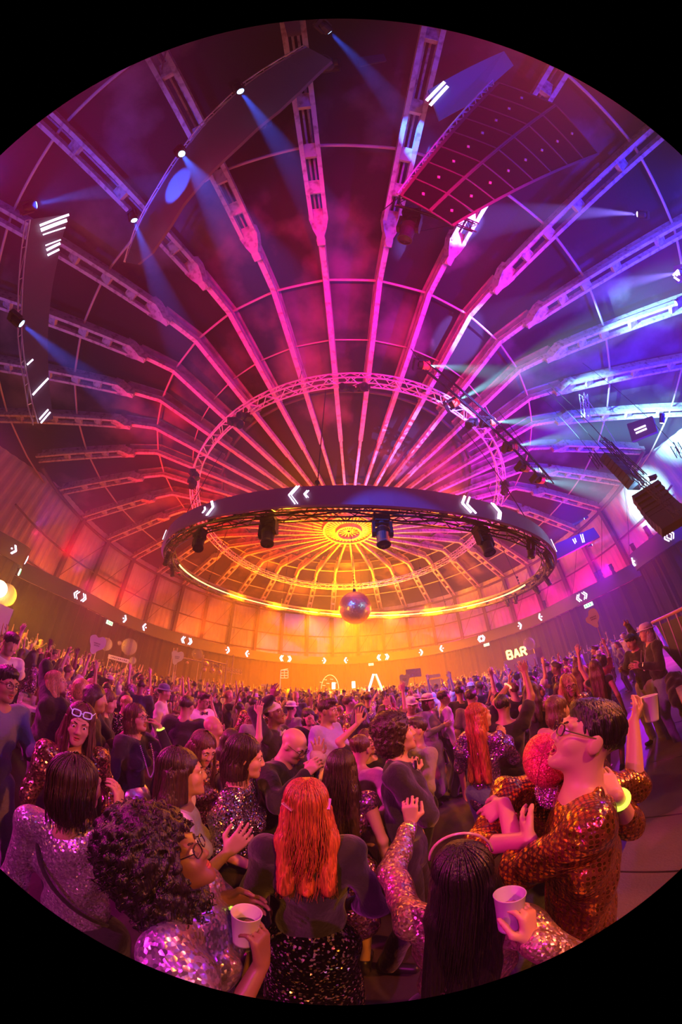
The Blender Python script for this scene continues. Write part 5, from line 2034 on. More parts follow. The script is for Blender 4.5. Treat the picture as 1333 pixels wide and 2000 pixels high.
        b.tube([tq(0.10, 0.15, 0.40), tq(0.075, 0.03, 0.55), tq(0.07, -0.05, 0.55)], 0.008, 6)
        b.build('apron', cloth('black_cloth'), root)
    if P.get('clip'):
        for p_, q_ in ((q(-0.095, -0.075, 0.045), q(-0.055, -0.125, 0.035)), (q(0.095, -0.065, 0.055), q(0.085, -0.095, 0.02))):
            MB().beam(p_, q_, 0.012, 0.006).build('hair_clip', mat('sparkling_clip', (0.9, 0.6, 0.7), 0.2, 0.8), root)
    if P.get('shirtfront'):
        b = MB()
        T, n_ = J['T'], J['pel']
        def tp(x, y, z):
            return n_ + T @ V3((x * s, y * s, z * s))
        A = [tp(-0.05, 0.092, 0.52), tp(0.05, 0.092, 0.52), tp(0.035, 0.140, 0.40), tp(0.012, 0.142, 0.27), tp(-0.012, 0.142, 0.27), tp(-0.035, 0.140, 0.40)]
        B = [p - T @ V3((0, 0.02, 0)) for p in A]
        b.add(A + B, [(0, 1, 2, 3, 4, 5), (11, 10, 9, 8, 7, 6)] + [(i, i + 6, (i + 1) % 6 + 6, (i + 1) % 6) for i in range(6)])
        b.build('shirt_front', cloth('white_cloth'), root)
    return root, J

# ---------------------------------------------------------------- the people near the photographer, each posed by hand
PEOPLE = []          # (x, y, radius) taken spots
def hero(px, py, z, face, P, label, group=None, lod=0):
    c = atz(px, py, z)
    az = math.degrees(math.atan2(c.x, c.y))
    h = az + 180 - face
    Rz = Matrix.Rotation(-R_(h), 3, 'Z')
    P = dict(P)
    H = P.get('H', 1.72)
    for _ in range(6):
        P['H'] = H
        J = skeleton({k: v for k, v in P.items() if k not in ('R', 'L', 'Rd', 'Ld', 'Rn', 'Ln', 'Rp', 'Lp')})
        H *= z / J['hc'].z
    loc = c - Rz @ J['hc']
    loc.z = 0
    inv = Rz.inverted()
    for k in ('R', 'L'):
        v = P.get(k)
        if isinstance(v, tuple) and v[0] == 'px':
            P[k] = inv @ (at(*v[1:]) - loc)
    for k in ('Rd', 'Ld', 'Rn', 'Ln'):
        v = P.get(k)
        if isinstance(v, tuple) and v[0] == 'w':      # direction given in the world
            P[k] = inv @ V3(v[1:])
    for k in ('Rp', 'Lp'):
        v = P.get(k)
        if isinstance(v, tuple) and v[0] == 'w':
            P[k] = inv @ V3(v[1:])
    root, J = person(P, lod)
    root.location = loc
    root.rotation_euler = (0, 0, -R_(h))
    tag(root, label, 'person', group)
    PEOPLE.append((loc.x, loc.y, P.get('rad', 0.28)))
    J['w'] = lambda v: loc + Rz @ V3(v)
    J['wd'] = lambda v: Rz @ V3(v)
    return root, J
def cup(pos, axis, label, s=1.0, drink=False):
    r = empty('plastic_cup', pos, label=label, category='cup')
    r.rotation_euler = V3(axis).to_track_quat('Z', 'Y').to_euler()
    b = MB()
    b.lathe([(0.001, -0.052), (0.029, -0.052), (0.0300, -0.045), (0.0395, 0.054), (0.0415, 0.056), (0.0400, 0.058), (0.0380, 0.054), (0.0285, -0.043), (0.001, -0.045)], 28)
    b.build('cup_wall', M_cup, r, True)
    b = MB()
    b.lathe([(0.001, 0.012), (0.033, 0.012), (0.029, -0.04), (0.001, -0.04)], 20)
    b.build('drink', M_drink if drink else M_cup, r, True)
    r.scale = (s, s, s)
    return r
def hand_cup(J, k, label, s=1.0, up=(0, 0, 1), drink=False, off=0.085, n_=0.042):
    W, d, n = J['wri'][k], J['hdir'][k], J['pn'][k]
    n = (n - d * n.dot(d)).normalized()
    p = W + d * off * J['s'] + n * n_
    return cup(J['w'](p), V3(up), label, s, drink)

W_ = 'female'
B = dict
# -- bottom row
_, J = hero(335, 1672, 1.58, 78, B(fem=True, H=1.66, hair='afro', hairm='black', skin='brown', head=(8, 28, 0), glasses=True, top='puff', topm='lilac_foil', bottom='wide', botm='lilac_foil', twist=-12,
    R=('px', 512, 1880, 1.12), Rd=('w', -0.05, 0.25, 1.0), Rn=('w', -1, 0.3, 0), curl={1: 0.9, -1: 0.4}, L=('px', 440, 1752, 1.30), Ld=('w', 0.9, 0.1, -0.1), band={-1: M_band}, ph=0.4),
    'woman with big dark curls and lilac foil puff-sleeve top, lifting a cup')
hand_cup(J, 1, 'milky cup in the raised hand of the woman with big dark curls', 1.0, (0.1, 0.05, 1), True, 0.10, 0.045)
hero(152, 1532, 1.60, 165, B(fem=True, H=1.66, hair='bob', hairm='dark', head=(-40, 0, 0), top='sweater', topm='lilac_sequin', bottom='trousers', skin='fair',
    R=('px', 232, 1590, 1.42), Rp=('w', 0.4, -0.3, -1), Rd=('w', -0.25, 0.25, 0.95), band={1: M_band}, bandr=0.006, curl={1: 0.6, -1: 0.3}, strap=1, ph=1.3),
    'woman with dark bob seen from behind in a lilac sequin top with a glowing wristband')
_, J = hero(905, 1705, 1.52, 172, B(headband=True, fem=True, H=1.62, hair='long', hairm='black', hairlen=0.40, head=(12, 5, -4), top='shirt', topm='snake_foil', bottom='trousers',
    L=('px', 803, 1608, 1.52), Lp=('w', -1.0, 0.3, -0.6), Ld=('w', 0, 0.1, 1), Ln=('w', 0.3, 1, 0), curl={-1: 0.8, 1: 0.8}, band={-1: M_band},
    R=('px', 1036, 1838, 1.06), Rp=('w', 1, -0.5, -1), Rd=('w', 0.02, 0.3, 1), Rn=('w', -0.5, 0.7, 0), ph=2.2),
    'dark-haired woman with thin headband from behind, one crinkled metallic sleeve raised')
hand_cup(J, 1, 'milky cup held up at the bottom right beside the dark-haired woman with the headband', 1.0, (0.02, 0.1, 1), False, 0.09, 0.045)
# -- golden pair on the right
gm, J = hero(1146, 1440, 1.82, -82, B(H=1.82, hair='short', hairm='black', skin='fair', glasses=True, head=(8, 30, 0), mouth=1.0, top='shirt', topm='gold_fishnet', bottom='jeans', botm='navy_cloth', side=4, rad=0.3,
    L=('px', 985, 1570, 1.42), Lp=('w', -0.3, -1, -0.8), Ld=('w', -0.5, 0.6, -0.6), Ln=('w', 0.7, 0.2, -0.3),
    R=('px', 1238, 1412, 1.72), Rp=('w', 1, -0.3, -0.8), Rd=('w', 0.9, 0.1, 0.35), Rn=('w', -0.2, 0.8, 0.5), curl={1: 0.7, -1: 0.25}, sleeve_end=0.15, ph=0.8),
    'dark-haired man in glasses and golden net shirt, head thrown back laughing')
cup(at(1272, 1385, 1.83), (0.12, 0.0, 1), 'milky cup held out at arm length by the man in the golden shirt', 1.15)
gw, J = hero(1072, 1499, 1.66, 15, B(fem=False, H=1.72, hair='crop', hairm='dark', hat='cap', hatm='pink_glitter', visor='purple_glitter', head=(-10, -50, 10), lean=20, top='shirt', topm='gold_fishnet', bottom='trousers', botm='navy_cloth', rad=0.2,
    L=('px', 1205, 1555, 1.38), Lp=('w', -0.2, -1, -0.8), Ld=('w', 0.25, 0.75, 0.6), Ln=('w', 0.2, 0.9, 0), band={-1: M_band}, bandr=0.0, curl={1: 0.3, -1: 0.2}, sleeve_end=0.25,
    R=('px', 1035, 1640, 1.25), Rp=('w', -1, -0.5, -0.6), Rd=('w', 0.3, 0.9, 0.1), ph=3.0),
    'person in a pink glitter cap and golden net shirt, face buried against the laughing man')

# -- left group
hero(155, 1415, 1.68, 12, B(fem=True, H=1.74, hair='long', hairm='brown', hairfront=True, hairlen=0.4, skin='fair', glasses='up', glassm=mat('lilac_frame_glow', (0.6, 0.5, 0.9), 0.3, emit=(0.4, 0.3, 1.0), es=0.35), head=(-12, -4, -4), mouth=0.45, top='shirt', topm='bronze_sequin', R='down', L='hip', ph=0.2),  # the pushed-up frame is given a faint glow of its own
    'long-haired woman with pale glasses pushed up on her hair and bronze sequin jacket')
hero(268, 1402, 1.66, 52, B(fem=True, H=1.72, hair='bob', hairm='brown', skin='fair', glasses=True, head=(0, 10, 0), mouth=0.7, top='sweater', topm='black_cloth', bottom='longskirt', botm='silver_foil', sleeve_end=0.8,
    L=('px', 312, 1418, 2.95), Lp=('w', 1.0, 0.2, -1), Ld=('w', -0.8, 0.1, 0.35), Ln=('w', 0, -0.4, -1), R='down', band={-1: M_band, 1: M_alu}, curl={-1: 0.7, 1: 0.3}, necklace=True, ph=0.9),
    'woman in glasses and long bead necklace, black top, one hand lifted to her face')
_, J = hero(112, 1335, 1.72, 62, B(fem=True, H=1.76, hair='long', hairm='blond', hairlen=0.26, hairfront=True, skin='fair', head=(0, 22, 0), mouth=1.0, top='coat', topm='black_cloth', bottom='longskirt', sleeve_end=0.75,
    R=('px', 91, 1285, 3.9), Rp=('w', -1, 0.5, 0.2), Rd=('w', 0.1, 0, 1), Rn=('w', 0.3, -1, 0), sign={1: 'horns'}, band={1: M_alu}, bandr=0.008, L='down', ph=1.9),
    'blond woman in a wide black wrap singing, one arm thrown up, fingers pointing')
hero(12, 1335, 1.72, 35, B(H=1.74, hair='short', hairm='black', skin='tan', glasses=True, mouth=0.8, head=(0, 0, 0), top='shirt', topm='denim', bottom='jeans', botm='denim', R='down', L='cup', ph=2.2),
    'man in glasses and a washed denim jacket cut by the left edge')
_, J = hero(20, 1258, 1.90, 25, B(H=1.86, hair='quiff', hairm='dark', skin='fair', head=(0, -18, 0), top='shirt', topm='white_cloth', bottom='trousers', L=('px', 46, 1335, 6.0), R='down', ph=1.0, apron=True),
    'barman in a white shirt and dark apron leaning over the table at the far left', lod=1)
hero(360, 1508, 1.64, 88, B(fem=True, H=1.68, hair='long', hairm='dark', hairlen=0.46, skin='fair', head=(0, 6, 0), top='tee', topm='white_cloth', bottom='wide', botm='silver_foil', L='hip', R=('px', 445, 1665, 1.55), Rp=('w', 0.5, -0.3, -1), ph=1.7),
    'woman with very long dark hair in a white T-shirt, in profile to the right')
hero(398, 1462, 1.60, 35, B(fem=True, H=1.66, hair='wavy', hairm='brown', hairlen=0.36, hairfront=True, skin='fair', head=(0, -24, 0), top='dress', topm='bronze_sequin', bottom='dress', botm='black_sequin', R='down', L='down', ph=2.4),
    'brown-haired woman with bare shoulders looking down, behind the woman in the white T-shirt')
hero(482, 1478, 1.68, 82, B(fem=True, H=1.72, hair='bob', hairm='dark', skin='fair', head=(0, -8, 0), top='puff', topm='silver_sequin', bottom='skirt', botm='black_cloth', R='hip', L='down', ph=0.6),
    'woman with short dark hair in profile to the right, in a puff-sleeve silver sequin top')
_, J = hero(575, 1455, 1.68, 55, B(H=1.80, hair='bald', skin='fair', glasses=True, head=(0, -30, 0), lean=8, top='shirt', topm='black_cloth', R=('px', 598, 1512, 2.0), L=('px', 612, 1505, 2.15), Rp=('w', -0.6, -0.3, -1), ph=2.9, curl={1: 0.8, -1: 0.8}),
    'bald man in glasses and a dark jacket bending over his phone')
hero(598, 1572, 1.62, 176, B(fem=True, H=1.68, hair='wavy', hairm='red', hairlen=0.27, skin='fair', head=(6, 3, 0), top='sweater', topm='black_cloth', bottom='skirt', botm='black_sequin', R='hip', L='down', stance=0.1, clip=True, ph=1.1),
    'woman with wavy ginger hair seen from behind in black top and glittering black sequin skirt')
hero(668, 1500, 1.60, 170, B(fem=True, H=1.66, hair='wavy', hairm='dark', hairlen=0.34, skin='fair', top='dress', topm='purple_sequin', bottom='dress', botm='purple_sequin', R='down', L='down', head=(0, 0, 0), ph=0.1),
    'dark-haired woman from behind in a purple sequin dress')
hero(706, 1462, 1.59, 150, B(fem=True, H=1.70, hair='up', hairm='brown', skin='fair', head=(0, -12, 0), top='blouse', topm='cream_sheer', bottom='trousers', botm='silver_foil', shoem=M_shoe_w,
    L=('px', 622, 1478, 2.35), Lp=('w', -0.8, 0.3, -1), Ld=('w', -0.05, 0, 1), Ln=('w', 0, -1, 0.1), R=('px', 742, 1600, 2.25), band={1: M_band}, spread={-1: 0.3, 1: 0.1}, curl={-1: 0.12, 1: 0.4}, rf=(0.02, 0.22), ph=2.0),
    'woman in a sheer cream blouse and silver trousers with one open hand raised')
_, J = hero(776, 1432, 1.79, 88, B(H=1.84, hair='curly', hairm='dark', skin='fair', head=(0, 10, 0), top='jacket', topm='black_cloth', bow=cloth('black_cloth'), shirtfront=True, R=('px', 810, 1512, 2.1), L='down', Rp=('w', -0.3, -1, -0.6), curl={1: 0.9, -1: 0.5}, rf=(0.05, -0.1), ph=0.5),
    'man with a mass of dark curls in a black dinner suit and bow tie')
hero(720, 1448, 1.58, 25, B(fem=True, H=1.62, hair='bob', hairm='brown', skin='fair', glasses=True, mouth=0.5, head=(0, 6, 0), top='tee', topm='black_cloth', L='hip', R=('px', 700, 1412, 2.75), Rp=('w', -1, 0, -0.6), Rd=('w', 0.12, 0, 1), Rn=('w', 0.5, -1, 0), curl={1: 0.12, -1: 0.4}, spread={1: 0.25, -1: 0.1}, ph=1.6),
    'woman in glasses and black top beside the curly-haired man, bare arm raised, open palm')
_, J = hero(812, 1425, 1.66, -60, B(H=1.76, hair='short', hairm='dark', skin='fair', head=(0, 5, 0), top='shirt', topm='grey_cloth', R=('px', 800, 1440, 2.75), Rp=('w', 0.2, 0, -1), Rd=('w', -0.3, 0, 1), L='cup', curl={1: 0.8, -1: 0.7}, ph=1.2),
    'person drinking from a cup just behind the man with dark curls', lod=1)
cup(at(797, 1436, 2.62), (-0.35, -0.1, 1), 'milky cup tipped at the mouth of the person behind the curly-haired man', 1.0)
hero(642, 1388, 1.84, 62, B(H=1.88, hair='quiff', hairm='dark', skin='tan', head=(0, 0, 0), top='jacket', topm='lilac_suit', botm='lilac_suit', R='down', L='cup', curl={-1: 0.7, 1: 0.4}, ph=0.3),
    'bearded man in a lilac suit standing in the middle of the crowd')
hero(537, 1393, 1.80, 62, B(H=1.84, hair='crop', hairm='black', hat='santa', hatm='white_cloth', skin='brown', head=(0, 12, 0), mouth=0.6, top='jacket', topm='black_cloth', bow=cloth('white_cloth'), R=('px', 532, 1362, 3.3), Rp=('w', -1, 0.4, 0.2), Rd=('w', 0.1, 0, 1), L='down', braces=True, ph=2.7),
    'man in a soft white cap, sequin stripes on his dark jacket, one arm up')
# ---------------------------------------------------------------- things standing about the hall
M_signw = mat('white_board', (0.80, 0.76, 0.74), 0.6)
M_ink = mat('dark_lettering', (0.12, 0.05, 0.06), 0.7)
M_pole = mat('painted_pole', (0.62, 0.50, 0.46), 0.5)
M_clear = mat('clear_balloon', (0.95, 0.9, 0.85), 0.04, 0.0, alpha=0.22, spec=1.0)
M_wood = noisy('bar_wood', (0.30, 0.18, 0.11), (0.42, 0.28, 0.18), 3, 0.6)
def blob(pts, n=6):
    P_ = [V3((x, z, 0)) for x, z in pts]
    return [(p.x, p.y) for p in catmull([Vector((p.x, p.y)) for p in P_], n)]
BL1 = blob([(0.10, 0.52), (-0.12, 0.46), (-0.24, 0.22), (-0.42, 0.12), (-0.44, -0.08), (-0.28, -0.26), (-0.06, -0.52), (0.10, -0.54), (0.14, -0.30), (0.30, -0.10), (0.32, 0.20), (0.24, 0.44)])
BL2 = blob([(-0.02, 0.40), (-0.22, 0.50), (-0.46, 0.36), (-0.44, 0.08), (-0.34, -0.14), (-0.26, -0.48), (-0.06, -0.56), (0.10, -0.34), (0.36, -0.14), (0.46, 0.14), (0.40, 0.42), (0.20, 0.50)])
def blob_sign(px, py, hd, size, shape, label, pole=True, mirror=1, tilt=0.0):
    c = aty(px, py, hd)
    a = math.atan2(c.x, c.y)
    mx = Matrix.Rotation(-a, 3, 'Z') @ Matrix.Rotation(tilt, 3, 'Y')
    r = empty('blob_sign', c, label=label, category='sign')
    b = MB()
    b.prism([(x * size * mirror, z * size) for x, z in shape], 0.03, mx)
    b.build('board', M_signw, r)
    b = MB()
    for row, ws in ((0.06, (0.05, 0.04, 0.06, 0.05, 0.04, 0.05)), (-0.06, (0.04, 0.06, 0.04, 0.06, 0.05))):
        x = -sum(ws) / 2 * 1.25
        for i, w in enumerate(ws):
            for q in ((0, 0.035), (0.6, 0.035)):
                b.box(mx @ V3(((x + w * q[0]) * size, -0.022, (row + 0.0) * size)), (w * 0.22 * size, 0.006, 0.065 * size), mx)
            b.box(mx @ V3(((x + w * 0.35) * size, -0.022, (row + (0.02 if i % 2 else -0.02)) * size)), (w * 0.6 * size, 0.006, 0.016 * size), mx)
            x += w * 1.25
    b.build('lettering', M_ink, r)
    if pole:
        b = MB()
        b.tube([mx @ V3((0.02, 0.03, -0.3 * size)), mx @ V3((0.05, 0.03, -c.z + 0.02))], 0.018, 6)
        b.build('pole', M_pole, r)
blob_sign(1160, 1207, 11.0, 0.62, BL1, 'white cloud-shaped sign on a stick above the right crowd')
blob_sign(190, 1259, 13.0, 0.72, BL2, 'white cloud-shaped sign at the left, left of the clear balloons')
blob_sign(347, 1284, 18.0, 0.80, BL2, 'white cloud-shaped sign in front of the scaffold posts', mirror=1)
blob_sign(791, 1327, 16.0, 0.62, BL2, 'white cloud-shaped sign in the middle crowd beside the glittering board', mirror=-1)
def balloon(px, py, hd, r_, label):
    c = aty(px, py, hd)
    b = MB()
    b.ball((0, 0, 0), (r_, r_, r_ * 1.06), 24, 16)
    b.lathe([(0.0, -r_ * 1.05), (0.03, -r_ * 1.12), (0.0, -r_ * 1.1)], 8)
    b.tube([(0, 0, -r_ * 1.08), (0.02, 0, -r_ * 1.6), (0, 0, -min(c.z - 1.2, 3.0))], 0.004, 4)
    o = b.build('clear_balloon', M_clear, None, True)
    o.location = c
    tag(o, label, 'balloon')
balloon(208, 1258, 14, 0.27, 'clear round balloon just right of the white sign at the left')
balloon(253, 1263, 14, 0.36, 'larger clear round balloon between the two white signs on the left')
balloon(234, 1256, 15, 0.10, 'small clear balloon between two larger ones on the left')
balloon(386, 1277, 19, 0.36, 'clear round balloon above the scaffold cross-bar')
balloon(260, 1290, 14, 0.16, 'small clear balloon low over the left crowd')
balloon(1034, 1257, 17, 0.33, 'clear round balloon right of the lit bar letters')
balloon(12, 1162, 14, 0.42, 'clear round balloon beside the blazing lamp at the left edge')
# white board at the left
c = aty(232, 1287, 15)
a = math.atan2(c.x, c.y)
mx = Matrix.Rotation(-a, 3, 'Z')
r = empty('price_board', c, label='long white board with dark text over the left bar', category='sign')
MB().box((0, 0, 0), (1.0, 0.05, 0.20), mx).build('board', M_signw, r)
b = MB()
for i in range(9):
    b.box(mx @ V3((-0.36 + i * 0.09, -0.03, 0.01 * (i % 2))), (0.05 if i % 3 else 0.03, 0.006, 0.05), mx)
b.build('lettering', M_ink, r)
b = MB()
for x in (-0.45, 0.45):
    b.tube([mx @ V3((x, 0.04, 0)), mx @ V3((x, 0.04, -c.z + 0.0))], 0.02, 6)
b.build('post', M_pole, r)
# scaffold bar with mirror balls
def P_at(px, py, hd=20.0):
    return aty(px, py, hd)
r = empty('scaffold_stand', aty(400, 1300, 20.0), label='scaffold of pale tubes with hanging mirror balls and a lattice shelf', category='scaffold')
inv = Matrix.Translation(-r.location)
def sk(b, nm, m, smooth=False):
    o = b.build(nm, m, r, smooth)
    o.matrix_parent_inverse = inv
    return o
for (x0, y0, hd) in ((347, 1265, 20), (340, 1265, 21), (398, 1279, 20), (389, 1290, 21), (444, 1289, 20), (435, 1300, 21), (457, 1278, 22)):
    p = aty(x0, y0, hd)
    sk(MB().tube([p, (p.x, p.y, 0.0)], 0.045, 8), 'post', M_pole)
sk(MB().tube([aty(347, 1282, 20), aty(398, 1293, 20)], 0.05, 8), 'cross_tube', M_pole)
sk(MB().tube([aty(398, 1287, 20), aty(444, 1298, 20)], 0.05, 8), 'cross_tube', M_pole)
b = MB()
for i in range(3):
    for j in range(2):
        x0, x1 = 437 + i * 12.5, 437 + i * 12.5 + 10.5
        y = 1302 + i * 2.2 + j * 5
        P4 = [aty(x0, y, 20.5), aty(x1, y + 2, 20.5), aty(x1, y + 6, 20.5), aty(x0, y + 4, 20.5)]
        for q in range(4):
            b.tube([P4[q], P4[(q + 1) % 4]], 0.022, 5)
        b.tube([P4[0].lerp(P4[1], 0.5), P4[3].lerp(P4[2], 0.5)], 0.016, 5)
sk(b, 'lattice_shelf', M_pole)
for px, py, rr in ((403, 1297, 0.2), (399, 1308, 0.18), (415, 1309, 0.22), (429, 1313, 0.18), (366, 1294, 0.10)):
    c = aty(px, py, 19.8)
    b = MB()
    b.ball((0, 0, 0), rr, 20, 14)
    b.tube([(0, 0, rr), (0, 0, aty(px, 1293, 19.8).z - c.z)], 0.006, 4)
    o = b.build('small_mirror_ball', mirror_mat(), None, True)
    o.location = c
    tag(o, 'small mirror ball hanging from the scaffold at the left bar', 'mirror ball', 'small mirror balls on the scaffold')
b = MB()
for i in range(26):
    x = 398 + i * 1.35
    b.box(aty(x, 1293 + i * 0.3 + (i * 7 % 5), 19.9), (0.035, 0.02, 0.18 + 0.05 * (i % 3)))
sk(b, 'tinsel_fringe', cloth('silver_sequin'))
# BAR counter
c = aty(1015, 1284, 19.0)
a = math.atan2(c.x, c.y)
mx = Matrix.Rotation(-a, 3, 'Z')
M_barlit = mat('lit_letter', (1, 0.85, 0.5), 0.4, emit=(1.0, 0.62, 0.14), es=4.0)
r = empty('bar_counter', (c.x, c.y, 0), label='pale bar counter under the glowing word BAR, right of the middle', category='bar')
mxh = mx
zt = c.z
MB().box((0, 0, zt / 2), (2.0, 0.8, zt), mx).build('counter', M_signw, r)
b = MB()
b.box(mx @ V3((1.2, 0.1, 0)) + V3((0, 0, zt / 2 + 0.15)), (0.45, 0.8, zt + 0.3), mx)
b.build('side_cabinet', M_wood, r)
LET = {'B': [((0, 0), (0, 1)), ((0, 1), (0.6, 0.95)), ((0.6, 0.95), (0.6, 0.55)), ((0.6, 0.52), (0, 0.52)), ((0.6, 0.5), (0.65, 0.05)), ((0.65, 0.03), (0, 0))],
       'A': [((0, 0), (0.33, 1)), ((0.33, 1), (0.68, 0)), ((0.15, 0.35), (0.52, 0.35))],
       'R': [((0, 0), (0, 1)), ((0, 1), (0.6, 0.95)), ((0.6, 0.95), (0.6, 0.55)), ((0.6, 0.52), (0, 0.52)), ((0.3, 0.5), (0.68, 0))]}
r = empty('bar_letters', (c.x, c.y, zt), label='glowing yellow letters BAR standing on the counter', category='lit sign')
for i, ch in enumerate('BAR'):
    b = MB()
    for p, q in LET[ch]:
        f = lambda u: mx @ V3((-0.70 + i * 0.44 + u[0] * 0.46, -0.2, 0.05 + u[1] * 0.52))
        b.beam(f(p), f(q), 0.12, 0.12, up=mx @ V3((0, 1, 0)))
    b.build('letter', M_barlit, r)
# A-shaped light frame and stage lights far away
def tubes(nm, segs, hd, w, m, label, cat):
    b = MB()
    for (p, q) in segs:
        A_, B_ = aty(*p, hd), aty(*q, hd)
        b.beam(A_, B_, w, w, up=(0, 1, 0))
    o = b.build(nm, m)
    tag(o, label, cat)
    return o
r = empty('triangle_light', aty(731, 1317, 24), label='tall A-shaped frame of white and green-yellow light tubes in the far crowd', category='light frame')
inv = Matrix.Translation(-r.location)
M_tw = mat('cold_tube', (1, 1, 1), 0.4, emit=(0.75, 0.95, 1.0), es=1.4)
M_tg = mat('green_yellow_tube', (1, 1, 0.5), 0.4, emit=(0.75, 1.0, 0.25), es=0.9)
for (p, q, m) in (((731, 1316), (717, 1346), M_tw), ((729, 1316), (714, 1346), M_tw), ((733, 1316), (749, 1342), M_tg), ((735, 1316), (752, 1342), M_tw)):
    A_, B_ = aty(*p, 24), aty(*q, 24)
    B_.z = 1.0
    o = MB().beam(A_, B_, 0.10, 0.10, up=(0, 1, 0)).build('light_tube', m, r)
    o.matrix_parent_inverse = inv
M_hot = mat('hot_stage_lamp', (1, 1, 1), 0.4, emit=(1.0, 0.72, 0.42), es=9.0)
for px, py, h_ in ((691, 1337, 10), (652, 1339, 8)):
    b = MB()
    p = aty(px, py - h_ / 2, 27)
    q = aty(px, py + h_ / 2, 27)
    b.box((0, 0, 0), (0.3, 0.12, 0.62))
    o = b.build('stage_lamp', M_hot)
    o.location = aty(px, py, 27)
    tag(o, 'white-hot upright stage lamp in the far middle, %s one' % ('right' if px > 670 else 'left'), 'stage lamp')
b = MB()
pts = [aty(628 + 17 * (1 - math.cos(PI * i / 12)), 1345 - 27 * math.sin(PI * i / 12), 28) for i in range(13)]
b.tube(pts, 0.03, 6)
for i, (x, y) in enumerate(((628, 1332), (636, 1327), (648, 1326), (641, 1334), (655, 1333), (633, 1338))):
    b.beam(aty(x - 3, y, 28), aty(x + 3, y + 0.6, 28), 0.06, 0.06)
tag(b.build('disc_jockey_rig', mat('rig_sparkle', (1, 0.8, 0.7), 0.3, emit=(1.0, 0.55, 0.3), es=1.0)), 'arched rig with small glowing bars at the far stage', 'stage rig')  # sparkle of the arch and bars put in as emission
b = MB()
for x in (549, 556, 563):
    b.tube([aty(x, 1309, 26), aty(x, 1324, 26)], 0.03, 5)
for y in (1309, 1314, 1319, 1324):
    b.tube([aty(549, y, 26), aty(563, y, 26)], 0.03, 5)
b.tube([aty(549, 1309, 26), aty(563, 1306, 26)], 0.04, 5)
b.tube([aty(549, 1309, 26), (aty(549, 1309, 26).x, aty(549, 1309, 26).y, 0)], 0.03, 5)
tag(b.build('lattice_kiosk', mat('kiosk_glow', (0.9, 0.8, 0.8), 0.5, emit=(1.0, 0.5, 0.55), es=0.45)), 'small kiosk lattice glowing pink on the far wall left of the middle', 'kiosk')  # the bars have an emission of their own
c = aty(808, 1314, 19)
b = MB()
b.box((0, 0, 0), (1.0, 0.06, 0.55))
o = b.build('glitter_board', cloth('silver_sequin'))
o.location = c
o.rotation_euler = (0, 0, -math.atan2(c.x, c.y))
tag(o, 'glittering silver rectangular board above the middle crowd', 'board')
bb = MB(); bb.tube([(0, 0.05, -0.25), (0, 0.05, -c.z)], 0.02, 6)
bb.build('post', M_pole, o)
for (px, py, hd, w, h_, lab) in ((849, 1320, 20, 0.8, 0.22, 'low white counter top right of the glittering board'), (522, 1339, 22, 0.9, 0.2, 'pale counter front left of the raised arms in the middle')):
    c = aty(px, py, hd)
    o = MB().box((0, 0, 0), (w, 0.4, h_)).box((0, 0.02, -c.z / 2 - h_ / 2), (w * 0.9, 0.34, c.z - h_)).build('pale_counter', M_signw)
    o.location = c
    o.rotation_euler = (0, 0, -math.atan2(c.x, c.y))
    tag(o, lab, 'counter')
# blazing lamp on a box at the left edge
c = aty(-2, 1150, 13.5)
b = MB()
b.ball((0, 0, 0), 0.32, 18, 12)
b.lathe([(0.0, -0.45), (0.16, -0.45), (0.16, -0.28), (0.0, -0.28)], 12)
o = b.build('globe_lamp', mat('blazing_globe', (1, 0.8, 0.5), 0.4, emit=(1.0, 0.78, 0.42), es=7.0), None, True)
o.location = c
tag(o, 'blazing white-yellow globe lamp at the left edge', 'lamp')
c2 = aty(6, 1188, 13.3)
mx = Matrix.Rotation(-math.atan2(c2.x, c2.y), 3, 'Z')
o = MB().box((0, 0, -c2.z / 2 + 0.1), (0.75, 0.5, c2.z), mx).build('lamp_plinth', M_signw)
o.location = c2
tag(o, 'tall white plinth carrying the blazing lamp at the left edge', 'plinth')
point('globe_glow', (c.x * 0.985, c.y * 0.985, c.z - 0.05), W1, 1100, 0.35, 'leftbar')

# table at the far left
tc = atz(28, 1372, 1.02)
th = math.atan2(tc.x, tc.y)
r = empty('bar_table', (tc.x, tc.y, 0), label='pale standing table with glasses at the left edge, in front of the barman', category='table')
r.rotation_euler = (0, 0, -th + 0.25)
MB().box((-0.3, 0.1, 1.02), (1.5, 0.8, 0.05)).build('table_top', mat('table_white', (0.65, 0.58, 0.6), 0.5), r)
for x, y in ((0.38, -0.22), (0.38, 0.42), (-0.95, -0.22), (-0.95, 0.42)):
    MB().box((x, y, 0.5), (0.05, 0.05, 1.0)).build('leg', M_alu, r)
for i, (x, y, h_, m) in enumerate(((0.28, -0.05, 0.15, M_clear), (0.18, 0.12, 0.12, M_clear), (0.05, -0.1, 0.16, M_clear), (0.32, 0.2, 0.14, M_clear), (-0.1, 0.15, 0.13, M_clear))):
    g = MB().lathe([(0.001, 0.0), (0.032, 0.0), (0.038, h_), (0.036, h_), (0.030, 0.01), (0.001, 0.01)], 16).build('drinking_glass', m, None, True)
    g.location = Matrix.Rotation(-th + 0.25, 3, 'Z') @ V3((x, y, 1.046)) + V3((tc.x, tc.y, 0))
    tag(g, 'drinking glass on the pale table at the left edge', 'glass', 'glasses on the left table')
g = MB().lathe([(0.001, 0.0), (0.04, 0.0), (0.04, 0.18), (0.016, 0.24), (0.016, 0.30), (0.001, 0.30)], 16).build('bottle', mat('bottle_brown', (0.12, 0.05, 0.02), 0.1), None, True)
g.location = Matrix.Rotation(-th + 0.25, 3, 'Z') @ V3((0.34, 0.05, 1.046)) + V3((tc.x, tc.y, 0))
tag(g, 'brown bottle among the glasses on the left table', 'bottle')
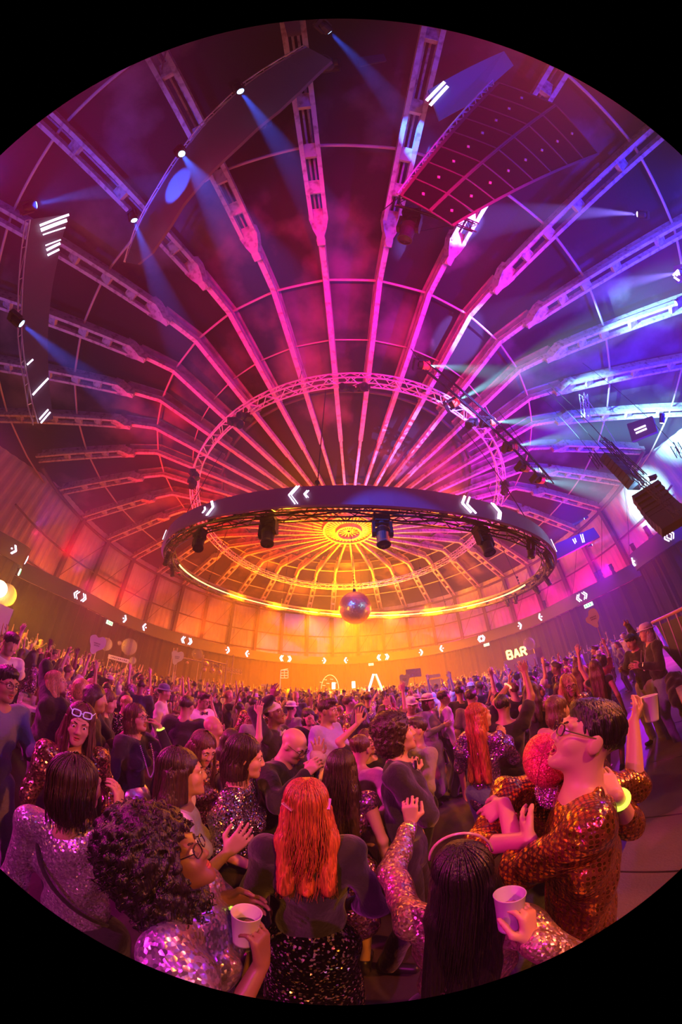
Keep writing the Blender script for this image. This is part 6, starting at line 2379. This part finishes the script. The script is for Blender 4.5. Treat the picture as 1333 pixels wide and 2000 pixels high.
ph = empty('card_terminal', Matrix.Rotation(-th + 0.25, 3, 'Z') @ V3((-0.12, -0.12, 1.05)) + V3((tc.x, tc.y, 0)), label='small terminal with a glowing green ring standing on the left table', category='card terminal')
MB().box((0, 0, 0.11), (0.24, 0.03, 0.22)).build('housing', M_black, ph)
MB().tube([V3((0.045 * math.cos(t), -0.018, 0.11 + 0.055 * math.sin(t))) for t in [2 * PI * i / 16 for i in range(16)]], 0.007, 6, closed=True).build('glowing_ring', mat('green_ring', (0.5, 1, 0.3), 0.4, emit=(0.45, 1.0, 0.25), es=2.0), ph)
ph.rotation_euler = (0, 0, -th)
# white round plate-like table top near the raised finger
rc = atz(148, 1357, 1.08)
r = empty('cocktail_table', (rc.x, rc.y, 0), label='small round white table top among the left crowd', category='table')
MB().lathe([(0.001, 1.05), (0.30, 1.05), (0.31, 1.065), (0.30, 1.08), (0.001, 1.08)], 28).build('table_top', M_signw, r)
MB().lathe([(0.001, 0.0), (0.22, 0.0), (0.20, 0.03), (0.03, 0.05), (0.03, 1.06), (0.001, 1.06)], 16).build('pedestal', M_black, r)

# raised walkway, ledge and crash barrier on the right
M_slab = noisy('walkway_slabs', (0.10, 0.07, 0.075), (0.17, 0.12, 0.125), 1.3, 0.8, 8, bump=0.3, bscale=60)
W0, W1 = V3((1.46, 1.62, 0)), V3((7.6, 5.15, 0))
wd = (W1 - W0).normalized()
wn = V3((wd.y, -wd.x, 0))
cuts = [-1.3, 0.0, 0.62, 1.5, 3.0, 4.6, 6.2, 8.0]
for i in range(len(cuts) - 1):
    A_, B_ = W0 + wd * (cuts[i] + 0.012), W0 + wd * (cuts[i + 1] - 0.012)
    P4 = [A_, B_, B_ + wn * 2.6, A_ + wn * 2.6]
    vs = [(p.x, p.y, z) for z in (0.0, 0.11) for p in P4]
    o = MB().add(vs, [(3, 2, 1, 0), (4, 5, 6, 7), (0, 1, 5, 4), (1, 2, 6, 5), (2, 3, 7, 6), (3, 0, 4, 7)]).build('walkway_slab', M_slab)
    tag(o, 'grey slab of the low walkway along the right side', 'walkway slab', 'slabs of the right walkway')
lg = [atz(1292, 1272, 1.05), atz(1331, 1330, 1.05)]
r = empty('ledge_wall', (lg[0].x, lg[0].y, 0), label='low dark wall with a wooden top at the right edge', category='low wall')
inv = Matrix.Translation(-r.location)
d_ = (lg[1] - lg[0]).normalized()
A_, B_ = lg[0] - d_ * 0.6, lg[1] + d_ * 1.5
o = MB().beam((A_.x, A_.y, 0.5), (B_.x, B_.y, 0.5), 0.12, 1.0).build('wall_panel', M_drape, r); o.matrix_parent_inverse = inv
o = MB().beam((A_.x, A_.y, 1.03), (B_.x, B_.y, 1.03), 0.24, 0.06).build('wooden_top', M_wood, r); o.matrix_parent_inverse = inv
r0, r1 = aty(1275, 1216, 11.5), aty(1340, 1186, 9.0)
r = empty('stair_rail', (r0.x, r0.y, 0), label='violet-lit railing and struts of a side stand at the right edge', category='railing')
inv = Matrix.Translation(-r.location)
M_rail = mat('rail_metal', (0.5, 0.42, 0.55), 0.4, 0.5)
b = MB(); b.tube([r0, r1], 0.05, 8)
o = b.build('handrail', mat('rail_wood', (0.45, 0.2, 0.15), 0.5), r); o.matrix_parent_inverse = inv
b = MB()
for i in range(5):
    t = i / 4
    p = r0.lerp(r1, t)
    b.tube([p, (p.x, p.y, 0.0)], 0.03, 6)
for k in range(3):
    p = aty(1275 + k * 3, 1222, 11.2)
    q = aty(1300 + k * 3, 1262 + k, 9.8)
    b.beam(p, q, 0.05, 0.02)
o = b.build('strut', M_rail, r); o.matrix_parent_inverse = inv
b = MB()
P4 = [r0 - V3((0, 0, 0.15)), r1 - V3((0, 0, 0.15)), V3((r1.x, r1.y, 0.02)), V3((r0.x, r0.y, 0.02))]
dn_ = (P4[1] - P4[0]).cross(P4[2] - P4[0]).normalized() * 0.04
b.add(P4 + [p + dn_ for p in P4], [(0, 1, 2, 3), (7, 6, 5, 4), (0, 4, 5, 1), (1, 5, 6, 2), (2, 6, 7, 3), (3, 7, 4, 0)])
o = b.build('side_panel', M_blackm, r); o.matrix_parent_inverse = inv
# -- right group
hero(938, 1398, 1.71, 150, B(fem=True, H=1.70, hair='wavy', hairm='red', hairlen=0.5, skin='fair', head=(-30, 3, 0), top='puff', topm='purple_sequin', bottom='jeans', botm='denim', R=('px', 985, 1440, 3.2), Rp=('w', 0.6, 0, -1), Rd=('w', -0.1, 0, 1), L='down', band={1: M_band_r}, bandr=0.004, rf=(0.0, 0.2), curl={1: 1.0, -1: 0.4}, ph=0.7),
    'woman with very long auburn hair, sparkling puff sleeves, jeans and a red light band')
hero(922, 1362, 1.74, 165, B(H=1.80, hair='short', hairm='dark', skin='fair', head=(-20, 0, 0), top='tee', topm='olive_cloth', R='down', L='down', ph=1.5), 'man in a dark olive T-shirt with his back turned, left of the long auburn hair', lod=1)
hero(868, 1362, 1.76, 100, B(H=1.82, hair='short', hairm='dark', skin='fair', head=(0, 6, 0), top='shirt', topm='white_cloth', R='down', L='down', ph=0.8), 'man in a white shirt in profile, left of the man in the olive T-shirt', lod=1)
hero(898, 1352, 1.78, 175, B(H=1.84, hair='short', hairm='black', skin='tan', head=(0, 0, 0), top='jacket', topm='black_cloth', R='down', L='down', ph=2.8), 'man in a long black jacket with his back turned among the men right of centre', lod=1)
hero(803, 1377, 1.72, 10, B(H=1.76, hair='crop', hairm='dark', hat='hat', skin='tan', head=(0, -14, 0), top='tee', topm='white_cloth', R='down', L='cup', ph=0.5), 'man in a pale trilby and light T-shirt looking down', lod=1)
hero(838, 1370, 1.74, 60, B(fem=True, H=1.72, hair='bob', hairm='brown', hat='hat', skin='fair', top='jacket', topm='grey_cloth', bottom='longskirt', botm='grey_cloth', R='cup', L='down', ph=1.9), 'person in a shining hat and grey jacket next to the man in the trilby', lod=1)
hero(983, 1378, 1.70, 170, B(H=1.74, hair='short', hairm='black', skin='tan', top='tee', topm='black_cloth', L=('px', 1002, 1320, 3.6), Lp=('w', -1, 0.2, 0), Ld=('w', 0.2, 0, 1), R='up', band={-1: M_band_r}, bandr=0.006, ph=0.9), 'dancer in a black T-shirt with both arms up, red light band on one wrist', lod=1)
hero(1040, 1348, 1.72, 160, B(fem=True, H=1.70, hair='long', hairm='dark', hairlen=0.3, skin='fair', top='tank', topm='black_cloth', R='cup', L='cup', ph=0.9), 'woman in a backless black top with long straight hair, right of the raised arms', lod=1)
hero(1112, 1338, 1.70, 15, B(fem=True, H=1.72, hair='wavy', hairm='blond', hairlen=0.3, hairfront=True, skin='fair', glasses=True, head=(0, -15, 0), top='dress', topm='bronze_sequin', bottom='dress', botm='black_cloth', R='down', L='clap', ph=0.4), 'blond woman with loose curls and sunglasses above the golden pair', lod=0)
hero(1092, 1385, 1.64, 150, B(fem=True, H=1.68, hair='bob', hairm='brown', skin='fair', head=(-20, -6, 0), top='tank', topm='silver_sequin', bottom='trousers', R='down', L='cup', ph=0.9), 'woman with a brown bob and a glittering grey halter top, just above the pink cap', lod=1)
hero(1165, 1303, 1.70, 160, B(fem=True, H=1.72, hair='long', hairm='brown', hairlen=0.5, skin='fair', top='dress', topm='black_cloth', bottom='dress', botm='black_cloth', R='down', L='up', ph=0.3), 'woman in a short black dress with hip-length hair, seen from behind on the right', lod=1)
_, J = hero(1262, 1236, 1.92, -65, B(H=1.95, hair='bob', hairm='grey', hat='hat', skin='fair', head=(0, 5, 0), top='sweater', topm='black_cloth', bottom='jeans', botm='denim', L='cup', R=('px', 1228, 1222, 6.4), Rp=('w', 0, 0.5, -1), Rd=('w', -0.6, 0.2, 0.6), sign={1: 'point'}, necklace=True, band={-1: M_band_r}, ph=0.6), 'tall person in pale brimmed hat, black jumper and jeans at the crowd edge', lod=1)
hero(1234, 1254, 1.85, -40, B(H=1.86, hair='short', hairm='black', skin='tan', head=(0, -20, 0), top='tee', topm='black_cloth', bottom='trousers', botm='stone_trousers', R='cup', L='cup', curl={1: 0.9, -1: 0.9}, ph=1.3), 'man in black top and pale trousers looking down, beside the pale brimmed hat', lod=1)
hero(1219, 1242, 1.83, -30, B(H=1.82, hair='crop', hairm='dark', skin='fair', head=(0, -6, 0), top='shirt', topm='white_cloth', R='down', L='down', ph=0.2), 'man with a dark strap across his pale shirt, behind the man in the black polo', lod=1)
# -- further left and middle
hero(188, 1365, 1.73, 75, B(fem=True, H=1.70, hair='long', hairm='dark', hairfront=True, hairlen=0.3, skin='fair', top='tee', topm='black_cloth', R='down', L='clap', ph=0.6), 'dark-haired woman in black in profile, right of the blond singer', lod=1)
hero(212, 1370, 1.66, 70, B(fem=True, H=1.68, hair='wavy', hairm='brown', hairfront=True, skin='fair', head=(0, -12, 0), top='tee', topm='black_cloth', R='cup', L='down', ph=1.6), 'woman with reddish wavy hair looking down beside the dark-haired woman in profile', lod=1)
hero(247, 1376, 1.57, 25, B(fem=True, H=1.66, hair='short', hairm='blond', skin='fair', head=(0, -10, 0), top='sweater', topm='black_sequin', R='down', L='hip', ph=1.0), 'woman with short fair hair and downcast eyes behind the woman with the beads', lod=1)
hero(130, 1290, 1.76, 30, B(H=1.80, hair='short', hairm='grey', skin='fair', mouth=0.6, head=(0, 14, 0), top='jacket', topm='navy_cloth', shirtfront=True, R='cup', L='cup', curl={1: 0.8, -1: 0.8}, ph=0.4), 'grey-haired man in dark blazer and open pale shirt holding a cup, laughing upward', lod=1)
hero(48, 1240, 1.88, 35, B(H=1.84, hair='crop', hairm='dark', skin='fair', glasses=True, top='tee', topm='black_cloth', R='down', L='down', ph=2.4), 'man in glasses and black T-shirt right behind the barman', lod=1)
hero(72, 1248, 1.84, 75, B(H=1.82, hair='quiff', hairm='black', skin='fair', head=(0, -12, 0), top='tee', topm='black_cloth', R='cup', L='hip', ph=1.7), 'dark-haired man in black T-shirt in profile, left of the raised finger', lod=1)
hero(106, 1278, 1.78, 110, B(H=1.80, hair='short', hairm='black', skin='tan', top='jacket', topm='black_cloth', R='down', L='cup', ph=2.1), 'man in black suit jacket with white collar, turned away beside the laughing grey-haired man', lod=1)
hero(322, 1352, 1.76, 85, B(H=1.80, hair='crop', hairm='dark', hat='hat', hatm='denim', skin='tan', top='shirt', topm='white_cloth', botm='denim', R='down', L='cup', ph=0.7), 'man in a blue-grey brimmed hat and white shirt in profile', lod=1)
hero(276, 1340, 1.74, 175, B(H=1.80, hair='short', hairm='dark', skin='tan', top='jacket', topm='navy_cloth', R='down', L='down', ph=0.8), 'man in a navy jacket with his back turned, left of the brimmed hat', lod=1)
hero(366, 1378, 1.74, 170, B(H=1.78, hair='short', hairm='dark', skin='tan', head=(-25, 0, 0), top='jacket', topm='black_cloth', R='down', L='down', ph=0.1), 'man in black jacket seen from behind in front of the man with glasses', lod=1)
hero(398, 1368, 1.76, 45, B(H=1.80, hair='quiff', hairm='dark', skin='tan', glasses=True, head=(0, -10, 0), top='shirt', topm='white_cloth', bow=cloth('black_cloth'), R='down', L='cup', ph=1.8), 'man in glasses, white shirt and black bow tie left of the white cap', lod=1)
hero(418, 1418, 1.62, 60, B(H=1.66, hair='bald', skin='fair', head=(0, 22, 0), mouth=0.5, top='tee', topm='white_cloth', R='down', L='cup', ph=1.8), 'bald man looking up, behind the brown-haired woman', lod=1)
hero(452, 1445, 1.55, 165, B(fem=True, H=1.68, hair='long', hairm='dark', hairlen=0.4, skin='fair', top='tee', topm='black_cloth', R='up', L='down', ph=1.8), 'dark long-haired woman from behind with one arm up, left of the silver sequin top', lod=1)
hero(497, 1375, 1.74, 150, B(H=1.78, hair='short', hairm='dark', skin='tan', top='jacket', topm='bronze_sequin', R='upbent', L='down', ph=1.1), 'man in sparkling bronze jacket left of the white cap, hand lifted', lod=1)
hero(578, 1360, 1.84, 10, B(H=1.84, hair='crop', hairm='grey', skin='fair', top='jacket', topm='navy_cloth', bow=cloth('white_cloth'), R='cup', L='down', ph=1.1), 'grey-haired man in dark suit with pale bow tie facing the camera', lod=1)
hero(604, 1400, 1.66, 20, B(fem=True, H=1.68, hair='bob', hairm='black', skin='fair', head=(0, -10, 0), top='shirt', topm='black_cloth', L=('px', 606, 1400, 3.3), Lp=('w', 1, 0, -0.5), Ld=('w', -0.5, 0, 0.8), R='down', ph=1.1), 'woman holding a hand over her face left of the lilac suit', lod=1)
hero(704, 1393, 1.74, 175, B(fem=True, H=1.72, hair='long', hairm='black', hairlen=0.42, skin='fair', top='jacket', topm='bronze_sequin', bottom='trousers', R='upbent', L='down', ph=1.1), 'woman with long black hair and a sequin-edged jacket, back turned, right of the lilac suit', lod=1)
hero(719, 1365, 1.78, 175, B(H=1.86, hair='short', hairm='dark', skin='fair', top='jacket', topm='black_cloth', R='down', L='down', ph=1.1), 'broad man in black suit with his back turned in the middle of the crowd', lod=1)
hero(752, 1392, 1.70, 165, B(fem=True, H=1.70, hair='long', hairm='dark', skin='fair', top='tee', topm='black_cloth', R='up', L='down', ph=0.1), 'woman in black with one arm straight up, seen from behind, left of the trilby', lod=1)
hero(1128, 1290, 1.72, 150, B(fem=True, H=1.70, hair='long', hairm='brown', hairlen=0.4, skin='fair', top='tank', topm='black_cloth', bottom='skirt', R='down', L='cup', ph=0.1), 'woman in short black skirt left of the hip-length hair', lod=1)
hero(1020, 1305, 1.74, 150, B(H=1.76, hair='short', hairm='brown', skin='fair', top='shirt', topm='denim', R='up', L='clap', ph=0.1), 'man in blue patterned shirt with a strap, arm raised, behind the backless top', lod=1)
hero(1070, 1300, 1.76, 150, B(H=1.80, hair='short', hairm='dark', skin='fair', top='jacket', topm='black_cloth', R='down', L='down', ph=0.1), 'man in dark jacket with white braces seen from behind', lod=1)
hero(1178, 1255, 1.80, 160, B(fem=True, H=1.74, hair='long', hairm='dark', skin='fair', top='dress', topm='purple_sequin', bottom='dress', botm='purple_sequin', R='up', L='down', ph=0.1), 'woman in glittering blue-violet dress near the right edge of the crowd', lod=1)
# dark coat thrown over the ledge at the right edge
F = Field()
cc_ = atz(1322, 1340, 1.04)
for dx, dy, dz, r in ((0, 0, 0.05, 0.16), (0.10, 0.05, -0.06, 0.17), (-0.10, -0.06, -0.12, 0.16), (0.02, -0.1, -0.30, 0.15), (-0.05, -0.12, -0.48, 0.12), (0.14, -0.03, -0.34, 0.14)):
    F.ell((dx, dy, dz), (r, r * 0.8, r * 1.1), None, 0.08)
v, f = F.mesh(0.012, folds(0.012, 22, 0.4))
co = bpy.data.objects.new('coat', np_mesh('coat', v, f, [cloth('black_cloth')]))
COL.objects.link(co)
co.location = cc_
tag(co, 'black coat thrown over the wooden ledge at the right edge', 'coat')

# ---------------------------------------------------------------- the crowd: repeats of a set of dancers
rc_ = random.Random(11)
TOPC = ['black_cloth', 'white_cloth', 'navy_cloth', 'grey_cloth', 'silver_sequin', 'bronze_sequin', 'red_cloth', 'black_cloth', 'purple_sequin', 'denim', 'black_cloth']
TOPN = {'black_cloth': 'black', 'white_cloth': 'white', 'navy_cloth': 'navy', 'grey_cloth': 'grey', 'silver_sequin': 'silver-sequin', 'bronze_sequin': 'bronze-sequin', 'red_cloth': 'red', 'purple_sequin': 'purple-sequin', 'denim': 'blue'}
VAR = [
    (B(fem=True, H=1.68, hair='long', top='tee', bottom='trousers', R='up', L='down', head=(0, 6, 0)), 'long-haired woman', 'one arm up'),
    (B(fem=True, H=1.66, hair='bob', top='dress', bottom='dress', R='upbent', L='upbent', head=(10, 4, 0)), 'woman with a bob', 'both hands lifted'),
    (B(fem=True, H=1.70, hair='wavy', hairfront=True, top='tank', bottom='skirt', R='cup', L='down', head=(20, 0, 0)), 'woman with wavy hair', 'a hand at her chest'),
    (B(H=1.80, hair='short', top='shirt', bottom='trousers', R='down', L='down', head=(-15, 0, 0)), 'short-haired man', 'arms hanging'),
    (B(H=1.82, hair='quiff', top='jacket', bottom='trousers', R='cup', L='down', head=(15, 5, 0), shirtfront=True), 'man in an open jacket', 'one hand raised to his chest'),
    (B(H=1.78, hair='crop', top='tee', bottom='jeans', R='up', L='up', head=(0, 12, 0)), 'close-cropped man', 'both arms up'),
    (B(H=1.79, hair='bald', top='shirt', bottom='trousers', R='clap', L='clap', head=(0, 4, 0)), 'bald man', 'clapping hands'),
    (B(H=1.76, hair='crop', hat='hat', top='shirt', bottom='trousers', R='down', L='cup', head=(8, 0, 0)), 'man in a pale hat', 'holding a hand up'),
    (B(fem=True, H=1.64, hair='up', top='puff', bottom='trousers', R='point', L='down', head=(-20, 8, 0)), 'woman with pinned-up hair', 'pointing ahead'),
    (B(H=1.84, hair='short', top='sweater', bottom='jeans', R='phone', L='down', head=(0, 10, 0)), 'short-haired man in a jumper', 'holding a phone up'),
    (B(fem=True, H=1.72, hair='long', hairfront=True, top='jacket', bottom='trousers', R='down', L='hip', head=(25, -6, 0)), 'long-haired woman in a jacket', 'arms low'),
    (B(fem=True, H=1.67, hair='curly', top='tee', bottom='skirt', R='up', L='clap', head=(0, 14, 0)), 'curly-haired woman', 'one arm high'),
]
HM = ['dark', 'brown', 'black', 'blond', 'dark']
SM = ['fair', 'fair', 'pale', 'tan', 'fair', 'brown']
protos = []
for i, (P, who, what) in enumerate(VAR):
    P = dict(P)
    P['ph'] = i * 0.7
    P['h'] = 0.0135
    root, J = person(P, 2)
    root.location = (0, 0, -50)
    protos.append([root, who, what, False])
# far version: one mesh with the same materials in slots
lows = []
for i, (P, who, what) in enumerate(VAR):
    P = dict(P)
    P['ph'] = i * 0.7
    J = skeleton(P)
    vs, fs, ms, off = [], [], [], 0
    parts_ = [(body_field(J, P, 3), None), (top_field(J, P, P['top']), None), (bottom_field(J, P, P['bottom']), None)]
    if P['hair'] != 'bald':
        F, d = hair_field(J, P, P['hair'])
        parts_.append((F, None))
    for mi, (F, d) in enumerate(parts_):
        v, f = F.mesh(0.024 if mi != 3 else 0.018, d)
        vs.append(v); fs.append(f + off); ms.append(np.full(len(f), mi)); off += len(v)
    lows.append((np.concatenate(vs), np.concatenate(fs), np.concatenate(ms)))
low_mesh = []
for i, (v, f, mi) in enumerate(lows):
    me = np_mesh('reveller', v, f, [skin_mat('fair'), cloth('black_cloth'), cloth('black_cloth'), hair_mat('dark')])
    me.polygons.foreach_set('material_index', mi.astype(np.int32))
    low_mesh.append(me)
def inside(x, y):
    v = Vector((x, y)) - ctr
    a = math.atan2(v.x, v.y)
    best = min(path, key=lambda p: abs((math.atan2((p - ctr).x, (p - ctr).y) - a + PI) % (2 * PI) - PI))
    return v.length < (best - ctr).length - 1.0
spots = list(PEOPLE)
keep_out = [(o.location.x, o.location.y, 1.5) for o in bpy.data.objects if o.parent is None and o.get('category') in ('bar', 'counter', 'light frame', 'plinth', 'kiosk')]
keep_out += [(o.location.x, o.location.y, 0.75) for o in bpy.data.objects if o.get('category') == 'table']
mid, far, mass = [], [], []
tries = 0
cand = []
while tries < 60000 and len(cand) < 900:
    tries += 1
    d = 2.9 + 31 * rc_.random() ** 1.55
    az = R_(rc_.uniform(-72, 70))
    x, y = d * math.sin(az), d * math.cos(az)
    if d < 4.2 and abs(math.degrees(az)) < 75 and not (math.degrees(az) < -35 and d > 3.4):
        continue
    if y < 1.62 + 0.575 * (x - 1.46) + 0.75:
        continue
    # open floor between the groups right of the middle
    if 1.0 < x < 3.1 and y < 5.0 and x < 0.62 * y:
        continue
    if math.degrees(az) < -50 and d < 6.2:
        continue
    if 49 < math.degrees(az) and d < 11:
        continue
    if not inside(x, y):
        continue
    if any((x - q[0]) ** 2 + (y - q[1]) ** 2 < q[2] ** 2 for q in keep_out):
        continue
    sp = 0.50 + 0.030 * d
    if any((x - q[0]) ** 2 + (y - q[1]) ** 2 < sp * sp for q in spots):
        continue
    spots.append((x, y, 0.3))
    cand.append((d, x, y))
cand.sort()
def side_name(x, y):
    a = math.degrees(math.atan2(x, y))
    return 'far left crowd' if a < -45 else 'left crowd' if a < -18 else 'amber middle crowd' if a < 12 else 'right crowd' if a < 42 else 'violet right crowd'
NH = len(PEOPLE)
n_ind = 300 - NH
for n_, (d, x, y) in enumerate(cand[:n_ind]):
    k = rc_.randrange(len(VAR))
    if d > 5 and rc_.random() < 0.25:
        k = rc_.choice((0, 1, 5, 8, 11))
    h = math.degrees(math.atan2(-x, 30 - y)) + rc_.gauss(0, 55)
    if rc_.random() < 0.2:
        h += 180
    sc = rc_.uniform(0.94, 1.07)
    tn = rc_.choice(TOPC)
    who, what = protos[k][1], protos[k][2]
    mats_ = {'body': skin_mat(rc_.choice(SM)), 'top': cloth(tn), 'hair': hair_mat(rc_.choice(HM)), 'trousers': cloth(rc_.choice(['black_cloth', 'denim', 'black_cloth', 'grey_cloth'])), 'skirt': cloth(rc_.choice(['black_cloth', 'silver_sequin', 'black_sequin']))}
    if P and protos[k][0].get('dress'):
        pass
    if d < 10.5:
        src = protos[k][0]
        if not protos[k][3]:
            o = src
            protos[k][3] = True
        else:
            o = copy_tree(src)
        for ch in o.children:
            base = ch.name.split('.')[0]
            if base in mats_ and ch.material_slots:
                ch.material_slots[0].link = 'OBJECT'
                ch.material_slots[0].material = mats_[base]
        lab = ' '.join(('%s, %s top, %s, %s' % (who, TOPN[tn], what, side_name(x, y))).split()[:16])
        gr = lab
    else:
        o = bpy.data.objects.new('person', low_mesh[k])
        COL.objects.link(o)
        for si, key in enumerate(('body', 'top', 'trousers', 'hair')):
            if si < len(o.material_slots):
                o.material_slots[si].link = 'OBJECT'
                o.material_slots[si].material = mats_[key]
        lab = ' '.join(('%s, %s, far back in the %s' % (who, what, side_name(x, y))).split()[:16])
        gr = lab
    tag(o, ' '.join(lab.split()[:16]), 'person', gr)
    o.location = (x, y, 0)
    o.rotation_euler = (0, 0, -R_(h))
    o.scale = (sc, sc, sc)
for pr_ in protos:
    if not pr_[3]:
        for ch in list(pr_[0].children):
            bpy.data.objects.remove(ch)
        bpy.data.objects.remove(pr_[0])
rest = cand[n_ind:]
if rest:
    VS, FS, MS, off = [], [], [], 0
    for d, x, y in rest:
        k = rc_.randrange(len(VAR))
        v, f, mi = lows[k]
        a = -R_(rc_.uniform(0, 360))
        c_, s_ = math.cos(a), math.sin(a)
        sc = rc_.uniform(0.94, 1.06)
        w = np.empty_like(v)
        w[:, 0] = (v[:, 0] * c_ - v[:, 1] * s_) * sc + x
        w[:, 1] = (v[:, 0] * s_ + v[:, 1] * c_) * sc + y
        w[:, 2] = v[:, 2] * sc
        VS.append(w); FS.append(f + off); off += len(v)
        tm = rc_.choice((1, 1, 2, 4, 5))
        MS.append(np.where(mi == 1, tm, np.where(mi == 2, 1, np.where(mi == 3, 3, 0))))
    me = np_mesh('crowd', np.concatenate(VS), np.concatenate(FS), [skin_mat('fair'), cloth('black_cloth'), cloth('navy_cloth'), hair_mat('dark'), cloth('white_cloth'), cloth('grey_cloth')])
    me.polygons.foreach_set('material_index', np.concatenate(MS).astype(np.int32))
    o = bpy.data.objects.new('distant_crowd', me)
    COL.objects.link(o)
    tag(o, 'dense far crowd filling the floor to the drapes, under the screen ring', 'crowd', kind='stuff')
print('heroes', NH, 'crowd', len(cand))
